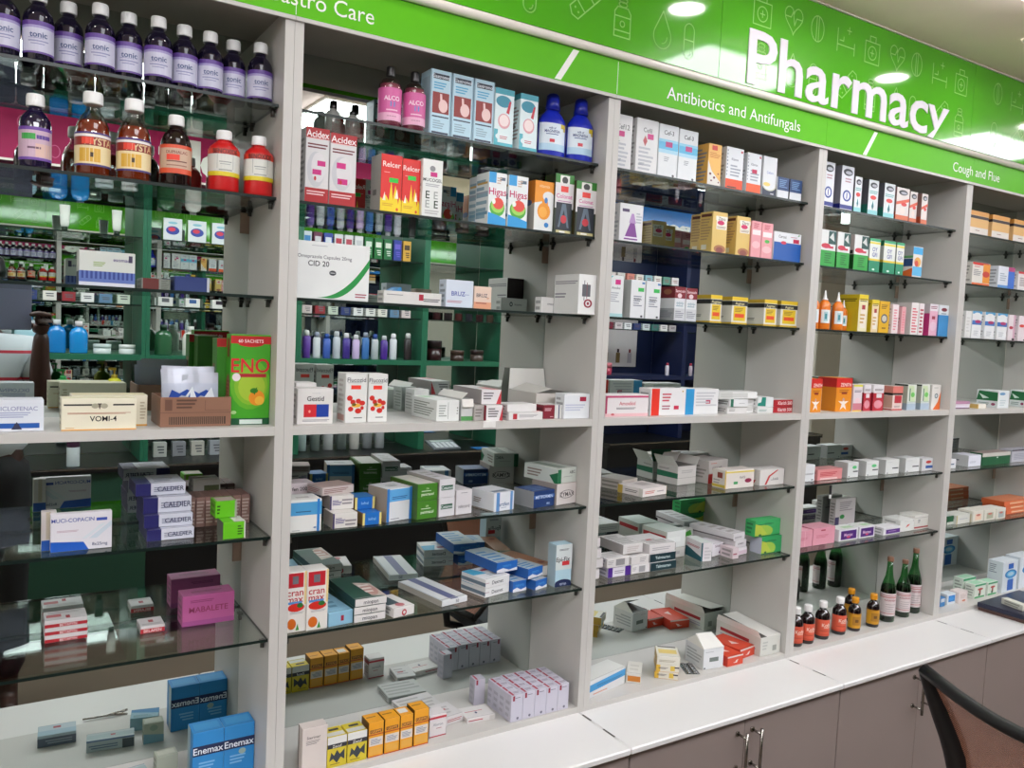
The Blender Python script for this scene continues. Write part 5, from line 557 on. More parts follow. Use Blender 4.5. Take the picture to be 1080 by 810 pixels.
('c', 'medicine_box', 'dark teal ended box with white name, upper of two', 'box', 1.0469, 0.05, 1.095, 0.0961, 0.08, 0.0225, 0.0, 0, 'd4d0d0', 'r 0 0 1 1 16333a;t .5 .5 .36 c8d8d8 Telmisartan|T:l .1 .1 .9 .9 3 9a9ca0|L:r 0 0 1 1 b8b4b4', '', ''),
('c', 'medicine_box', 'white long box with maroon corner on top of dark teal pair', 'box', 1.0459, 0.052, 1.118, 0.0964, 0.11, 0.026, 0.0, 0, 'd8d4d4', 'l .1 .3 .8 .7 2 b0acb0|L:r .0 .1 .3 .9 3a1420|T:l .1 .1 .9 .5 4 9a9694;r .3 .4 .5 .5 b02c38', '', ''),
('c', 'medicine_box', 'white long box beside it with plain end on barcode box', 'box', 0.957, 0.06, 1.125, 0.0707, 0.11, 0.026, 0.0, 0, 'd4d0ce', 'l .2 .2 .9 .8 3 c0b8b4|T:l .1 .1 .9 .9 6 a09c9a|L:r 0 0 1 1 a8a29e', '', ''),
('c', 'medicine_box', 'small white box with purple end in tower at left divider, bottom', 'box', 0.8485, 0.05, 1.072, 0.0217, 0.05, 0.027, 0.0, 0, 'c8c4c0', 'r .35 .1 1 .9 d8d4d4|T:r 0 0 1 1 b0acac|L:r 0 0 1 1 4a1f86', '', ''),
('c', 'medicine_box', 'small white box with purple end in tower at left divider, second', 'box', 0.8506, 0.055, 1.0995, 0.0345, 0.05, 0.027, 0.0, 0, 'c8c4c0', 'r .35 .1 1 .9 d8d4d4|T:r 0 0 1 1 b0acac|L:r 0 0 1 1 4a1f86', '', ''),
('c', 'medicine_box', 'small white box with purple end in tower at left divider, third', 'box', 0.8449, 0.05, 1.127, 0.028, 0.05, 0.027, 0.0, 0, 'c8c4c0', 'r .35 .1 1 .9 d8d4d4|T:r 0 0 1 1 b0acac|L:r 0 0 1 1 4a1f86', '', ''),
('c', 'medicine_box', 'small white box with purple end in tower at left divider, top', 'box', 0.8509, 0.06, 1.1545, 0.0249, 0.05, 0.027, 0.0, 0, 'c8c4c0', 'r .35 .1 1 .9 d8d4d4|T:r 0 0 1 1 b0acac|L:r 0 0 1 1 4a1f86', '', ''),
('c', 'medicine_box', 'white carton with red stripe standing behind the pile', 'box', 1.1734, 0.121, 1.102, 0.0793, 0.1026, 0.05, 3.0, 0, 'd8dad8', 'l .1 .2 .9 .8 1 e0e2e0|L:r .05 .5 .95 .72 b02c30;r 0 0 1 1 cfd0c8;r .05 .5 .95 .74 b02c30|T:r 0 0 1 1 d4dcd6', '', ''),
('c', 'medicine_box', 'white carton with red stripe, base one under it', 'box', 1.1734, 0.121, 1.072, 0.0793, 0.1026, 0.029, 3.0, 0, 'c8c6c2', 'l .1 .2 .9 .8 1 b0aeac', '', ''),
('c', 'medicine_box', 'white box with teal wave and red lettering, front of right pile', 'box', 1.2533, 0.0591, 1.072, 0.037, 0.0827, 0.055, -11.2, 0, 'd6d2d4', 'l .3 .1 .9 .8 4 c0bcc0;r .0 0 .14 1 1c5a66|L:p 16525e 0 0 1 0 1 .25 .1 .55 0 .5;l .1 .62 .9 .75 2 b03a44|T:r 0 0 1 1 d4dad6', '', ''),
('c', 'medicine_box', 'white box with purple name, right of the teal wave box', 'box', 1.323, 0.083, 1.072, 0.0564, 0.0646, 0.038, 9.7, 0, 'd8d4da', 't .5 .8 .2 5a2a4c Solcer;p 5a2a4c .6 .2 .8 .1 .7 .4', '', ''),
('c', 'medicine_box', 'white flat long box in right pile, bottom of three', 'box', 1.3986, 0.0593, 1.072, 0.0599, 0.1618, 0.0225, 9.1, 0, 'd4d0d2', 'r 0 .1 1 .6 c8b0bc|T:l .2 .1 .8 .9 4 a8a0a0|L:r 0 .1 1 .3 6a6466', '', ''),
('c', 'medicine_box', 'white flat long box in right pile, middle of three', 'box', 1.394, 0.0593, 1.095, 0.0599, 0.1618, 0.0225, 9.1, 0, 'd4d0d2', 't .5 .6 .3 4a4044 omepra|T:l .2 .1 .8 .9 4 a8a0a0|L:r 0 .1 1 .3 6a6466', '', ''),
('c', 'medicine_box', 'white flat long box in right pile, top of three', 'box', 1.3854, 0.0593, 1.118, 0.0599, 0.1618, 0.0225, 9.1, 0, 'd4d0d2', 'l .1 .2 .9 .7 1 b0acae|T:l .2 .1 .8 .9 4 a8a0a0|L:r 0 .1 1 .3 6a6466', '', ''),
('c', 'medicine_box', 'small white pink edged box at the far right of the pile', 'box', 1.363, 0.0392, 1.072, 0.0259, 0.05, 0.032, 0.0, 0, 'd0c0c4', 'l .1 .3 .9 .6 1 a05a68', '', ''),
('c', 'medicine_box', 'small white box with green leaf behind the right pile', 'box', 1.292, 0.19, 1.072, 0.0555, 0.03, 0.06, 0.0, 0, 'b8b8b4', 'p 3a8a2c .1 .5 .9 .7 .8 .95 .3 .8', '', ''),
('c', 'medicine_box', 'green and yellow box by right divider, lower of two', 'box', 1.4898, 0.041, 1.072, 0.0909, 0.045, 0.052, 0.0, 0, '2e9e5a', 'e .3 .3 .4 .4 9abf4a;p b4c44a 0 .1 .5 .1 .2 .7 0 .8;l .1 .72 .9 .78 1 1c5a3a;e .2 .1 .06 .06 2a5a3a;t .5 .75 .12 1c6a44 SEPTRIN;r 0 0 1 .05 1c6a3a|L:r 0 0 1 1 b8bccc', '', ''),
('c', 'medicine_box', 'green and yellow box by right divider, upper of two', 'box', 1.4674, 0.05, 1.125, 0.1133, 0.04, 0.05, 0.0, 0, '3aa860', 'e .3 .3 .4 .4 9abf4a;p b4c44a 0 .1 .5 .1 .2 .7 0 .8;l .1 .72 .9 .78 1 1c5a3a;e .2 .1 .06 .06 2a5a3a;t .5 .75 .12 1c6a44 SEPTRIN;r 0 0 1 .05 1c6a3a', '', ''),
('c', 'medicine_box', 'long white carton with blue band lying at left divider', 'box', 0.8383, 0.0249, 0.76, 0.1532, 0.0635, 0.048, 12.8, 0, 'd8d8d8', 'p 3a94cc 0 .35 1 .5 1 .9 0 .75;l .1 .1 .6 .25 1 d0a090;l .2 .5 .9 .65 2 2a6a9c|T:r 0 0 1 1 dcdcd8', '', ''),
('c', 'medicine_box', 'small white box with orange end, beside the blue banded carton', 'box', 0.994, 0.0615, 0.76, 0.0411, 0.0873, 0.028, -43.4, 0, 'd8d4cc', 'r .1 .2 .95 .75 c87a28|T:l .2 .2 .8 .8 2 c8c4bc', '', ''),
('c', 'medicine_box', 'yellow and cream small box, bottom of leaning pile', 'box', 1.0887, 0.0502, 0.76, 0.0649, 0.0632, 0.02, -43.0, 0, 'dcd6c8', 'r .0 0 .18 1 d8b03c;r .62 .2 .82 .9 d8b84c;l .1 .4 .6 .7 3 4a4650;r .8 .6 1 .8 3a3440;r 0 0 1 .05 c09040|T:r .1 .2 .9 .8 e0d0a0|L:r 0 0 1 1 c8a040', '', ''),
('c', 'medicine_box', 'yellow and cream small box, middle of leaning pile', 'box', 1.0887, 0.045, 0.7805, 0.064, 0.0712, 0.02, -37.5, 0, 'dcd6c8', 'r .0 0 .18 1 d8b03c;r .62 .2 .82 .9 d8b84c;l .1 .4 .6 .7 3 4a4650;r .8 .6 1 .8 3a3440;r 0 0 1 .05 c09040|T:r .1 .2 .9 .8 e0d0a0|L:r 0 0 1 1 c8a040', '', ''),
('c', 'medicine_box', 'yellow and cream small box with dark lid edge, top of pile', 'box', 1.0904, 0.045, 0.801, 0.0641, 0.0761, 0.024, -37.5, 0, 'dcd8cc', 'l .1 .3 .8 .6 2 b0a890|T:r .1 .3 .9 .7 e0c878;r .1 .9 .9 1 3a3038|L:r 0 0 1 1 c8a040', '', ''),
('s', 'blister_pack', 'silver blister pack lying on the white base shelf', 'blister pack', 1.1882, 0.026, 0.76, 0.0415, 0.0771, -26.2),
('c', 'open_box', 'white carton with pitched open top on the base shelf', 'box', 1.2535, 0.0251, 0.76, 0.0734, 0.0856, 0.062, -7.2, 0, 'd8dadc', 'r .3 .35 .75 .55 6a7470;l .1 .8 .6 .85 1 a0a4a8;e .08 .07 .04 .04 4a4a50|L:l .1 .2 .9 .8 4 a8acae', 'P', ''),
('c', 'medicine_box', 'orange red box with white bird shape, left one', 'box', 1.3369, 0.0087, 0.76, 0.0647, 0.0961, 0.03, -0.3, 0, 'd04428', 'p e8d8d4 .35 .3 .6 .25 .7 .6 .55 .5 .5 .35;r 0 .85 1 1 d0c8c4|L:r 0 0 1 1 c84030;e .5 .5 .12 .25 e8d0cc|T:r .03 .05 .97 .95 cf4226;p e8d0cc .3 .4 .6 .3 .5 .6', '', ''),
('c', 'medicine_box', 'orange red box with white bird shape, right front one', 'box', 1.4134, 0.03, 0.76, 0.0762, 0.1168, 0.03, 8.4, 0, 'd04428', 'p e8d8d4 .35 .3 .6 .25 .7 .6 .55 .5 .5 .35;r 0 .85 1 1 d0c8c4|L:r 0 0 1 1 c84030;e .5 .5 .12 .25 e8d0cc|T:r .03 .05 .97 .95 cf4226;p e8d0cc .3 .4 .6 .3 .5 .6', '', ''),
('c', 'open_box', 'long white carton with red stripes lying by right divider', 'box', 1.4886, 0.0185, 0.76, 0.0884, 0.186, 0.058, -1.1, 0, 'd0d0c8', 'r .6 .2 .8 .5 9a9c94;l .1 .3 .4 .8 3 b4b6b0|L:r .1 .5 .75 .68 a82c34;l .1 .15 .9 .4 2 a8a0b4|T:r .3 .05 .4 .95 b84a48;r 0 0 .25 1 dcdcd6', 'S', ''),
('c', 'nasal_spray_box', 'tall white carton with navy round emblem, left of two', 'box', 1.6593, 0.04, 2.144, 0.0534, 0.04, 0.137, 0.0, 0, 'dadce2', 'e .5 .33 .33 .13 3a4a94;e .5 .33 .22 .09 dfe2ee;r .46 .26 .54 .4 3a4a94;e .5 .86 .38 .08 20242e;e .55 .85 .26 .04 a8aab4;l .3 .62 .8 .74 2 b08a94;r 0 .03 1 .12 2a3484|L:r 0 0 1 .14 1c2478;r 0 .14 1 1 8a8a94', '', ''),
('c', 'nasal_spray_box', 'tall white carton with navy round emblem, right of two', 'box', 1.7469, 0.04, 2.144, 0.0612, 0.04, 0.137, 0.0, 0, 'dadce2', 'e .5 .33 .33 .13 3a4a94;e .5 .33 .22 .09 dfe2ee;r .46 .26 .54 .4 3a4a94;e .5 .86 .38 .08 20242e;e .55 .85 .26 .04 a8aab4;l .3 .62 .8 .74 2 b08a94;r 0 .03 1 .12 2a3484|L:r 0 0 1 .14 1c2478;r 0 .14 1 1 8a8a94', '', ''),
('c', 'nasal_spray_box', 'white carton with teal foot and red spot, left of three', 'box', 1.816, 0.04, 2.144, 0.0359, 0.04, 0.112, 0.0, 0, 'd6dcde', 'e .5 .85 .35 .08 20242e;e .55 .84 .24 .04 a8aab4;l .1 .6 .9 .7 2 5aa4a4;e .5 .5 .3 .06 d83a34;e .45 .3 .2 .11 dcf0f0;p 1c6a74 .35 .25 .5 .42 .6 .25 .48 .14;r 0 0 1 .14 8accd0|L:r 0 0 1 .3 1c6a5c;r 0 .3 1 1 5a5a60', '', ''),
('c', 'nasal_spray_box', 'white carton with teal foot and red spot, middle of three', 'box', 1.8871, 0.04, 2.144, 0.0522, 0.04, 0.112, 0.0, 0, 'd6dcde', 'e .5 .85 .35 .08 20242e;e .55 .84 .24 .04 a8aab4;l .1 .6 .9 .7 2 5aa4a4;e .5 .5 .3 .06 d83a34;e .45 .3 .2 .11 dcf0f0;p 1c6a74 .35 .25 .5 .42 .6 .25 .48 .14;r 0 0 1 .14 8accd0|L:r 0 0 1 .3 1c6a5c;r 0 .3 1 1 5a5a60', '', ''),
('c', 'nasal_spray_box', 'white carton with teal foot and red spot, right of three', 'box', 1.9705, 0.04, 2.144, 0.0582, 0.04, 0.112, 0.0, 0, 'd6dcde', 'e .5 .85 .35 .08 20242e;e .55 .84 .24 .04 a8aab4;l .1 .6 .9 .7 2 5aa4a4;e .5 .5 .3 .06 d83a34;e .45 .3 .2 .11 dcf0f0;p 1c6a74 .35 .25 .5 .42 .6 .25 .48 .14;r 0 0 1 .14 8accd0|L:r 0 0 1 .3 1c6a5c;r 0 .3 1 1 5a5a60', '', ''),
('c', 'nasal_spray_box', 'white carton with orange red stripes, left of three', 'box', 2.0383, 0.04, 2.144, 0.0717, 0.04, 0.108, 0.0, 0, 'dcd4d0', 'e .5 .85 .35 .08 20242e;e .55 .84 .24 .04 a8aab4;p d85a3c 0 .55 1 .7 1 .6 0 .46;e .6 .5 .22 .06 d83a34;e .5 .3 .2 .1 ecd8d0;r 0 0 1 .16 d06a44|L:r 0 0 1 .25 a84424;r 0 .25 1 1 8a6a64', '', ''),
('c', 'nasal_spray_box', 'white carton with orange red stripes, middle of three', 'box', 2.1304, 0.05, 2.144, 0.0424, 0.04, 0.106, 0.0, 0, 'dcd4d0', 'e .5 .85 .35 .08 20242e;e .55 .84 .24 .04 a8aab4;p d85a3c 0 .55 1 .7 1 .6 0 .46;e .6 .5 .22 .06 d83a34;e .5 .3 .2 .1 ecd8d0;r 0 0 1 .16 d06a44|L:r 0 0 1 .25 a84424;r 0 .25 1 1 8a6a64', '', ''),
('c', 'nasal_spray_box', 'white carton with orange red stripes, right of three', 'box', 2.1822, 0.04, 2.144, 0.0359, 0.04, 0.104, 0.0, 0, 'dcd4d0', 'e .5 .85 .35 .08 20242e;e .55 .84 .24 .04 a8aab4;p d85a3c 0 .55 1 .7 1 .6 0 .46;e .6 .5 .22 .06 d83a34;e .5 .3 .2 .1 ecd8d0;r 0 0 1 .16 d06a44|L:r 0 0 1 .25 a84424;r 0 .25 1 1 8a6a64', '', ''),
('c', 'cough_syrup_box', 'white over green carton with red splash, left of three', 'box', 1.6675, 0.04, 1.963, 0.0733, 0.045, 0.112, 0.0, 0, 'dadcda', 'r 0 0 1 .44 2a9c3c;l .3 .08 .8 .38 5 1c6a2a;r .5 .62 1 .98 1c4a44;p c8ccc8 .55 .8 .8 .95 .9 .7;e .35 .56 .3 .07 c82c40;r .2 .5 .85 .56 c83050|L:r 0 0 1 .44 14501c;r 0 .44 1 1 b8b0ac;r 0 .46 .9 .56 1c201c', '', ''),
('c', 'cough_syrup_box', 'white over green carton with red splash, middle of three', 'box', 1.7484, 0.04, 1.963, 0.0637, 0.045, 0.112, 0.0, 0, 'dadcda', 'r 0 0 1 .44 2a9c3c;l .3 .08 .8 .38 5 1c6a2a;r .5 .62 1 .98 1c4a44;p c8ccc8 .55 .8 .8 .95 .9 .7;e .35 .56 .3 .07 c82c40;r .2 .5 .85 .56 c83050|L:r 0 0 1 .44 14501c;r 0 .44 1 1 b8b0ac;r 0 .46 .9 .56 1c201c', '', ''),
('c', 'cough_syrup_box', 'white over green carton with red splash, right of three', 'box', 1.8346, 0.04, 1.963, 0.0735, 0.045, 0.112, 0.0, 0, 'dadcda', 'r 0 0 1 .44 2a9c3c;l .3 .08 .8 .38 5 1c6a2a;r .5 .62 1 .98 1c4a44;p c8ccc8 .55 .8 .8 .95 .9 .7;e .35 .56 .3 .07 c82c40;r .2 .5 .85 .56 c83050|L:r 0 0 1 .44 14501c;r 0 .44 1 1 b8b0ac;r 0 .46 .9 .56 1c201c', '', ''),
('c', 'cough_syrup_box', 'white carton with green foot and blue lettering, left of three', 'box', 1.9142, 0.04, 1.963, 0.0564, 0.045, 0.108, 0.0, 0, 'dee2dc', 'r 0 0 1 .34 1f8a64;r 0 .34 1 .4 e0c83c;r 0 .84 1 .9 e0d04c;r 0 .92 1 1 3aa470;t .5 .68 .12 3a4a9c OY;t .5 .52 .12 3a4a9c GFI;e .45 .08 .12 .03 d0e8dc|L:r 0 0 1 .34 14603c;r 0 .34 1 .42 b8a030;r 0 .42 1 .84 a8aca8;r 0 .84 1 1 1c6a48', '', ''),
('c', 'cough_syrup_box', 'white carton with green foot and blue lettering, middle of three', 'box', 1.9903, 0.04, 1.963, 0.0639, 0.045, 0.108, 0.0, 0, 'dee2dc', 'r 0 0 1 .34 1f8a64;r 0 .34 1 .4 e0c83c;r 0 .84 1 .9 e0d04c;r 0 .92 1 1 3aa470;t .5 .68 .12 3a4a9c OY;t .5 .52 .12 3a4a9c GFI;e .45 .08 .12 .03 d0e8dc|L:r 0 0 1 .34 14603c;r 0 .34 1 .42 b8a030;r 0 .42 1 .84 a8aca8;r 0 .84 1 1 1c6a48', '', ''),
('c', 'cough_syrup_box', 'white carton with green foot and blue lettering, right of three', 'box', 2.0612, 0.04, 1.963, 0.0424, 0.045, 0.108, 0.0, 0, 'dee2dc', 'r 0 0 1 .34 1f8a64;r 0 .34 1 .4 e0c83c;r 0 .84 1 .9 e0d04c;r 0 .92 1 1 3aa470;t .5 .68 .12 3a4a9c OY;t .5 .52 .12 3a4a9c GFI;e .45 .08 .12 .03 d0e8dc|L:r 0 0 1 .34 14603c;r 0 .34 1 .42 b8a030;r 0 .42 1 .84 a8aca8;r 0 .84 1 1 1c6a48', '', ''),
('c', 'cough_syrup_box', 'sky blue and orange carton at the right end of green cartons', 'box', 2.1562, 0.04, 1.963, 0.0552, 0.06, 0.104, 0.0, 0, 'dcd8d4', 'r 0 .75 1 .98 3aa4dc;e .5 .5 .35 .16 d8a048;e .4 .45 .2 .1 d04a38;r 0 .05 1 .35 5ab0dc|L:p d8682c 0 0 1 0 1 .3 .5 .2 0 .15;r 0 .35 1 .6 2a4a7c;r 0 .62 1 .7 5a9a5c;r 0 .7 1 1 a0a4a4', '', ''),
('b', 'nozzle', 'dropper_bottle', 'orange bottle with white nozzle top, first from left, half hidden of four', 'bottle', 1.6677, 0.05, 1.767, 0.04, 0.122, 'd8741c', 'eae8e4', 'dde4e4', '3a8a94', 'F=globe'),
('b', 'nozzle', 'dropper_bottle', 'orange bottle with white nozzle top, second from left of four', 'bottle', 1.7139, 0.045, 1.767, 0.042, 0.122, 'd8741c', 'eae8e4', 'dde4e4', '3a8a94', 'F=globe'),
('b', 'nozzle', 'dropper_bottle', 'orange bottle with white nozzle top, third from left of four', 'bottle', 1.7798, 0.045, 1.767, 0.04, 0.12, 'd8741c', 'eae8e4', 'dde4e4', '3a8a94', 'F=globe'),
('b', 'nozzle', 'dropper_bottle', 'orange bottle with white nozzle top, fourth from left, smaller of four', 'bottle', 1.8638, 0.085, 1.767, 0.03, 0.1, 'd8741c', 'eae8e4', 'dde4e4', '3a8a94', 'F=globe'),
('c', 'cough_syrup_box', 'tall yellow carton with white strip, left of three yellow', 'box', 1.8794, 0.04, 1.767, 0.0482, 0.08, 0.12, 0.0, 0, 'e0d8b0', 'r .0 .85 1 1 d8c020;r .25 .1 .8 .6 e6dcd0;r .35 .6 .7 .72 a02830;l .2 .2 .8 .5 3 c8a060;l .1 .8 .9 .9 2 6a5a10|L:r .0 0 1 1 c8b018;l .1 .8 .9 .9 2 4a4010;r .1 .05 .4 .25 8a7a40', '', ''),
('c', 'cough_syrup_box', 'yellow carton with white strip, middle of three yellow', 'box', 1.9499, 0.04, 1.767, 0.0369, 0.06, 0.107, 0.0, 0, 'e0cca0', 'r .0 .85 1 1 d8c020;r .25 .1 .8 .6 e6dcd0;r .35 .6 .7 .72 a02830;l .2 .2 .8 .5 3 c8a060;l .1 .8 .9 .9 2 6a5a10|L:r .0 0 1 1 c8b018;l .1 .8 .9 .9 2 4a4010;r .1 .05 .4 .25 8a7a40', '', ''),
('c', 'cough_syrup_box', 'yellow carton with round picture, right of three yellow', 'box', 1.9926, 0.04, 1.767, 0.0544, 0.04, 0.105, 0.0, 0, 'd8a81c', 'e .5 .45 .34 .15 5a5a60;e .5 .45 .24 .1 c8c4b8;l .15 .75 .85 .9 3 6a4a10;l .3 .1 .8 .2 1 8a6010', '', ''),
('c', 'cough_syrup_box', 'slim white carton with pink print, right of yellow cartons', 'box', 2.0646, 0.04, 1.767, 0.0343, 0.04, 0.098, 0.0, 0, 'e2d4d4', 'l .2 .1 .8 .85 8 d8808c', '', ''),
('c', 'cough_syrup_box', 'slim pink carton next to the slim white one', 'box', 2.1236, 0.045, 1.767, 0.0241, 0.04, 0.093, 0.0, 0, 'd8a0a4', 'l .2 .1 .8 .85 8 d8808c', '', ''),
('c', 'cough_syrup_box', 'deep white carton with red lettering, left of two', 'box', 2.1707, 0.04, 1.767, 0.0431, 0.08, 0.11, 0.0, 0, 'e0dad8', 'l .15 .05 .85 .85 9 d06070|L:r 0 0 1 1 c4c0bc;r 0 .85 .6 .88 2a2a30', '', ''),
('c', 'cough_syrup_box', 'slim white carton with dark red lettering, right of two', 'box', 2.2184, 0.04, 1.767, 0.0278, 0.07, 0.109, 0.0, 0, 'e0d8d8', 'l .15 .05 .85 .85 7 a83a50', '', ''),
('c', 'cough_syrup_box', 'pink and magenta tall carton near right divider', 'box', 2.2723, 0.035, 1.767, 0.0491, 0.06, 0.111, 0.0, 0, 'dca8bc', 'r 0 .78 1 1 dcd4d8;l .1 .84 .9 .94 2 8a3a5a;r .3 .52 .7 .62 8c1c3c;e .5 .3 .4 .15 e0bccc|L:r 0 0 1 .7 b02c6c;r 0 .7 1 1 b8b0b4', '', ''),
('c', 'cough_syrup_box', 'blue and white tall carton near right divider', 'box', 2.3217, 0.03, 1.767, 0.059, 0.05, 0.11, 0.0, 0, 'd4dade', 'r 0 0 1 .68 3a8ac4;e .5 .85 .3 .06 7c1c34;l .2 .7 .9 .75 1 6a7a90|L:r 0 0 1 .68 2a6a9c', '', ''),
('c', 'multivitamin_box', 'orange carton with red top and white figure, left of two', 'box', 1.6555, 0.03, 1.507, 0.0543, 0.04, 0.105, 0.0, 0, 'e08a18', 'r 0 .72 1 1 c8201c;t .6 .8 .1 f0d8d0 ZENITH;r .35 .52 .7 .6 8c2018;l .2 .56 .8 .66 2 a86018;p ece0d8 .5 .42 .56 .3 .85 .32 .6 .22 .7 .05 .5 .14 .3 .05 .4 .22 .15 .32 .44 .3;e .5 .36 .08 .04 c89a90|R:r 0 0 1 1 e0dcd8', '', ''),
('c', 'multivitamin_box', 'orange carton with red top and white figure, right large one', 'box', 1.7809, 0.03, 1.507, 0.0793, 0.07, 0.108, 0.0, 0, 'e08a18', 'r 0 .72 1 1 c8201c;t .6 .8 .1 f0d8d0 ZENITH;r .35 .52 .7 .6 8c2018;l .2 .56 .8 .66 2 a86018;p ece0d8 .5 .42 .56 .3 .85 .32 .6 .22 .7 .05 .5 .14 .3 .05 .4 .22 .15 .32 .44 .3;e .5 .36 .08 .04 c89a90|L:r 0 .72 1 1 b01c18;l .2 .3 .9 .5 2 b06a18;r 0 0 1 1 d07c14;r 0 .72 1 1 b01c18', '', ''),
('c', 'multivitamin_box', 'slim white and rose carton beside the orange cartons', 'box', 1.8707, 0.03, 1.507, 0.0458, 0.05, 0.087, 0.0, 0, 'dccfd2', 'r 0 0 1 .3 c87a88;r .0 0 1 .04 e0c030;r 0 .92 1 1 d8d44c;l .1 .7 .9 .8 2 6a6a70;e .5 .4 .3 .1 e8c8cc', '', ''),
('c', 'multivitamin_box', 'white over crimson carton, left slim one', 'box', 1.9329, 0.035, 1.507, 0.0377, 0.05, 0.086, 0.0, 0, 'dcd8da', 'r 0 .0 1 .68 b02434;e .5 .25 .4 .16 d8909c;r .3 .5 .8 .66 dcd4d8;l .1 .76 .9 .84 2 5a3a40|L:r 0 0 1 .7 901c2c', '', ''),
('c', 'multivitamin_box', 'white over crimson carton, right wide one', 'box', 1.9767, 0.03, 1.507, 0.0567, 0.06, 0.087, 0.0, 0, 'dcd8da', 'r 0 .0 1 .68 b02434;e .5 .25 .4 .16 d8909c;r .3 .5 .8 .66 dcd4d8;l .1 .76 .9 .84 2 5a3a40|L:r 0 0 1 .7 901c2c', '', ''),
('c', 'multivitamin_box', 'salmon carton with black and red bands on middle shelf', 'box', 2.0846, 0.03, 1.507, 0.0564, 0.06, 0.082, 0.0, 0, 'dcc8c0', 'r 0 .72 1 1 d87a70;r 0 .64 1 .72 2a1c1c;r .2 .3 .9 .62 b8303c;r 0 0 1 .06 b84a48;l .2 .12 .8 .2 2 8a7a78|L:r 0 .72 1 1 c07a6c;r 0 .62 1 .72 1c1414;r 0 0 1 .05 a84440;r 0 .1 1 .6 c09a88', '', ''),
('c', 'multivitamin_box', 'white carton with green leaf strip, left of two', 'box', 2.1692, 0.03, 1.507, 0.0515, 0.05, 0.088, 0.0, 0, 'd8dcd2', 'p c8d8b0 .1 .95 .7 .95 .9 .3 .3 .3;e .6 .6 .22 .1 6abf5a;r .2 .35 .32 .85 5a7a70;r 0 0 1 .26 a8b8c8;r 0 .3 1 .32 8aa4b4|L:r 0 .94 1 1 1c2420;r 0 0 1 .26 8a9aa8;r 0 .26 1 .94 a8ac9c', '', ''),
('c', 'multivitamin_box', 'white carton with green leaf strip, right of two', 'box', 2.2509, 0.03, 1.507, 0.0514, 0.05, 0.088, 0.0, 0, 'd8dcd2', 'p c8d8b0 .1 .95 .7 .95 .9 .3 .3 .3;e .6 .6 .22 .1 6abf5a;r .2 .35 .32 .85 5a7a70;r 0 0 1 .26 a8b8c8;r 0 .3 1 .32 8aa4b4|L:r 0 .94 1 1 1c2420;r 0 0 1 .26 8a9aa8;r 0 .26 1 .94 a8ac9c', '', ''),
('c', 'multivitamin_box', 'white carton with orange corner at right divider', 'box', 2.3163, 0.03, 1.507, 0.0539, 0.045, 0.088, 0.0, 0, 'dcd8d2', 'p e06a28 .2 0 1 0 1 .75 .7 .3;e .5 .55 .2 .1 5a6a70;e .5 .55 .12 .06 c8d0d0;l .2 .85 .8 .9 1 a8a8a4', '', ''),
('c', 'medicine_box', 'white box at left divider above the pink salmon box', 'box', 1.6639, 0.045, 1.284, 0.0593, 0.05, 0.053, 0.0, 0, 'dcdee0', 'l .1 .4 .9 .5 2 7a7c80;e .8 .1 .1 .04 6a6a70', '', ''),
('c', 'medicine_box', 'salmon pink box with red lettering between white boxes', 'box', 1.7378, 0.045, 1.284, 0.1244, 0.05, 0.035, 0.0, 0, 'd88c8c', 'l .1 .35 .9 .75 3 b83440;r .1 .05 .8 .2 e8c8c4|T:r 0 0 1 1 c88a88', '', ''),
('c', 'medicine_box', 'white squarish box with grey line, first from left, green dot', 'box', 1.8901, 0.045, 1.284, 0.0574, 0.05, 0.05, 0.0, 0, 'dadcda', 'r .5 .36 .95 .44 3a3a40;e .15 .08 .06 .03 5a5a60;l .1 .8 .6 .84 1 b8b8bc;e .62 .68 .2 .11 5abf7a|L:r 0 0 1 1 bcbcba', '', ''),
('c', 'medicine_box', 'white squarish box with grey line, second from left, green dot', 'box', 1.9892, 0.045, 1.284, 0.0687, 0.05, 0.05, 0.0, 0, 'dadcda', 'r .5 .36 .95 .44 3a3a40;e .15 .08 .06 .03 5a5a60;l .1 .8 .6 .84 1 b8b8bc;e .62 .68 .2 .11 5abf7a|L:r 0 0 1 1 bcbcba', '', ''),
('c', 'medicine_box', 'white squarish box with grey line, third from left', 'box', 2.0976, 0.045, 1.284, 0.0778, 0.05, 0.05, 0.0, 0, 'dadcda', 'r .5 .36 .95 .44 3a3a40;e .15 .08 .06 .03 5a5a60;l .1 .8 .6 .84 1 b8b8bc|L:r 0 0 1 1 bcbcba', '', ''),
('c', 'medicine_box', 'white squarish box with grey line, fourth from left', 'box', 2.2135, 0.045, 1.284, 0.0842, 0.05, 0.05, 0.0, 0, 'dadcda', 'r .5 .36 .95 .44 3a3a40;e .15 .08 .06 .03 5a5a60;l .1 .8 .6 .84 1 b8b8bc|L:r 0 0 1 1 bcbcba', '', ''),
('c', 'medicine_box', 'small white box with red dot and blue band at right divider', 'box', 2.3131, 0.045, 1.284, 0.0676, 0.04, 0.045, 0.0, 0, 'd8d8da', 'e .6 .7 .25 .12 c83a34;r .35 .2 1 .42 2a56a0|L:r 0 0 1 1 c0c0be', '', ''),
('c', 'medicine_box', 'pink box with small crimson mark, right of pink pair', 'box', 1.7369, 0.045, 1.072, 0.1097, 0.06, 0.056, 0.0, 0, 'dc98a8', 'r .35 .8 .55 .88 a83048;l .15 .4 .8 .6 3 c87080|T:r 0 0 1 1 cf8c9c', '', ''),
('c', 'medicine_box', 'pink box at left divider, left of pink pair', 'box', 1.6585, 0.045, 1.072, 0.0746, 0.06, 0.053, 0.0, 0, 'dc98a8', 'l .15 .4 .8 .6 3 c87080;r .5 0 .54 1 e8b0bc|T:e .6 .5 .1 .1 8a2a40', '', ''),
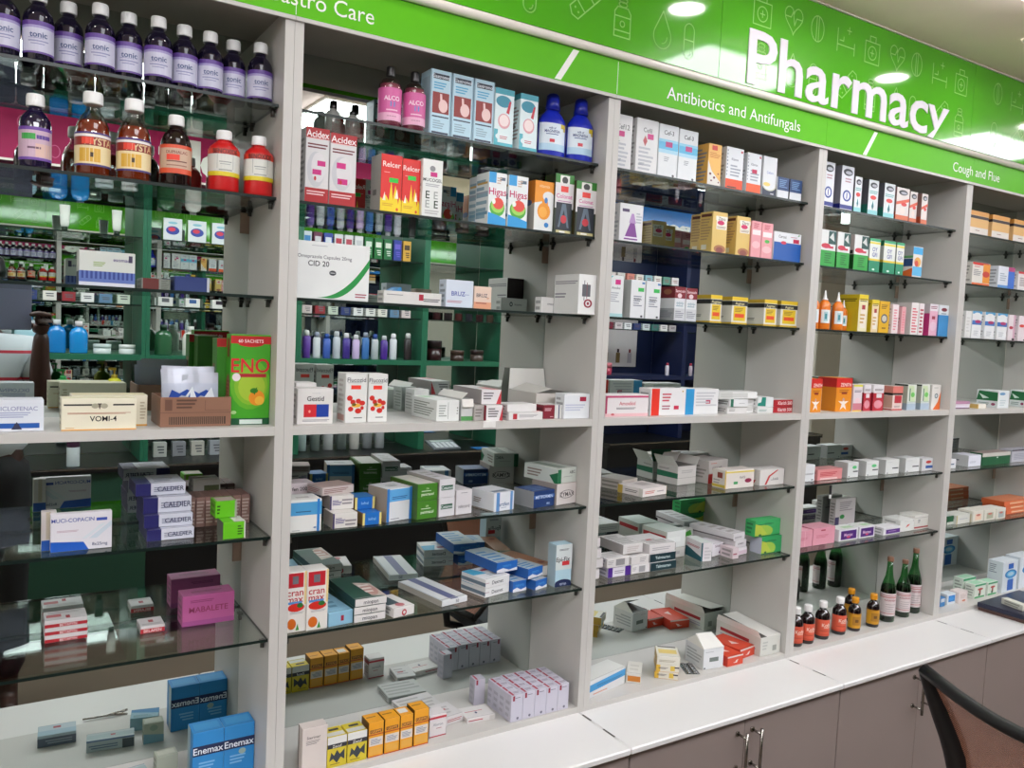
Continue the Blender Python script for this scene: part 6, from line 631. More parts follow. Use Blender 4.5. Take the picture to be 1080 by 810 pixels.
('c', 'medicine_box', 'white box with purple name panel, left of three', 'box', 1.8695, 0.045, 1.072, 0.1003, 0.05, 0.04, 0.0, 0, 'dad8dc', 'r .1 .12 .92 .85 4c1c74;t .5 .5 .26 e8c8e0 Mentex;e .5 .3 .1 .08 d84a6c|T:r 0 0 1 1 dadcd8;r .4 .2 .9 .6 a8c8a0|L:r .0 .2 .4 .8 4c1c74', '', ''),
('c', 'medicine_box', 'white box with purple name panel, middle of three', 'box', 1.977, 0.045, 1.072, 0.0859, 0.05, 0.04, 0.0, 0, 'dad8dc', 'r .1 .12 .92 .85 4c1c74;t .5 .5 .26 e8c8e0 Mentex;e .5 .3 .1 .08 d84a6c|T:r 0 0 1 1 dadcd8;r .4 .2 .9 .6 a8c8a0|L:r .0 .2 .4 .8 4c1c74', '', ''),
('c', 'medicine_box', 'low white box with purple strip, right of three', 'box', 2.1039, 0.039, 1.072, 0.0958, 0.05, 0.026, 0.0, 0, 'd8d6d8', 'r .15 .15 1 .7 5a2c84;l .3 .4 .9 .5 1 c8a8d8', '', ''),
('c', 'medicine_box', 'white box with red heart mark on lowest glass of cough bay', 'box', 2.2094, 0.045, 1.072, 0.0848, 0.07, 0.042, 0.0, 0, 'dcdcd8', 'p c83a34 .4 .3 .6 .45 .7 .6 .5 .55;l .3 .85 .6 .88 1 8a8a8c;e .92 .85 .03 .03 2a2a2c|T:r 0 0 1 1 dadad6', '', ''),
('c', 'medicine_box', 'white box with dark red base line at right divider', 'box', 2.2947, 0.045, 1.072, 0.086, 0.06, 0.052, 0.0, 0, 'd8d6d0', 'r 0 .1 1 .2 9c2c30;l .25 .45 .45 .7 3 6a6a6c;r 0 .8 1 .82 8a8a84|T:r .2 .2 .8 .8 dcdad2', '', ''),
('c', 'tall_carton', 'tall white carton with green dot at the mirror above pink boxes', 'box', 2.0441, 0.19, 1.072, 0.1133, 0.025, 0.1, 0.0, 0, 'bcb4b4', 'l .2 .55 .85 .9 5 8a8084;e .35 .35 .12 .08 3a8a4a;r .0 .0 .2 .35 3a3458', '', ''),
('b', 'syrup', 'cough_syrup_bottle', 'brown bottle with orange label and white cap, first from left, half hidden of four', 'bottle', 1.6753, 0.0399, 0.76, 0.046, 0.122, '1a0a0c', 'eceae8', 'd0553a', 'c0482e', 'F=cough'),
('b', 'syrup', 'cough_syrup_bottle', 'brown bottle with orange label and white cap, second from left of four', 'bottle', 1.7304, 0.0396, 0.76, 0.046, 0.122, '1a0a0c', 'eceae8', 'd0553a', 'c0482e', 'F=cough'),
('b', 'syrup', 'cough_syrup_bottle', 'brown bottle with orange label and white cap, third from left of four', 'bottle', 1.811, 0.043, 0.76, 0.046, 0.122, '1a0a0c', 'eceae8', 'd0553a', 'c0482e', 'F=cough'),
('b', 'syrup', 'cough_syrup_bottle', 'brown bottle with orange label and white cap, fourth from left of four', 'bottle', 1.9022, 0.0457, 0.76, 0.046, 0.122, '1a0a0c', 'eceae8', 'd0553a', 'c0482e', 'F=cough'),
('b', 'syrup', 'cough_syrup_bottle', 'brown bottle with yellow cap, left of the front two', 'bottle', 1.9794, 0.0419, 0.76, 0.042, 0.112, '190c0c', 'd8921c', 'c8901c', 'b87c18', 'F=hon'),
('b', 'syrup', 'cough_syrup_bottle', 'brown bottle with yellow cap, right of the front two', 'bottle', 2.0756, 0.0375, 0.76, 0.042, 0.112, '190c0c', 'd8921c', 'c8901c', 'b87c18', 'F=hon'),
('b', 'syrup', 'cough_syrup_bottle', 'brown bottle with yellow cap, partly hidden behind another', 'bottle', 2.0543, 0.1099, 0.76, 0.042, 0.112, '190c0c', 'd8921c', 'c8901c', 'b87c18', 'F=hon'),
('b', 'wine', 'tonic_bottle', 'tall green glass bottle with cream label, left of three', 'bottle', 2.1753, 0.0494, 0.76, 0.052, 0.228, '0e3c18', '7c5a48', 'd0c4c4', 'b06868', 'F=ton'),
('b', 'wine', 'tonic_bottle', 'tall green glass bottle with cream label, middle, shortest of three', 'bottle', 2.2747, 0.0551, 0.76, 0.052, 0.205, '0e3c18', '7c5a48', 'd0c4c4', 'b06868', 'F=ton'),
('b', 'wine', 'tonic_bottle', 'tall green glass bottle with cream label, right of three', 'bottle', 2.3547, 0.0651, 0.76, 0.052, 0.235, '0e3c18', '7c5a48', 'd0c4c4', 'b06868', 'F=ton'),
('c', 'herbal_box', 'orange and cream carton with black band, left of three at far right', 'box', 2.4894, 0.04, 2.144, 0.1208, 0.04, 0.084, 0.0, 0, 'd8b07a', 'r 0 .82 1 1 d89a4a;r 0 .68 1 .8 2a1c20;r 0 .3 1 .66 dcae6c;r 0 0 1 .3 dcd4cc;l .3 .15 .6 .2 1 8a5a48|T:r 0 0 1 1 d8a45a|L:r 0 .68 1 .8 1c1418;r 0 .8 1 1 c88a40', '', ''),
('c', 'herbal_box', 'orange and cream carton with black band, middle of three at far right', 'box', 2.637, 0.04, 2.144, 0.1205, 0.04, 0.084, 0.0, 0, 'd8b07a', 'r 0 .82 1 1 d89a4a;r 0 .68 1 .8 2a1c20;r 0 .3 1 .66 dcae6c;r 0 0 1 .3 dcd4cc;l .3 .15 .6 .2 1 8a5a48|T:r 0 0 1 1 d8a45a|L:r 0 .68 1 .8 1c1418;r 0 .8 1 1 c88a40', '', ''),
('c', 'herbal_box', 'orange and cream carton with black band, right of three at far right', 'box', 2.7892, 0.04, 2.144, 0.1271, 0.04, 0.084, 0.0, 0, 'd8b07a', 'r 0 .82 1 1 d89a4a;r 0 .68 1 .8 2a1c20;r 0 .3 1 .66 dcae6c;r 0 0 1 .3 dcd4cc;l .3 .15 .6 .2 1 8a5a48|T:r 0 0 1 1 d8a45a|L:r 0 .68 1 .8 1c1418;r 0 .8 1 1 c88a40', '', ''),
('c', 'vitamin_box', 'white and orange carton with red cap band at far right bay', 'box', 2.5106, 0.03, 1.963, 0.1184, 0.05, 0.08, 0.0, 0, 'd8d4cc', 'e .4 .95 .6 .07 c82c24;r .6 .1 1 .95 e0902c;e .78 .5 .2 .14 c0382c;r 0 0 1 .08 d8642c;l .08 .4 .5 .7 4 8a8a8c;l .1 .78 .5 .84 1 b84a44', '', ''),
('c', 'vitamin_box', 'white and blue carton with red top corner at far right bay', 'box', 2.6893, 0.03, 1.963, 0.1157, 0.04, 0.08, 0.0, 0, 'd4d8e0', 'r .6 .0 1 .8 3a6ac0;r .6 .8 1 1 a83a6c;l .1 .3 .5 .7 4 9aa4b0;r .0 .0 .6 .12 5a90c8', '', ''),
('c', 'vitamin_box', 'white and red carton at the right photo edge', 'box', 2.8337, 0.03, 1.963, 0.1143, 0.04, 0.07, 0.0, 0, 'd8d4d4', 'r 0 .88 1 1 b82c34;l .1 .2 .8 .7 5 8a8080', '', ''),
('c', 'syrup_box', 'plain white slim carton at left of blue topped cartons', 'box', 2.4925, 0.03, 1.767, 0.0372, 0.05, 0.098, 0.0, 0, 'dadad8', 'l .2 .2 .8 .8 5 c8c8c6', '', ''),
('c', 'syrup_box', 'white carton with blue top and blue patch, left of three', 'box', 2.5367, 0.03, 1.767, 0.0636, 0.04, 0.1, 0.0, 0, 'dcdedf', 'r 0 .9 1 1 4a94c0;e .5 .9 .3 .05 dcdedc;r .0 .5 1 .66 3a70b4;e .6 .62 .3 .06 a82c64;l .2 .1 .8 .3 3 b8bcc0', '', ''),
('c', 'syrup_box', 'white carton with blue top and blue patch, middle of three', 'box', 2.6237, 0.03, 1.767, 0.0677, 0.04, 0.1, 0.0, 0, 'dcdedf', 'r 0 .9 1 1 4a94c0;e .5 .9 .3 .05 dcdedc;r .0 .5 1 .66 3a70b4;e .6 .62 .3 .06 a82c64;l .2 .1 .8 .3 3 b8bcc0', '', ''),
('c', 'syrup_box', 'white carton with blue top and blue patch, right of three', 'box', 2.7101, 0.03, 1.767, 0.0697, 0.04, 0.1, 0.0, 0, 'dcdedf', 'r 0 .9 1 1 4a94c0;e .5 .9 .3 .05 dcdedc;r .0 .5 1 .66 3a70b4;e .6 .62 .3 .06 a82c64;l .2 .1 .8 .3 3 b8bcc0', '', ''),
('c', 'syrup_box', 'slim white and pink carton, left of two at far right', 'box', 2.7922, 0.03, 1.767, 0.0484, 0.04, 0.098, 0.0, 0, 'dcd0d4', 'e .4 .5 .3 .06 b82c44;r .7 0 1 1 c8a0b0;e .8 .05 .2 .04 1c1c24', '', ''),
('c', 'syrup_box', 'slim white and pink carton, right of two at far right', 'box', 2.866, 0.03, 1.767, 0.0641, 0.04, 0.098, 0.0, 0, 'dcd0d4', 'e .4 .6 .3 .06 c83c34;r .8 0 1 1 b84c64;e .85 .05 .2 .04 1c1c24', '', ''),
('c', 'medicine_box', 'mauve flat box, upper of the low pile in far right bay', 'box', 2.4903, 0.04, 1.519, 0.0946, 0.06, 0.014, 0.0, 0, 'b0809c', 'r 0 0 1 .3 d8d0d8|T:r 0 0 1 1 b890a8', '', ''),
('c', 'medicine_box', 'purple flat box, lower of the low pile in far right bay', 'box', 2.477, 0.035, 1.507, 0.0973, 0.06, 0.0115, 0.0, 0, 'd8d0dc', 'r 0 0 1 .3 5a1c4c|T:r 0 0 1 1 b890a8', '', ''),
('c', 'medicine_box', 'tiny yellow and white box on middle shelf of far right bay', 'box', 2.6115, 0.025, 1.507, 0.0586, 0.03, 0.016, 0.0, 0, 'e0dcd0', 'r 0 0 .1 1 c8a040|L:r 0 0 1 1 c8a860', '', ''),
('c', 'medicine_box', 'white box with dark green side panel, left of two', 'box', 2.7482, 0.025, 1.507, 0.0825, 0.08, 0.066, 0.0, 0, 'd6dcdc', 'r .0 .0 1 .04 c8ccd0;e .4 .82 .25 .08 5a90b8;l .2 .1 .8 .5 3 b8c4c8;r 0 0 .05 1 c8ccc8|L:p 1c6a3c 0 .4 1 .4 1 .9 .1 .95;p d8ece0 .1 .8 .6 .55 .3 .5;e .8 .2 .1 .08 8c3a5c;l .1 .1 .6 .3 2 8a9a94', '', ''),
('c', 'medicine_box', 'white box with dark green side panel, right of two', 'box', 2.9567, 0.025, 1.507, 0.081, 0.06, 0.066, 0.0, 0, 'd6dcdc', 'r .0 .0 1 .04 c8ccd0;e .4 .82 .25 .08 5a90b8;l .2 .1 .8 .5 3 b8c4c8;r 0 0 .05 1 c8ccc8|L:p 1c6a3c 0 .4 1 .4 1 .9 .1 .95;p d8ece0 .1 .8 .6 .55 .3 .5;e .8 .2 .1 .08 8c3a5c;l .1 .1 .6 .3 2 8a9a94', '', ''),
('c', 'medicine_box', 'small white box at left edge of far right bay glass', 'box', 2.4891, 0.045, 1.284, 0.0433, 0.05, 0.034, 0.0, 0, 'd8dadc', 'l .1 .3 .9 .6 1 5a6a80', '', ''),
('c', 'medicine_box', 'white box with glossy pale end in far right bay', 'box', 2.6163, 0.045, 1.284, 0.0873, 0.07, 0.042, 0.0, 0, 'dfe0ea', 'l .1 .3 .6 .5 2 b8bac8|L:l .1 .4 .6 .7 2 6a6c78;r 0 0 1 1 c8c8c8;l .1 .4 .6 .6 1 5a5c68', '', ''),
('c', 'medicine_box', 'dark green box with white lid in far right bay', 'box', 2.7042, 0.0405, 1.284, 0.2043, 0.05, 0.048, 0.0, 0, '1c5a38', 'r 0 .7 1 1 c8c4bc;r .5 .55 .56 .65 c8d0c8|T:r 0 0 1 1 9a8a84', '', ''),
('c', 'medicine_box', 'grey white box with lines at the right photo edge', 'box', 2.9387, 0.05, 1.284, 0.1747, 0.05, 0.05, 0.0, 0, 'b8b8c0', 'r 0 .9 1 1 4a4450;l .1 .2 .9 .7 4 9a9aa8', '', ''),
('c', 'medicine_box', 'small dark green and white box at left divider of far right bay', 'box', 2.5037, 0.045, 1.072, 0.0436, 0.05, 0.032, 0.0, 0, '1c5a38', 'r .0 0 1 .3 c8ccc4|T:r 0 0 1 1 c0c4bc', '', ''),
('c', 'medicine_box', 'white box with pale edge right of the small dark green one', 'box', 2.5479, 0.0344, 1.072, 0.0994, 0.06, 0.033, 0.0, 0, 'd6d6ce', 'r 0 0 .06 1 b8a860;l .2 .5 .9 .6 1 a0a4b4;r .9 0 1 1 a8a080|T:r 0 0 1 1 d0d0c8', '', ''),
('c', 'medicine_box', 'small white carton with soft peach panel in far right bay', 'box', 2.6531, 0.0304, 1.072, 0.0728, 0.06, 0.042, 0.0, 0, 'dcd8cc', 'r .2 .15 .8 .7 e8c8b0;e .5 .6 .2 .1 c07060', '', ''),
('c', 'medicine_box', 'small white carton with soft olive panel in far right bay', 'box', 2.7265, 0.0265, 1.072, 0.0782, 0.06, 0.042, 0.0, 0, 'dcd8cc', 'r .2 .15 .8 .7 a8ac94;e .5 .6 .2 .1 c07060', '', ''),
('c', 'medicine_box', 'small white carton with soft grey blue panel in far right bay', 'box', 2.8051, 0.0218, 1.072, 0.0661, 0.06, 0.042, 0.0, 0, 'dcd8cc', 'r .2 .15 .8 .7 a8b4b4;e .5 .6 .2 .1 c07060', '', ''),
('c', 'medicine_box', 'orange flat box with pale end, bottom of three in far right bay', 'box', 2.9431, 0.055, 1.072, 0.2016, 0.09, 0.0175, 0.0, 0, 'd8683c', 'r .2 .2 .9 .8 d88a5c;l .2 .3 .8 .6 1 f0d0b8|T:r 0 0 1 1 cc7a54|L:r 0 0 1 1 c45a2c', '', ''),
('c', 'medicine_box', 'orange flat box with pale end, middle of three in far right bay', 'box', 2.933, 0.055, 1.09, 0.2086, 0.09, 0.0175, 0.0, 0, 'd8683c', 'r .2 .2 .9 .8 d88a5c;l .2 .3 .8 .6 1 f0d0b8|T:r 0 0 1 1 cc7a54|L:r 0 0 1 1 c45a2c', '', ''),
('c', 'medicine_box', 'orange flat box with pale end, top of three in far right bay', 'box', 2.9229, 0.055, 1.108, 0.2157, 0.09, 0.0175, 0.0, 0, 'd8683c', 'r .2 .2 .9 .8 d88a5c;l .2 .3 .8 .6 1 f0d0b8|T:r 0 0 1 1 cc7a54|L:r 0 0 1 1 c45a2c', '', ''),
('c', 'medicine_box', 'tiny blue box at left divider on far right base shelf', 'box', 2.5045, 0.0455, 0.76, 0.0308, 0.03, 0.034, 0.0, 0, '3a7ab4', 'r .1 .5 .9 .9 d0d8dc', '', ''),
('c', 'medicine_box', 'white carton with rounded blue panel on base shelf', 'box', 2.5515, 0.0471, 0.76, 0.0572, 0.035, 0.04, 0.0, 0, 'd4dce0', 'r .15 .25 .9 .85 1c78c4;e .5 .55 .3 .2 3a90d8', '', ''),
('c', 'medicine_box', 'pale pink white carton right of the blue panel carton', 'box', 2.6113, 0.0373, 0.76, 0.0617, 0.04, 0.044, 0.0, 0, 'dcd0cc', 'e .6 .2 .2 .08 c87a60;l .2 .4 .8 .8 4 c8b8b4', '', ''),
('c', 'herbal_tea_box', 'white and green small carton with plant picture, left of two', 'box', 2.7326, 0.0422, 0.76, 0.0781, 0.04, 0.056, 0.0, 0, 'd8e0d4', 'r 0 .85 1 .98 3a9a68;r .0 .02 .9 .14 3a9a5c;r .4 .2 .55 .6 8c3a34;e .5 .62 .25 .08 b04a40;r .35 .15 .5 .35 1c5a34|T:r .1 .1 .9 .9 a0d0b0', '', ''),
('c', 'herbal_tea_box', 'white and green small carton with plant picture, right of two', 'box', 2.8287, 0.0422, 0.76, 0.07, 0.045, 0.052, 0.0, 0, 'd8e0d4', 'r 0 .85 1 .98 3a9a68;r .0 .02 .9 .14 3a9a5c;r .4 .2 .55 .6 8c3a34;e .5 .62 .25 .08 b04a40;r .35 .15 .5 .35 1c5a34|T:r .1 .1 .9 .9 a0d0b0', '', ''),
('c', 'herbal_tea_box', 'white and green carton standing behind the plant picture pair', 'box', 2.7353, 0.09, 0.76, 0.0884, 0.04, 0.066, 0.0, 0, 'd0dcd0', 'r 0 .85 1 .98 3a9a68;r .0 .02 .9 .14 3a9a5c;r .4 .2 .55 .6 8c3a34;e .5 .62 .25 .08 b04a40;r .35 .15 .5 .35 1c5a34|T:r .1 .1 .9 .9 a0d0b0', '', ''),
('c', 'feeding_bottle_box', 'tall white carton with blue bottle picture, left of two', 'box', 2.9163, 0.0344, 0.76, 0.1128, 0.06, 0.125, 0.0, 0, 'd4dce2', 'e .55 .58 .4 .14 1c78b8;e .55 .58 .28 .1 5ab0dc;e .55 .58 .2 .06 b0d0e0;r .35 .05 .75 .4 1c5ab0;r .35 .75 .7 .92 1c5ab0;r .4 .4 .7 .45 8abce0|L:l .1 .6 .6 .9 5 8a94a0;r .4 .1 .9 .3 c8ccd0', '', ''),
('c', 'feeding_bottle_box', 'tall white carton with blue bottle picture, right of two', 'box', 3.0508, 0.0359, 0.76, 0.1299, 0.06, 0.13, 0.0, 0, 'd4dce2', 'e .55 .58 .4 .14 1c78b8;e .55 .58 .28 .1 5ab0dc;e .55 .58 .2 .06 b0d0e0;r .35 .05 .75 .4 1c5ab0;r .35 .75 .7 .92 1c5ab0;r .4 .4 .7 .45 8abce0|L:l .1 .6 .6 .9 5 8a94a0;r .4 .1 .9 .3 c8ccd0', '', '')]

# ------------------------------------------------------------------ the room
def slab(name, a, b, m): 
    q = MB(); q.box(*a, *b); return struct(q.build(name, m))
FLOORM = pmat('brown_floor_tile', '75675a', rough=.3, noise=.15, scale=1.2)
CEILM = pmat('beige_ceiling_paint', 'fbe4da', rough=.85, noise=.03)
WALLM = pmat('cream_wall_paint', 'c9c2b4', rough=.8, noise=.03)
XL, XR, YB, YF, ZC = -2.6, 6.6, .26, -3.06, 2.702
slab('floor', (XL - .1, YF - .1, -.1), (XR + .1, YB + .1, 0), FLOORM)
slab('ceiling', (XL - .1, YF - .1, ZC), (XR + .1, YB + .1, ZC + .1), CEILM)
slab('wall_back', (XL - .1, YB, 0), (XR + .1, YB + .1, ZC), WALLM)
slab('wall_front', (XL - .1, YF - .1, 0), (XR + .1, YF, ZC), WALLM)
slab('wall_left', (XL - .1, YF, 0), (XL, YB, ZC), WALLM)
slab('wall_right', (XR, YF, 0), (XR + .1, YB, ZC), WALLM)

# ------------------------------------------------------------------ shelving units
BAYN = ['the far left bay', 'the gastro care bay', 'the antibiotics bay', 'the cough bay', 'the far right bay']
E_ = .0003
ZT = 2.305
PT = .0185
for i in range(5):
    x0 = (i - 1) * .8; x1 = x0 + .8
    root = empty('shelving_unit', (x0, 0, 0)); tag(root, 'white open shelving unit forming ' + BAYN[i] + ' of the wall', 'shelving', 'white shelving units along the wall')
    def P_(nm, a, b, m):
        q = MB(); q.box(a[0] - x0, a[1], a[2], b[0] - x0, b[1], b[2]); return q.build(nm, m, root)
    P_('side_panel', (x0 + E_, 0, .746), (x0 + PT, .2298, ZT + .03), WHITEB)
    P_('side_panel', (x1 - PT, 0, .746), (x1 - E_, .2298, ZT + .03), WHITEB)
    P_('middle_shelf', (x0 + PT, .001, 1.489), (x1 - PT, .2298, 1.507), WHITEB)
    P_('base_shelf', (x0 + PT, .001, .7455), (x1 - PT, .2298, .760), WHITEB)
    P_('top_panel', (x0 + PT, .004, ZT + .012), (x1 - PT, .2298, ZT + .03), DARKTOP)
    q = MB(); q.box(PT, .2305, .7455, .8 - PT, .2345, 2.335); mir = q.build('mirror_back', MIRROR, root)
    for zz in (1.93, 1.20):       # brown tape patch holding the mirror at the right corner
        q = MB(); q.box(.8 - PT - .02, .2292, zz - .025, .8 - PT - .0006, .2302, zz + .02, '8a7464'); q.build('tape', CARD, mir)
GN = {T: 'topmost', S2: 'second', S3: 'third', L1: 'fourth', L2: 'lowest'}
def gshelf(x0, x1, y0, y1, z, label, group, front=-1):
    root = empty('glass_shelf', (x0, y0, z)); tag(root, label, 'shelf', group); w = x1 - x0; d = y1 - y0; t = .006
    q = MB(); q.box(0, 0, -t, w, d, 0)
    q.m = [0, 0, 1, 1, 1, 1]; q.build('glass_sheet', [SHEET, EDGE], root)
    for xx in (.006, w - .006):
        for yy in (.018, d - .028):
            p = MB(); p.tube([(xx, yy, -.0068), (xx, yy, -.0225)], .0042, 8); s_ = -1 if xx < w / 2 else 1
            p.tube([(xx, yy, -.011), (xx + s_ * .0052, yy, -.011)], .003, 8); p.box(xx - .005, yy - .007, -.0095, xx + .005, yy + .007, -.0065)
            p.build('bracket', PIN, root)
    return root
for i in range(5):
    x0 = (i - 1) * .8
    for z in (T, S2, S3, L1, L2):
        gshelf(x0 + PT + .0012, x0 + .8 - PT - .0012, .028 if z > 1.4 else .006, .2298, z - .0003, '%s clear glass shelf with dark green edge in %s' % (GN[z], BAYN[i]), 'glass shelves of the white wall units')

# fascia strip, trim tube and sign board
for i in range(5):
    x0 = (i - 1) * .8
    q = MB(); q.box(x0 + .0004, -.006, ZT + .004, x0 + .8 - .0004, -.0006, 2.392)
    o = q.build('fascia_sign', GREENF); tag(o, 'green fascia strip above ' + BAYN[i] + (' reading Gastro Care' if i == 1 else ' reading Antibiotics and Antifungals' if i == 2 else ' with part of Cough and Flue' if i >= 3 else ''), 'sign', 'green fascia strips over the shelving')
    q = MB(); q.box(x0 + .0004, -.0062, ZT - .004, x0 + .7996, -.0006, ZT + .0036); lip = q.build('edge_strip', WHITEB, o)
    if i in (1, 3):
        xs = .612 if i == 1 else 1.778
        q = MB(); q.face([(xs, -.0065, ZT + .006), (xs + .018, -.0065, ZT + .006), (xs + .068, -.0065, 2.388), (xs + .05, -.0065, 2.388)]); q.build('slash_mark', WTEXT, o)
    q = MB(); q.box(x0 + .8 - .0012, -.0066, ZT + .006, x0 + .8, -.006, 2.388)
    if i in (0, 1): q.build('joint_strip', WTEXT, o)
def word3d(t, x, z, capz, width, mat, parent, y=-.0066, depth=.0006, bold=.0, name='lettering', zmin=0.):
    V, F, w = text_mesh(t, bold); sx = width / w; sz = capz / CAPH; q = MB()
    V = [(a, max(b, (zmin - z) / sz)) for a, b in V]
    q.poly([(x + a * sx, y - depth, z + b * sz) for a, b in V], F)
    if depth > .001:
        from collections import Counter
        ed = Counter()
        for f in F:
            for k in range(len(f)): e = (f[k], f[(k + 1) % len(f)]); ed[tuple(sorted(e))] += 1
        for (a, b), n in ed.items():
            if n == 1:
                A, B = V[a], V[b]; q.face([(x + A[0] * sx, y, z + A[1] * sz), (x + B[0] * sx, y, z + B[1] * sz), (x + B[0] * sx, y - depth, z + B[1] * sz), (x + A[0] * sx, y - depth, z + A[1] * sz)])
    return q.build(name, mat, parent)
fb = sorted([o for o in C.objects if o.name.startswith('fascia_sign')], key=lambda o: o.data.vertices[0].co.x)
word3d('Gastro Care', -.062, 2.328, .031, .222, WTEXT, fb[1])
word3d('Antibiotics and Antifungals', .962, 2.330, .031, .518, WTEXT, fb[2])
word3d('Cough and Flue', 2.272, 2.330, .031, .30, WTEXT, fb[4])
q = MB(); q.tube([(XL + .3, -.011, 2.4025), (4.3, -.011, 2.4025)], .0105, 12)
tag(q.build('trim_tube', TRIM), 'long round white trim rail between the fascia strip and big sign', 'trim rail')
# sign board panels with printed outline icons
def rib(q, pts, w=.0031, y=-.0147, closed=False):
    n = len(pts)
    for k in range(n if closed else n - 1):
        a, b = Vector((*pts[k],)), Vector((*pts[(k + 1) % n],)); d = (b - a)
        if d.length < 1e-6: continue
        d.normalize(); nn = Vector((-d.y, d.x)) * w / 2; a = a - d * w * .3; b = b + d * w * .3
        q.face([(a.x - nn.x, y, a.y - nn.y), (b.x - nn.x, y, b.y - nn.y), (b.x + nn.x, y, b.y + nn.y), (a.x + nn.x, y, a.y + nn.y)])
def circ(cx, cz, rx, rz, n=20, a0=0, a1=2 * PI): return [(cx + rx * math.cos(a0 + (a1 - a0) * k / n), cz + rz * math.sin(a0 + (a1 - a0) * k / n)) for k in range(n + (0 if abs(a1 - a0 - 2 * PI) < 1e-6 else 1))]
def icon(q, kind, x, z):
    if kind == 'medkit':
        rib(q, [(x - .035, z - .035), (x + .035, z - .035), (x + .035, z + .028), (x - .035, z + .028)], closed=True); rib(q, [(x - .014, z + .028), (x - .014, z + .045), (x + .014, z + .045), (x + .014, z + .028)])
        rib(q, circ(x, z - .004, .02, .02), closed=True); rib(q, [(x - .009, z - .004), (x + .009, z - .004)]); rib(q, [(x, z - .013), (x, z + .005)])
    if kind == 'heart':
        p = [(x + .038 * math.sin(t) ** 3, z + .003 + .0026 * (13 * math.cos(t) - 5 * math.cos(2 * t) - 2 * math.cos(3 * t) - math.cos(4 * t))) for t in [2 * PI * k / 28 for k in range(28)]]
        rib(q, p, closed=True); rib(q, [(x - .034, z + .006), (x - .012, z + .006), (x - .004, z + .022), (x + .004, z - .014), (x + .012, z + .006), (x + .034, z + .006)])
    if kind == 'pill': rib(q, circ(x, z, .028, .036), closed=True); rib(q, [(x - .005, z + .034), (x - .005, z - .034)]); rib(q, [(x + .005, z + .034), (x + .005, z - .034)])
    if kind == 'bed': rib(q, [(x - .04, z + .03), (x - .04, z - .035)]); rib(q, [(x - .04, z - .015), (x + .04, z - .015)]); rib(q, [(x + .04, z + .0), (x + .04, z - .035)]); rib(q, [(x - .03, z - .002), (x - .012, z - .002), (x - .012, z + .01)]); rib(q, [(x + .012, z + .022), (x + .012, z + .042)]); rib(q, [(x + .002, z + .032), (x + .022, z + .032)])
    if kind == 'bottle':
        rib(q, [(x - .025, z - .04), (x + .025, z - .04), (x + .025, z + .018), (x + .016, z + .03), (x - .016, z + .03), (x - .025, z + .018)], closed=True); rib(q, [(x - .025, z + .008), (x + .025, z + .008)]); rib(q, [(x - .025, z - .026), (x + .025, z - .026)])
        rib(q, circ(x, z - .009, .007, .007, 10), closed=True); rib(q, circ(x, z + .037, .013, .006, 12), closed=True); rib(q, circ(x, z + .047, .013, .006, 12), closed=True)
    if kind == 'drop': rib(q, [(x, z + .05)] + circ(x, z - .012, .029, .03, 18, PI * .15 - 0, -PI * 1.15), closed=True); rib(q, circ(x, z - .012, .016, .017, 6, 0, -PI * .5))
    if kind == 'capsule': rib(q, circ(x, z + .022, .017, .018, 10, 0, PI) + circ(x, z - .03, .017, .018, 10, PI, 2 * PI), closed=True); rib(q, [(x - .017, z - .002), (x + .017, z - .002)]); rib(q, circ(x, z - .03, .009, .01, 5, -PI * .5, 0))
    if kind == 'bandage':
        c, s_ = math.cos(.75), math.sin(.75); R = lambda a, b: (x + a * c - b * s_, z + a * s_ + b * c)
        rib(q, [R(-.045, -.018), R(.045, -.018), R(.053, 0), R(.045, .018), R(-.045, .018), R(-.053, 0)], closed=True); rib(q, [R(-.018, -.018), R(-.018, .018)]); rib(q, [R(.018, -.018), R(.018, .018)])
        for a in (-.034, .034):
            for b in (-.007, .007): rib(q, circ(*R(a, b), .002, .002, 6), closed=True, w=.0016)
joints = [-1.35, -.1, 1.133, 2.35, 3.58, 4.3]
names = ['left of the photo edge', 'above the gastro care bay', 'carrying the large white word Pharmacy', 'at the right edge of the photo', 'beyond the right photo edge']
for k in range(5):
    a, b = joints[k] + .0008, joints[k + 1] - .0008
    q = MB(); q.box(a, -.014, 2.414, b, -.0008, 2.698); qb = q
    qi = MB(); LBL = ( 'glossy green sign board with outline icons ' + names[k], 'sign', 'green sign boards above the shelving')
    q = qi
    for n in range(-6, 10):
        for kind, dx, z in (('medkit', 1.286, 2.618), ('heart', 1.414, 2.628), ('pill', 1.518, 2.628), ('bed', 1.65, 2.622), ('capsule', 1.02, 2.487), ('bandage', 1.177, 2.5), ('bottle', 1.29, 2.484), ('drop', 1.42, 2.487)):
            xx = dx + n * .4915
            if a + .055 < xx < b - .055: icon(q, kind, xx, z)
    for f_ in qi.f: qb.face([qi.v[t] for t in f_], None, 1)
    o = qb.build('sign_board', [GREENB, ICON]); tag(o, *LBL)
    if k == 2: word3d('Pharmacy', 1.238, 2.424, .142, .97, PTEXT, o, y=-.0142, depth=.003, bold=.014, name='large_lettering', zmin=2.415)
q = MB(); q.box(XL + .3, -.02, 2.6985, 4.3, -.0008, 2.7015); tag(q.build('cornice_strip', TRIM), 'thin pale strip between the sign boards and the ceiling', 'trim')

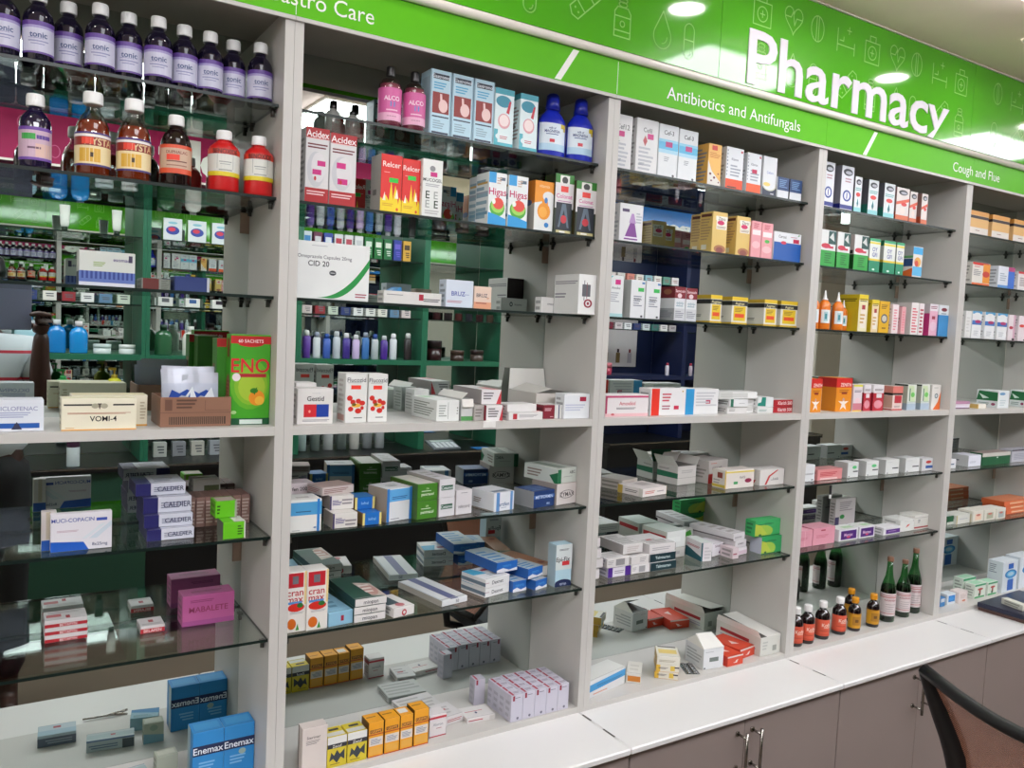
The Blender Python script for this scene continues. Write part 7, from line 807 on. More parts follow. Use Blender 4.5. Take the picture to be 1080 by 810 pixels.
# ------------------------------------------------------------------ worktop and base cabinets
for i in range(5):
    x0 = (i - 1) * .8 - .012 * (1 if i else 0) - .0; a = (i - 1) * .8 - .012; b = a + .8
    if i == 0: a -= .0
    q = MB(); q.box(a + .0006, -.206, .7285, b - .0006, .2298, .745, bev=.003)
    tag(q.build('worktop', WHITEC), 'white worktop section under ' + BAYN[i], 'worktop', 'worktop sections along the shelving')
    a = (i - 1) * .8
    root = empty('base_cabinet', (a, 0, 0)); tag(root, 'grey brown base cabinet with two doors under ' + BAYN[i], 'cabinet', 'base cabinets under the worktop')
    q = MB(); q.box(.001, -.168, .08, .799, .228, .728); q.build('body', TAUPE, root)
    q = MB(); q.box(.004, -.14, .0, .796, .2, .0795); q.build('plinth', BLACK, root)
    for s_ in (0, 1):
        q = MB(); q.box(.002 + s_ * .399, -.187, .084, .399 + s_ * .399, -.1685, .722, bev=.001); dr = q.build('door', TAUPE, root)
        hx = .372 if s_ == 0 else .428; q = MB()
        q.tube([(hx, -.221, .70), (hx, -.221, .575)], .0042, 10)
        for zz in (.685, .592): q.tube([(hx, -.1872, zz), (hx, -.219, zz)], .0034, 8); q.tube([(hx, -.1872, zz), (hx, -.19, zz)], .0075, 10)
        q.build('handle', METAL, dr)
    q = MB()
    wj = (i) * .8 - .012
    if i < 4:
        for (t0, t1, ww) in ((.01, .045, .0055), (.095, .14, .0045)):   # chipped filler at the worktop joint
            q.face([(wj - ww / 2, -.003 - t0, .7453), (wj + ww / 2, -.003 - t0, .7453), (wj + ww / 2 + .001, -.003 - t1, .7453), (wj - ww / 2, -.003 - t1, .7453)], '4a4642')
        o = q.build('joint_gap', CARD); o.parent = [c for c in C.objects if c.name.startswith('worktop')][-1]

# ------------------------------------------------------------------ goods on the shelves
def grp(z, x, nm):
    if z < 1.06: s = 'base shelf'
    else:
        s = min(((abs(z - q), n) for q, n in ((T, 'topmost glass shelf'), (S2, 'second glass shelf'), (S3, 'third glass shelf'), (MID, 'white middle shelf'), (L1, 'fourth glass shelf'), (L2, 'lowest glass shelf')) if z >= q - .002))[1]
    return 'goods on the %s of %s' % (s, BAYN[min(4, max(0, int(math.floor(x / .8)) + 1))])
for it in ITEMS:
    if it[0] == 'c':
        _, n, l, c, x, y, z, w, d, h, rz, ry, col, a, fl, fc = it
        carton(n, l, c, x, y, z + .0003 + (w * math.sin(math.radians(-ry)) * 0 if ry else 0), w, d, h, rz, ry, col, a, fl, fc, grp(z, x + w / 2, n))
    elif it[0] == 'b':
        _, k, n, l, c, x, y, z, w, h, col, cap, lab, lab2, a = it
        bottle(k, n, l, c, x, y, z + .0003, w, h, col, cap, lab, lab2, a, grp(z, x, n))
    elif it[0] == 's':
        _, n, l, c, x, y, z, w, d, rz = it
        q = MB(); q.box(0, 0, 0, w, d, .0012)
        for i in range(2):
            for j in range(5): q.lathe([(.0062, .0012), (.0058, .004), (.003, .005)], 10, cx=w * (.28 + .44 * i), cy=d * (.12 + .19 * j))
        o = q.build(n, pmat('blister_foil', '9a9c9c', rough=.25, metal=.9)); o.location = (x, y, z + .0003); o.rotation_euler = (0, 0, math.radians(rz)); tag(o, l, c, grp(z, x, n))
# corrugated counter tray with sachets
tx, ty, tw, td, th = -.227, .030, .130, .105, .057
tray = empty('display_tray', (tx, ty, MID + .0003)); tag(tray, 'brown open carton tray of silver sachets between antelope box and green cartons', 'tray')
def tp(a, b, ar, nm='side_wall'):
    q = MB(); q.box(*a, *b, '8a6450', bev=.0006)
    if ar:
        art(q, ar, lambda u, v, l: (u, -l, v), b[0] - a[0], b[2] - a[2])
    return q.build(nm, CARD, tray)
tp((0, 0, 0), (tw, .002, th), 'r .12 .08 .92 .34 3a2a22;' + ''.join('r %.3f .08 %.3f .34 8f6c58;' % (.13 + k * .026, .14 + k * .026) for k in range(30)) + 'l .22 .6 .55 .95 3 5a3e32;r .06 .55 .16 .92 6a4a3c;r .62 .55 .625 .9 5a3e32;r .62 .55 .97 .56 5a3e32;r 0 .47 1 .49 6a4c3e', 'front_wall')
tp((0, .0025, 0), (.002, td, th), ''); tp((tw - .002, .0025, 0), (tw, td, th), ''); tp((.0025, td - .002, 0), (tw - .0025, td, th), ''); tp((.0025, .0025, 0), (tw - .0025, td - .0025, .002), '', 'floor_panel')
SACH = pmat('sachet_foil', attr=True, rough=.28, metal=.5, noise=.05)
lab = ['front left', 'front right', 'second row left', 'second row right', 'rear left', 'rear right']
for k, (sx, sy_, tilt, hh) in enumerate([(.008, .014, -8, .078), (.040, .010, 3, .080), (.012, .034, -12, .087), (.044, .030, 5, .084), (.010, .056, 5, .092), (.048, .054, -6, .09)]):
    w_ = .068; hh *= 1.2; q = MB(); N_ = 6; th_ = .0035
    V = []; 
    for jj in range(N_ + 1):
        for ii in range(N_ + 1):
            u, v = ii / N_, jj / N_; bul = th_ * math.sin(PI * u) * math.sin(PI * v) + .0004; V.append((u * w_, -bul, v * hh))
    nf = len(V); V += [(a, -b, c) for a, b, c in V]
    F = [(j * (N_ + 1) + i, j * (N_ + 1) + i + 1, (j + 1) * (N_ + 1) + i + 1, (j + 1) * (N_ + 1) + i) for j in range(N_) for i in range(N_)]
    for fi, f_ in enumerate(F):
        v = (fi // N_ + .5) / N_; c = 'b4b8c2' if v > .9 else '8a2838' if v > .79 else 'b0b6c4'
        q.poly([V[t] for t in f_], [(0, 1, 2, 3)], c, smooth=True); q.poly([V[t + nf] for t in f_], [(3, 2, 1, 0)], c, smooth=True)
    art(q, 'p 2a4aa0 .15 .53 .3 .48 .5 .58 .75 .53 .85 .62 .65 .7 .45 .62 .25 .7;p e8ecf2 .6 .55 .9 .5 .8 .75;l .1 .4 .6 .46 2 2a4aa0', lambda a, b, l: (a, -.0045 - l, b), w_, hh)
    o = q.build('sachet', SACH); o.location = (tx + sx, ty + sy_, MID + .0042); o.rotation_euler = (math.radians(-7), math.radians(tilt * .3), math.radians(tilt * .5)); tag(o, 'silver sachet with dark red band in the brown tray, ' + lab[k], 'sachet', 'silver sachets in the brown tray')
# small tool left on the worktop, seen in the left mirror
q = MB(); q.tube([(0, 0, .004), (.05, .004, .004), (.07, .006, .006)], [.0022, .0025, .0045], 8); q.tube([(.07, .006, .006), (.095, .02, .006)], [.0045, .003], 8); q.tube([(.07, .006, .006), (.098, -.004, .006)], [.0045, .003], 8)
o = q.build('pliers', METAL); o.location = (-.31, -.045, .7455); tag(o, 'small metal pliers lying on the worktop before the left bay', 'tool')
# white paper scrap hanging over the shelf edge
q = MB(); q.box(0, 0, 0, .05, .012, .0008, 'e6e4e0'); q.box(.0, -.0008, -.014, .034, 0, .0004, 'e2e0dc'); o = q.build('paper_slip', CARD); o.location = (.462, -.0008, MID + .0003)
tag(o, 'white paper slip folded over the middle shelf edge under the wedge boxes', 'paper')
# price tag hanging under the fourth glass shelf
q = MB(); q.box(0, 0, 0, .012, .001, .03, '16161a', bev=.0002); q.box(.001, -.0004, -.012, .011, .0006, 0, 'dcdcd8'); o = q.build('hanging_tag', CARD); o.location = (1.745, .0032, L1 - .0375)
tag(o, 'small black and white tag hanging under glass above the pink boxes', 'tag')
# hardback account books at the right end of the worktop
def book(x, y, z, w, d, h, rz, col, label):
    r_ = empty('account_book', (x, y, z), math.radians(rz)); tag(r_, label, 'book', 'account books on the worktop')
    q = MB(); q.box(.004, .003, .003, w - .003, d - .003, h - .003, 'c8c0b4'); q.build('page_block', CARD, r_)
    q = MB(); q.box(0, 0, 0, w, d, .0025, col, bev=.0006); q.box(0, 0, h - .0025, w, d, h, col, bev=.0006); q.box(0, 0, .0026, .0025, d, h - .0026, col); q.build('cover', PLAST, r_); return r_
book(2.665, -.199, .7455, .33, .188, .014, 1, '5a3c34', 'brown edged hardback account book under the navy one on worktop')
book(2.66, -.197, .7600, .325, .185, .017, 2, '1c2038', 'navy hardback account book on top of another at worktop end')
carton('pill_box', 'small pale box lying on the navy account book', 'box', 2.70, -.15, .7775, .03, .09, .022, -14, 0, 'd2d2c4', 'l .2 .2 .8 .7 2 9aa078')

# ------------------------------------------------------------------ the opposite side of the shop (seen in the mirrors)
OY0, OY1 = -2.65, -3.0
posts = [-1.4, -.6, .2, 1.02, 1.84, 2.44]
def obay(k, a, b, frame, dark, zmid, nm, zs):
    root = empty('display_unit', (a, OY0, 0)); tag(root, nm, 'shelving', 'display units on the opposite wall')
    def P_(n, p0, p1, m): q = MB(); q.box(p0[0] - a, p0[1] - OY0, p0[2], p1[0] - a, p1[1] - OY0, p1[2]); return q.build(n, m, root)
    P_('side_panel', (a + .0005, OY1, .93), (a + .02, OY0, 2.43), frame); P_('side_panel', (b - .02, OY1, .93), (b - .0005, OY0, 2.43), frame)
    P_('middle_shelf', (a + .0205, OY1, zmid - .03), (b - .0205, OY0, zmid), frame)
    P_('back_mirror' if dark is MIRROR else 'back_panel', (a + .0205, OY1 - .01, .93), (b - .0205, OY1 - .002, 2.43), dark)
    P_('worktop', (a + .0005, OY1, .9), (b - .0005, OY0 + .12, .929), BLACK)
    bp = P_('base_body', (a + .0005, OY1, .06), (b - .0005, OY0 + .10, .8995), DGREEN if k in (0, 1) else BLACK)
    P_('edge_trim', (a + .0005, OY0 + .1205, .918), (b - .0005, OY0 + .122, .929), METAL)
    for z in zs:
        q = MB(); q.box(a + .022, OY1 + .002, z - .006, b - .022, OY0 - .02, z); q.m = [0, 0, 1, 1, 1, 1]
        o = q.build('glass_shelf', [SHEET, EDGE]); tag(o, 'clear glass shelf at %s level in %s' % ({2.12: 'top', 1.765: 'third', 1.29: 'lower'}[z], nm.split(' unit ')[-1]), 'shelf', 'glass shelves of the opposite wall')
    return root
BN = ['green display unit leftmost across the shop', 'green display unit across from the far left bay', 'green display unit across the aisle, with blue mouthwash', 'green display unit across the aisle, with spray cans', 'green narrow display unit across the aisle, with dark jars']
for k in range(5): obay(k, posts[k], posts[k + 1], GREENW, MIRROR, 1.5, BN[k].replace('display unit', 'display unit'), (2.12, 1.765, 1.29))
obay(6, 3.3, 4.1, NAVY, NAVY, 1.42, 'navy display unit across the aisle, left one', (2.12, 1.765))
obay(7, 4.1, 4.9, NAVY, NAVY, 1.42, 'navy display unit across the aisle, right one', (2.12, 1.765))
obay(8, 4.9, 5.7, pmat('cream_laminate', 'd8cfc4', rough=.4), WALLM, 1.42, 'cream display unit across the aisle, last one', (2.12, 1.765))
def board(nm, a, b, z0, z1, m, label):
    q = MB(); q.box(a, OY0 - .2, z0, b, OY0 + .004, z1); return tag(q.build(nm, m), label, 'sign')
PINK = pmat('pink_sign_acrylic', '9c1a50', rough=.5, spec=.2); BLUES = pmat('blue_sign_acrylic', '1478cc', rough=.25)
pk = board('pink_sign_board', -2.2, 1.8, 2.44, 2.697, PINK, 'long pink sign board with white letters across the shop')
V, F, w = text_mesh('olg', .05); q = MB(); q.poly([(.64 - a * .24 / CAPH * .9, OY0 + .0062, 2.475 + b * .17 / CAPH) for a, b in V], F); 
# lettering on the opposite side faces this way, so it is seen reversed in the mirrors
q.build('lettering', WTEXT, pk)
q = MB()
def rib2(q, pts, closed=False):
    s = MB(); rib(s, pts, closed=closed, y=OY0 + .0055); q.v += s.v and []; 
    for f in s.f: q.face([s.v[i] for i in f])
for n in range(-5, 4):
    for pts in (circ(n * .26 - .1, 2.62, .03, .036), circ(n * .26 + .03, 2.5, .022, .03)): rib2(q, pts, True)
q.build('icon_print', pmat('pale_pink_print', 'd86a98', rough=.4), pk)
q = MB(); q.box(-2.2, OY0 + .0045, 2.70 - .26 - .012, 1.8, OY0 + .012, 2.44 - .001); q.build('edge_rail', TRIM, pk)
bl = board('blue_sign_board', 3.2, 5.7, 2.44, 2.697, BLUES, 'blue sign board with white letters across the shop')
V, F, w = text_mesh('arcs', .05); q = MB(); q.poly([(4.2 - a * .26, OY0 + .0062, 2.475 + b * .2) for a, b in V], F); q.build('lettering', WTEXT, bl)
gb = board('cream_sign_board', 1.81, 3.19, 2.44, 2.697, pmat('cream_board', 'cfc4a8', rough=.5), 'plain cream board between the pink and blue signs across the shop')
cnt = {}
def oitem(kind, x, z, w, h, col, spec='', label='', y=None, cap='222222', d=.05):
    y = OY0 - .03 if y is None else y
    def rot_art(s_): return s_
    if kind == 'box':
        o = carton('product_box', label, 'box', x + w / 2, y, z + .0004, w, d, h, 180, 0, col, spec, group='goods on the opposite display units'); return o
    r = w / 2; root = empty({'can': 'spray_can', 'jar': 'cream_jar', 'bottle': 'mouthwash_bottle', 'pump': 'pump_bottle', 'tube': 'lotion_tube'}[kind], (x, y - r, z + .0004)); tag(root, label, kind if kind != 'pump' else 'bottle', 'goods on the opposite display units')
    m = MB()
    if kind == 'can': m.lathe([(r * .95, 0), (r, .004), (r, h * .74), (r * .7, h * .8)], 16, col=col)
    if kind == 'jar': m.lathe([(r * .97, 0), (r, .003), (r, h * .6)], 18, col=col)
    if kind == 'bottle': m.lathe([(r * .95, 0), (r, .004), (r, h * .62), (r * .8, h * .74), (r * .4, h * .8), (r * .35, h * .86)], 16, sy=.6, col=col)
    if kind == 'pump': m.lathe([(r * .95, 0), (r, .004), (r, h * .4), (r * .6, h * .55), (r * .3, h * .6)], 16, sy=.8, col=col)
    if kind == 'tube': m.lathe([(r * .6, h * .16), (r * .8, h * .25), (r, h)], 14, sy=.5, col=col)
    m.build('body', PLAST if kind != 'bottle' else GLOSS, root)
    m = MB()
    if kind == 'can': m.lathe([(r * .68, h * .8), (r * .66, h * .95), (r * .45, h)], 14, col=cap)
    if kind == 'jar': m.lathe([(r * 1.03, h * .6), (r * 1.03, h * .97), (r * .98, h)], 18, col=cap)
    if kind == 'bottle': m.lathe([(r * .42, h * .84), (r * .42, h)], 12, col=cap)
    if kind == 'pump': m.lathe([(r * .35, h * .6), (r * .33, h * .72), (r * .12, h * .73), (r * .12, h * .9)], 12, col=cap); m.box(-r * .7, -r * .2, h * .9, r * .2, r * .2, h, cap)
    if kind == 'tube': m.lathe([(r * .55, 0), (r * .6, h * .16)], 12, col=cap)
    m.build('cap', PLAST, root); return root
# third-shelf / middle-shelf goods in the opposite green units
oitem('bottle', -.35, 1.5, .095, .165, '9ec4d0', label='pale blue mouthwash bottle with white cap across the shop', cap='e8e8e4')
oitem('bottle', -.21, 1.5, .085, .17, '1878c0', label='blue mouthwash bottle across the shop, left of two', cap='c8ccd0'); oitem('bottle', -.11, 1.5, .085, .165, '1c86cc', label='blue mouthwash bottle across the shop, right of two', cap='d8d0d4')
oitem('jar', .0, 1.5, .085, .05, 'd4dcdc', label='wide white cream jar across the shop, left of two', cap='ccd8da'); oitem('jar', .12, 1.5, .08, .05, 'd8dcdc', label='wide white cream jar across the shop, right of two', cap='dcdcdc')
oitem('bottle', .3, 1.5, .09, .165, '2c5c3c', label='dark green oval bottle across the shop', cap='1c3a28'); oitem('bottle', .44, 1.5, .085, .16, 'dcdcd4', label='white bottle with yellow label across the shop', cap='e0e0dc')
oitem('pump', -.18, 1.296, .085, .12, '2f9a4c', label='green pump bottle under the opposite middle shelf', cap='3aa85c'); oitem('pump', .06, 1.296, .085, .13, 'c8c43c', label='yellow pump bottle under the opposite middle shelf', cap='d0b43c')
cols = ['5a3a90', 'c8ccd0', '3a58a8', 'b4b8c0', '3c2a80', 'c0a8d0', '3a6aa8', 'a8acb0', '4a2a88', 'd0d0d8']
for k, c in enumerate(cols):
    oitem('can', 1.09 + k * .062, 1.5, .046, .165 - (k % 3) * .008, c, label='%s spray can across the shop, number %s in its row' % (['purple', 'silver', 'blue', 'grey', 'violet', 'lilac', 'steel blue', 'pale grey', 'deep purple', 'white'][k], ['one', 'two', 'three', 'four', 'five', 'six', 'seven', 'eight', 'nine', 'ten'][k]), cap=['e0e0e0', '8a90a0', '2a4a90', 'c0c4c8', 'e8e4ec'][k % 5])
oitem('can', 1.75, 1.5, .05, .17, '241c20', label='black spray can alone at a green post across the shop', cap='c8c8c8')
oitem('jar', 1.95, 1.5, .1, .13, '2c0f12', label='dark maroon tub across the shop, left one', cap='1c0c10'); oitem('jar', 2.12, 1.5, .09, .07, '3c2a24', label='low brown tub across the shop, middle one', cap='4a342c'); oitem('jar', 2.27, 1.5, .09, .075, '4a3a34', label='low brown tub across the shop, right one', cap='2c1c1c')
# rows of cartons standing on the opposite glass shelves
rw = [('c8d0d8', '2c78b4'), ('5a1c3c', 'c8c8cc'), ('22388c', 'd8dce4'), ('d0d4d8', 'a83040'), ('d8d8da', 'a84050'), ('dcdcdc', 'c0c0c4'), ('1c6a34', 'd8e0d8'), ('1c6a34', 'e0e0d8'), ('1c6438', 'd8d8d0'), ('2a3a90', '6a5ac0'), ('c89a3c', '3a2a18')]
for k, (c, c2) in enumerate(rw):
    oitem('box', 1.07 + k * .064, 2.12, .052, .125, c, 'r .15 .55 .85 .8 %s;l .2 .15 .8 .45 3 %s' % (c2, c2), 'product carton on the top glass across the shop, number %d from the left post' % (k + 1))
for k in range(3):
    oitem('box', .33 + k * .125, 2.12, .095, .115, 'dfe4e8', 'e .5 .45 .36 .2 3a4a9c;e .55 .5 .2 .1 c83a50;e .5 .8 .25 .06 8ac0d0|L:r 0 0 1 1 5a9a2c', 'white carton with blue and red swirl across the shop, %s of three' % ['left', 'middle', 'right'][k])
for k in range(2): oitem('tube', -.18 + k * .24, 2.12, .05, .13, 'd8dcd4', label='white tube standing on its cap across the shop, %s of two' % ['left', 'right'][k], cap='1c2c20')
pal = ['dcdcd8', 'c8b8b8', '2c3a6c', 'd8d4cc', '8a2c34', 'e0e0e0', '5a7a98', 'b8c4b4']
for k in range(8):
    oitem('box', -.5 + k * .085, 1.765, .06, .045 + (k * 37 % 20) * .001, pal[k], 'l .2 .3 .8 .7 2 5a5a60', 'low carton on the third glass across the shop, %s in the row' % ['first', 'second', 'third', 'fourth', 'fifth', 'sixth', 'seventh', 'eighth'][k])
for k in range(5):
    oitem('box', .3 + k * .14, 1.765, .075, .07, ['d0d0cc', 'e0e0dc', 'dcdcd8', 'e4e4e0', 'd8d8d4'][k], 'r .25 .3 .75 .6 %s' % ['5a5a60', '3a5a90', '2c2430', '3a3030', '8a3a40'][k], 'white carton beside the post, %s on the third glass across the shop' % ['first', 'second', 'third', 'fourth', 'fifth'][k])
for k in range(9):
    oitem('box', 1.08 + k * .08, 1.765, .06, .05 + (k * 29 % 17) * .0012, pal[(k * 3 + 1) % 8], 'l .2 .2 .8 .8 3 6a6a70', 'small carton over the spray cans, %s on its glass' % ['first', 'second', 'third', 'fourth', 'fifth', 'sixth', 'seventh', 'eighth', 'ninth'][k])
for k in range(6): oitem('bottle', 1.95 + k * .08, 1.765, .055, .12, ['301418', '20181c', '3c1a1a', '1c1c24', '281014', '3a2c24'][k], label='dark bottle over the brown tubs across the shop, %s in the row' % ['first', 'second', 'third', 'fourth', 'fifth', 'sixth'][k], cap='1a1a1a')
for k in range(7): oitem('box', .3 + k * .1, .93, .07, .08, ['c0c0bc', '8a8a90', 'b8b4ac', '9a9ca4', 'c8c4bc', 'a8a8ac', 'b0aaa4'][k], 'l .2 .2 .8 .8 3 5a5a60', 'grey carton on the opposite black worktop, %s in the row' % ['first', 'second', 'third', 'fourth', 'fifth', 'sixth', 'seventh'][k], y=OY0 - .12)
for k in range(7): oitem('can', 1.1 + k * .085, .93, .06, .15, ['8a9a98', '5a6460', '9a9a9c', '4a5250', 'a8a4a0', '6a6c70', '8a8c90'][k], label='grey tin on the opposite black worktop, %s in the row' % ['first', 'second', 'third', 'fourth', 'fifth', 'sixth', 'seventh'][k], y=OY0 - .1, cap='7a7c7c')
# navy side: poster with three bottles, lipsticks
q = MB(); q.box(3.52, OY1 + .004, 1.47, 3.9, OY1 + .012, 1.76, 'dccfd4')
for k in range(3): q.box(3.57 + k * .12, OY1 + .0125, 1.50, 3.61 + k * .12, OY1 + .014, 1.58, ['8a7048', '8a7048', 'b4a8b4'][k]); q.box(3.58 + k * .12, OY1 + .0125, 1.582, 3.60 + k * .12, OY1 + .014, 1.61, ['1c1c20', '3a2430', '8a2c3c'][k])
tag(q.build('display_card', CARD), 'white card with three small bottle pictures in the navy unit', 'card')
for k in range(5): oitem('can', 4.02 - .0 + k * .1 if k else 3.97, 1.42, .03, .1, ['c8c0cc', 'd8d4dc', 'b8a8b4', 'd0ccd4', 'c0b4c0'][k], label='slim pale cosmetic bottle in the navy units, %s in the row' % ['first', 'second', 'third', 'fourth', 'fifth'][k], cap='a82c44')
for k in range(8): oitem('box', 3.36 + k * .09 if k < 8 else 0, 2.12, .07, .06, ['d8c8c4', 'c8c0bc', 'c87a6c', 'dcd4cc', '8ab4c0', 'e0dcd8', '5a8a7c', 'd8d0d0'][k], 'l .2 .3 .8 .7 2 8a5a5a', 'pale carton on the top glass of the navy unit, %s in the row' % ['first', 'second', 'third', 'fourth', 'fifth', 'sixth', 'seventh', 'eighth'][k])
for k in range(8): oitem('box', 3.36 + k * .09, 1.765, .07, .055, ['7a1c34', 'c8bcc0', 'd8d8dc', '2c3a6c', 'c0c8cc', '3a6a64', 'dcd8d8', 'a8a0a4'][k], 'l .2 .3 .8 .7 2 5a4a5a', 'pale carton on the third glass of the navy unit, %s in the row' % ['first', 'second', 'third', 'fourth', 'fifth', 'sixth', 'seventh', 'eighth'][k])
oitem('jar', 3.38, 1.42, .1, .09, 'a83a50', label='glossy red tub at the edge of the navy unit', cap='c8707c')
# calculator and card on the black worktop opposite
cal = empty('desk_calculator', (2.09, OY0 + .08, .9298), PI); tag(cal, 'grey desk calculator lying on the black worktop across the shop', 'calculator')
q = MB(); q.box(0, 0, 0, .15, .11, .012, '6a6e74', bev=.002); q.build('body', PLAST, cal); cal.rotation_euler = (math.radians(14), 0, PI); cal.scale = (1.3, 1.3, 1.3); cal.location.z = .9298 + .0005
q = MB(); q.box(.02, .078, .0122, .13, .1, .014, 'a8b4b0'); q.build('screen', GLOSS, cal)
for r_ in range(4):
    for c_ in range(5): q = MB(); q.box(.012 + c_ * .026, .008 + r_ * .016, .0122, .032 + c_ * .026, .02 + r_ * .016, .0155, 'c8ccd0', bev=.0006); q.build('key', PLAST, cal)
q = MB(); q.box(0, 0, 0, .12, .08, .004, '2a6aa8', bev=.0005); o = q.build('note_pad', CARD); o.location = (2.2, OY0 + .02, .9298); tag(o, 'blue note pad beside the calculator across the shop', 'note pad')
# white upright roll banner with yellow top, standing by the green cabinets
ban = empty('plastic_bottle', (-.13, -2.5, .93)); tag(ban, 'tall white bottle with dark label and yellow cap on the opposite worktop', 'bottle')
ban.location = (-.14, OY0 + .06, .9295)
q = MB(); q.lathe([(.028, 0), (.03, .004), (.03, .12), (.026, .15), (.014, .165)], 16, sy=.7, col='d4dce0'); q.build('body', PLAST, ban)
q = MB(); q.lathe([(.016, .165), (.02, .17), (.018, .2), (.01, .205)], 14, col='d8a01c'); q.build('cap', PLAST, ban)
q = MB(); q.lathe([(.0305, .1), (.0305, .13)], 16, sy=.7, col='3a1c34', caps=False); q.build('label', CARD, ban)

# ------------------------------------------------------------------ photographer (seen only in the left mirror) and the tablet
SKIN = pmat('dark_brown_skin', '3a2018', rough=.5, noise=.1, scale=12)
SHIRT = bpy.data.materials.new('striped_shirt'); SHIRT.use_nodes = True
nt = SHIRT.node_tree; N = nt.nodes; L = nt.links; b = N['Principled BSDF']; tc = N.new('ShaderNodeTexCoord'); sp = N.new('ShaderNodeSeparateXYZ'); md = N.new('ShaderNodeMath'); md.operation = 'PINGPONG'; md.inputs[1].default_value = .055
lt = N.new('ShaderNodeMath'); lt.operation = 'LESS_THAN'; lt.inputs[1].default_value = .006; mx = N.new('ShaderNodeMix'); mx.data_type = 'RGBA'; mx.inputs[6].default_value = (*rgb('b8c0c4'), 1); mx.inputs[7].default_value = (*rgb('b0283c'), 1)
L.new(tc.outputs['Object'], sp.inputs[0]); L.new(sp.outputs['Z'], md.inputs[0]); L.new(md.outputs[0], lt.inputs[0]); L.new(lt.outputs[0], mx.inputs[0]); L.new(mx.outputs[2], b.inputs['Base Color']); b.inputs['Roughness'].default_value = .8
TROUS = pmat('black_trousers', '0c0c0f', rough=.8, noise=.2, scale=20)
def skinned(name, verts, edges, radii, mat, parent=None, sub=1, root=0):
    me = bpy.data.meshes.new(name); me.from_pydata(verts, edges, []); o = bpy.data.objects.new(name, me); C.objects.link(o)
    m = o.modifiers.new('skin', 'SKIN'); m.use_smooth_shade = True
    sk = me.skin_vertices[0].data if me.skin_vertices else None
    if sk is None:
        bpy.context.view_layer.objects.active = o
        o.data.attributes.new
    for i, r in enumerate(radii):
        rr = r if isinstance(r, tuple) else (r, r); me.skin_vertices[0].data[i].radius = rr; me.skin_vertices[0].data[i].use_root = (i == root)
    s = o.modifiers.new('sub', 'SUBSURF'); s.levels = sub; s.render_levels = sub
    dg = bpy.context.evaluated_depsgraph_get(); dg.update(); nm = bpy.data.meshes.new_from_object(o.evaluated_get(dg)); o.modifiers.clear(); o.data = nm; nm.materials.clear(); nm.materials.append(mat)
    for p in nm.polygons: p.use_smooth = True
    if parent: o.parent = parent
    return o
px, py = -.53, -1.93      # feet stand here
K = 1.1
person = empty('person', (px, py, 0)); tag(person, 'person in striped shirt and black trousers holding a tablet, seen in left mirror', 'person')
zk = lambda L_: [(a, b_, c * K) for a, b_, c in L_]
wr, wl = (.209, .150, 1.632), (-.058, .316, 1.632)
Vb = zk([(0, 0, .95), (0, .0, 1.1), (0, 0, 1.28), (0, 0, 1.42), (0, .0, 1.47), (0, .01, 1.515), (0, .02, 1.57), (0, .02, 1.65), (0, .02, 1.71),
      (.1, 0, .9), (.1, .02, .5), (.1, -.01, .1), (.1, .0, .045), (.11, .13, .035),
      (-.1, 0, .9), (-.1, .0, .5), (-.1, -.03, .1), (-.1, -.02, .045), (-.11, .11, .035)]) + [
      (.15, 0, 1.545), (.225, .05, 1.31), (.205, .10, 1.45), wr, (-.15, 0, 1.545), (-.22, .10, 1.31), (-.14, .2, 1.45), wl]
Eb = [(0, 1), (1, 2), (2, 3), (3, 4), (4, 5), (5, 6), (6, 7), (7, 8), (0, 9), (9, 10), (10, 11), (11, 12), (12, 13), (0, 14), (14, 15), (15, 16), (16, 17), (17, 18), (3, 19), (19, 20), (20, 21), (21, 22), (3, 23), (23, 24), (24, 25), (25, 26)]
Rb = [(.15, .11), (.14, .1), (.16, .11), (.15, .1), (.06, .06), (.052, .055), (.085, .085), (.09, .095), (.06, .07), .085, .058, .042, .04, .03, .085, .058, .042, .04, .03, .058, .048, .041, .028, .058, .048, .041, .028]
skinned('body', Vb, Eb, Rb, SKIN, person, 1)
skinned('trousers', zk([(0, 0, 1.06), (0, 0, .93), (.1, 0, .86), (.1, .02, .5), (.1, -.01, .12), (-.1, 0, .86), (-.1, 0, .5), (-.1, -.03, .12)]), [(0, 1), (1, 2), (2, 3), (3, 4), (1, 5), (5, 6), (6, 7)], [(.18, .13), (.175, .13), .105, .078, .07, .105, .078, .07], TROUS, person, 1)
skinned('shirt', zk([(0, 0, .955), (0, 0, 1.12), (0, 0, 1.28), (0, 0, 1.42), (0, 0, 1.47)]) + [(.16, 0, 1.545), (.212, .035, 1.40), (-.16, 0, 1.545), (-.205, .06, 1.40)], [(0, 1), (1, 2), (2, 3), (3, 4), (3, 5), (5, 6), (3, 7), (7, 8)], [(.2, .145), (.185, .135), (.19, .135), (.17, .12), (.08, .075), .08, .07, .08, .07], SHIRT, person, 1)
q = MB(); q.lathe([(.088, 1.675 * K), (.09, 1.70 * K), (.078, 1.745 * K), (.03, 1.77 * K)], 18, cy=.01, sy=1.05); q.build('hair', BLACK, person)
q = MB()
for s_ in (-1, 1): q.lathe([(.001, 1.668 * K), (.011, 1.674 * K), (.011, 1.68 * K), (.001, 1.686 * K)], 10, cx=s_ * .03, cy=.098, col='e0dcd4')
q.lathe([(.001, 1.62 * K), (.014, 1.627 * K), (.009, 1.648 * K), (.004, 1.665 * K)], 10, cx=0, cy=.108, col='3a2018'); q.box(-.024, .09, 1.598 * K, .024, .108, 1.604 * K, '5a2c28'); q.build('face_features', PLAST, person)
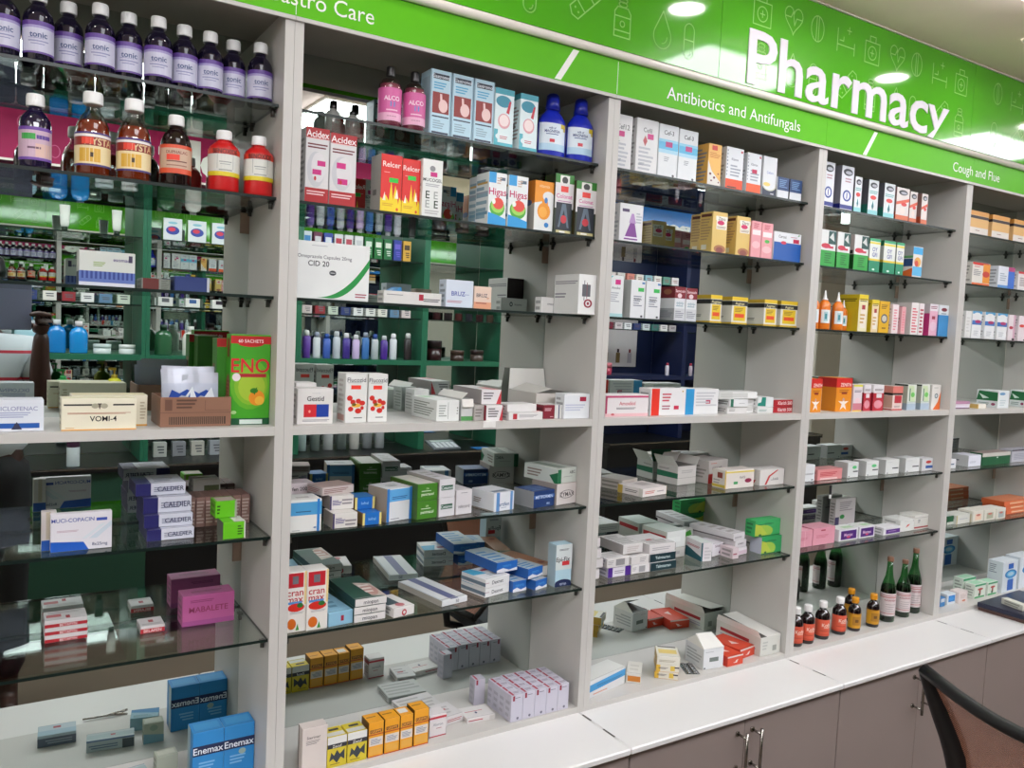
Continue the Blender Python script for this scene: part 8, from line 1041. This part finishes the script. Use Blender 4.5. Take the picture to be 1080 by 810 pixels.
# tablet held behind the lens
yaw = .5661
TB = pmat('slate_tablet_back', '5a5e72', rough=.35, noise=.05)
tab = empty('tablet', (-.512, -1.652, 1.721), -yaw); tag(tab, 'slate grey tablet held up in landscape by the person', 'tablet')
q = MB(); q.box(-.05, -.009, -.088, .185, .0, .08, bev=.003); q.build('body', TB, tab)
q = MB(); q.box(-.044, -.0102, -.082, .179, -.0092, .074); q.build('screen', BLACK, tab)
q = MB(); q.lathe([(.006, 0), (.006, .0015), (.004, .0018)], 14); o = q.build('camera_lens', BLACK, tab); o.rotation_euler = (-PI / 2, 0, 0); o.location = (0, .0002, 0)
# hands: palm and five fingers closed on the tablet edge (right side of the tablet, then left)
def hand(cx, cy, cz, sgn, nm):
    h = empty('hand_pose', (0, 0, 0))
    vs = [(0, 0, 0), (0, .01, .03), (0, .015, .07)]; es = [(0, 1), (1, 2)]; rs = [.026, (.034, .02), (.036, .018)]
    tips = [(-.030, .078), (-.012, .094), (.008, .09), (.026, .078)]
    for k in range(4):
        fx = -.028 + k * .018; b = len(vs); ln = [.028, .032, .03, .024][k]
        vs += [(fx, .02, .075), (fx * .9 - sgn * .012, .038, .075 + ln * .5), (fx * .8 - sgn * .034, .04, .075 + ln * .55), (fx * .8 - sgn * .05, .036, .073 + ln * .3)]
        es += [(2, b), (b, b + 1), (b + 1, b + 2), (b + 2, b + 3)]; rs += [.0095, .009, .0085, .0075]
    b = len(vs); vs += [(-sgn * .012, -.022, .035), (-sgn * .04, -.03, .05), (-sgn * .06, -.03, .055)]; es += [(1, b), (b, b + 1), (b + 1, b + 2)]; rs += [.013, .011, .009]
    bpy.data.objects.remove(h)
    o = skinned(nm, vs, es, rs, SKIN, person, 1); return o
ca, sa = math.cos(-yaw), math.sin(-yaw)
def tabpt(u, v, w): return (-.512 + u * ca - v * sa - px, -1.652 + u * sa + v * ca - py, 1.721 + w)
h1 = hand(0, 0, 0, 1, 'right_hand'); p_ = tabpt(.226, -.006, -.11); h1.location = p_; h1.rotation_euler = (0, 0, -yaw)
h2 = hand(0, 0, 0, -1, 'left_hand'); p_ = tabpt(-.09, -.006, -.11); h2.location = p_; h2.rotation_euler = (0, 0, -yaw)

# ------------------------------------------------------------------ mesh office chair
CHB = pmat('black_chair_plastic', '121214', rough=.38, noise=.1)
MESH = bpy.data.materials.new('brown_chair_mesh'); MESH.use_nodes = True
nt = MESH.node_tree; N = nt.nodes; L = nt.links; b = N['Principled BSDF']; b.inputs['Base Color'].default_value = (*rgb('b07860'), 1); b.inputs['Roughness'].default_value = .7
tc = N.new('ShaderNodeTexCoord'); wv = N.new('ShaderNodeTexWave'); wv.wave_type = 'BANDS'; wv.bands_direction = 'Z'; wv.inputs['Scale'].default_value = 70; wv.inputs['Distortion'].default_value = .4
L.new(tc.outputs['Object'], wv.inputs['Vector']); mr = N.new('ShaderNodeMapRange'); mr.inputs['To Min'].default_value = .35; mr.inputs['To Max'].default_value = .95; L.new(wv.outputs['Fac'], mr.inputs['Value']); L.new(mr.outputs['Result'], b.inputs['Alpha'])
ch = empty('office_chair', (1.2, -1.0, 0), 0); tag(ch, 'black office chair with brown see through mesh back at lower right', 'chair')
# local frame: u along the back (from visible tip), f forward (towards +x side)
A = Vector((1.145, -.69, 0)); u = Vector((.035, -1, 0)).normalized(); f = Vector((1, .035, 0)).normalized()
def cp(a, fo, z): return tuple(A + u * a + f * fo + Vector((-1.2, 1.0, z)))
Wd = .50
side = lambda s: [(s, 0.0, 1.055), (s + (.018 if s < .2 else -.018), .035, .98), (s + (.045 if s < .2 else -.045), .068, .88), (s + (.05 if s < .2 else -.05), .095, .76), (s + (.03 if s < .2 else -.03), .085, .64), (s + (.06 if s < .2 else -.06), .03, .54)]
q = MB()
topr = [cp(a, .0 - .05 * math.sin(PI * a / Wd), 1.055 - .034 * math.sin(PI * a / Wd)) for a in [Wd * k / 12 for k in range(13)]]
q.tube(topr, .0135, 10); q.build('top_rail', CHB, ch)
for s in (0.0, Wd):
    q = MB(); P = [cp(a, fo, z) for a, fo, z in side(s)]
    # smooth the side member
    Q = []
    for k in range(len(P) - 1):
        for t in (0, .33, .66):
            p0, p1, p2, p3 = [Vector(P[min(max(k + d, 0), len(P) - 1)]) for d in (-1, 0, 1, 2)]
            Q.append(.5 * ((2 * p1) + (-p0 + p2) * t + (2 * p0 - 5 * p1 + 4 * p2 - p3) * t * t + (-p0 + 3 * p1 - 3 * p2 + p3) * t ** 3))
    Q.append(Vector(P[-1])); n = len(Q)
    q.tube(Q, [.011 + .014 * math.sin(PI * min(1, k / (n - 1) * 1.25)) ** 1 for k in range(n)], 10); q.build('side_frame', CHB, ch)
q = MB(); sa_, sb_ = side(0.0), side(Wd); nu = 10; grid = []
for k in range(len(sa_)):
    row = []
    for t in range(nu + 1):
        s = t / nu; a = sa_[k][0] * (1 - s) + sb_[k][0] * s; fo = sa_[k][1] - .04 * math.sin(PI * s); z = sa_[k][2] - (.034 * math.sin(PI * s) if k == 0 else .02 * math.sin(PI * s) if k == 1 else 0); row.append(cp(a, fo, z))
    grid.append(row)
vv = [p for r_ in grid for p in r_]; q.poly(vv, [(k * (nu + 1) + t, k * (nu + 1) + t + 1, (k + 1) * (nu + 1) + t + 1, (k + 1) * (nu + 1) + t) for k in range(len(sa_) - 1) for t in range(nu)], smooth=True); q.build('mesh_back', MESH, ch)
q = MB(); q.tube([cp(.06, .03, .54), cp(.25, -.01, .54), cp(.44, .03, .54)], .016, 8); q.build('lower_rail', CHB, ch)
SEAT = pmat('charcoal_seat_fabric', '34363a', rough=.9, noise=.15, scale=60)
q = MB(); rows = []
for (fo, zz, e) in ((.05, .45, .0), (.05, .50, .01), (.08, .515, .03), (.44, .52, .03), (.5, .505, .01), (.51, .46, .0)): pass
pts2 = [(.03, .06), (.47, .06), (.49, .2), (.48, .46), (.42, .51), (.08, .51), (.02, .46), (.01, .2)]
for z_, sc in ((.445, .94), (.46, 1.0), (.50, 1.0), (.515, .93)):
    rows.append([cp(.25 + (a - .25) * sc, .29 + (b_ - .29) * sc, z_) for a, b_ in pts2])
vv = [p for r_ in rows for p in r_]; n = len(pts2)
q.poly(vv, [(k * n + t, k * n + (t + 1) % n, (k + 1) * n + (t + 1) % n, (k + 1) * n + t) for k in range(3) for t in range(n)] + [tuple(range(n))[::-1], tuple(3 * n + t for t in range(n))]); q.build('seat', SEAT, ch)
q = MB(); q.tube([cp(.25, -.01, .54), cp(.25, .0, .46), cp(.25, .1, .425), cp(.25, .28, .43)], .018, 8); q.build('back_bracket', CHB, ch)
q = MB(); q.tube([cp(.25, .28, .44), cp(.25, .28, .12)], .025, 12); q.build('gas_lift', METAL, ch)
for k in range(5):
    a = 2 * PI * k / 5 + .3; c0 = Vector(cp(.25, .28, 0)); e = c0 + Vector((math.cos(a) * .29, math.sin(a) * .29, 0))
    q = MB(); q.tube([c0 + Vector((0, 0, .12)), e + Vector((0, 0, .075))], [.024, .014], 8); lg = q.build('leg', CHB, ch)
    q = MB(); pr = Vector((-math.sin(a), math.cos(a), 0)) * .012
    for s in (-1, 1): q.tube([e + pr * s * .5 + Vector((0, 0, .0262)), e + pr * s * 1.6 + Vector((0, 0, .0262))], .026, 14)
    q.tube([e + Vector((0, 0, .03)), e + Vector((0, 0, .075))], .006, 6); q.build('caster', CHB, lg)
for s in (.0, Wd):
    q = MB(); o_ = -.035 if s == 0 else .035
    q.tube([cp(s + o_, .22, .47), cp(s + o_, .22, .66)], .012, 8); q.tube([cp(s + o_, .12, .665), cp(s + o_, .36, .665)], .017, 8); q.tube([cp(s + o_, .22, .47), cp(.25 + (s - .25) * .5, .24, .44)], .012, 8); q.build('armrest', CHB, ch)

# ------------------------------------------------------------------ lights
def lightpanel(x, y, w, d, e, label):
    r_ = empty('ceiling_light', (x, y, ZC)); tag(r_, label, 'light', 'ceiling light panels')
    q = MB(); q.box(-w / 2 - .015, -d / 2 - .015, -.012, w / 2 + .015, -d / 2, -.0008); q.box(-w / 2 - .015, d / 2, -.012, w / 2 + .015, d / 2 + .015, -.0008); q.box(-w / 2 - .015, -d / 2, -.012, -w / 2, d / 2, -.0008); q.box(w / 2, -d / 2, -.012, w / 2 + .015, d / 2, -.0008); q.build('frame', TRIM, r_)
    q = MB(); q.box(-w / 2, -d / 2, -.055, w / 2, d / 2, -.002); q.build('diffuser', pmat('lit_diffuser_%g' % e, 'f8faff', emit=e, noise=.0), r_)
def downlight(x, y, e, label):
    r_ = empty('downlight', (x, y, ZC)); tag(r_, label, 'light', 'round ceiling downlights')
    q = MB(); q.lathe([(.052, -.006), (.064, -.003), (.064, -.0008)], 24, caps=False); q.build('frame', TRIM, r_)
    q = MB(); q.lathe([(.001, -.0045), (.051, -.0045), (.052, -.001)], 24, caps=False); q.build('diffuser', pmat('lit_lamp_%g' % e, 'fffcf6', emit=e, noise=.0), r_)
PE = 16.
for x, y, e, s in ((1.72, -.64, PE * .7, 'nearest the word Pharmacy'), (3.45, -.64, PE * .7, 'farther right along the shelving'), (-.1, -.75, PE * .3, 'over the far left bay'), (-1.7, -.9, PE * .3, 'at the left end of the shop')):
    lightpanel(x, y, .42, .4, e, 'square white ceiling light panel ' + s)
for x, s in ((-1.9, 'leftmost'), (-.3, 'second'), (1.3, 'third'), (2.9, 'fourth'), (4.5, 'rightmost')):  # unseen row added behind the camera to brighten the shelf fronts
    lightpanel(x, -1.75, 1.1, .55, PE * 1.1, 'long white fill light panel added over the aisle, %s one' % s)
for x, s in ((-.79, 'leftmost'), (.23, 'second'), (1.25, 'third'), (2.27, 'fourth'), (3.29, 'fifth')):
    downlight(x, -.275, 40., 'small round ceiling downlight close to the green sign, %s from the left' % s)
w = bpy.data.worlds.new('world'); bpy.context.scene.world = w; w.use_nodes = True
w.node_tree.nodes['Background'].inputs[0].default_value = (.8, .85, 1, 1); w.node_tree.nodes['Background'].inputs[1].default_value = .3

# ------------------------------------------------------------------ camera
cam = bpy.data.cameras.new('camera'); co = bpy.data.objects.new('camera', cam); C.objects.link(co)
fpx = 869.74; cam.sensor_fit = 'HORIZONTAL'; cam.sensor_width = 36.; cam.lens = 36. * fpx / 1080; cam.clip_start = .01
yaw, pit, rol = .5661, -.0653, .0453
cy_, sy_ = math.cos(yaw), math.sin(yaw); fw = Vector((sy_ * math.cos(pit), cy_ * math.cos(pit), math.sin(pit))); rt = Vector((cy_, -sy_, 0)); up = rt.cross(fw)
r2 = rt * math.cos(rol) + up * math.sin(rol); u2 = -rt * math.sin(rol) + up * math.cos(rol)
co.matrix_world = Matrix(((r2.x, u2.x, -fw.x, -.4996), (r2.y, u2.y, -fw.y, -1.63104), (r2.z, u2.z, -fw.z, 1.72088), (0, 0, 0, 1)))
sc = bpy.context.scene; sc.camera = co
sc.view_settings.view_transform = 'Standard'; sc.view_settings.look = 'None'; sc.view_settings.gamma = 1; sc.view_settings.use_curve_mapping = False; sc.view_settings.exposure = -.2
cy = sc.cycles; cy.max_bounces = 10; cy.diffuse_bounces = 6; cy.glossy_bounces = 6; cy.transmission_bounces = 6; cy.transparent_max_bounces = 24; cy.caustics_reflective = True; cy.caustics_refractive = False
cy.sample_clamp_indirect = 4.; cy.use_denoising = True
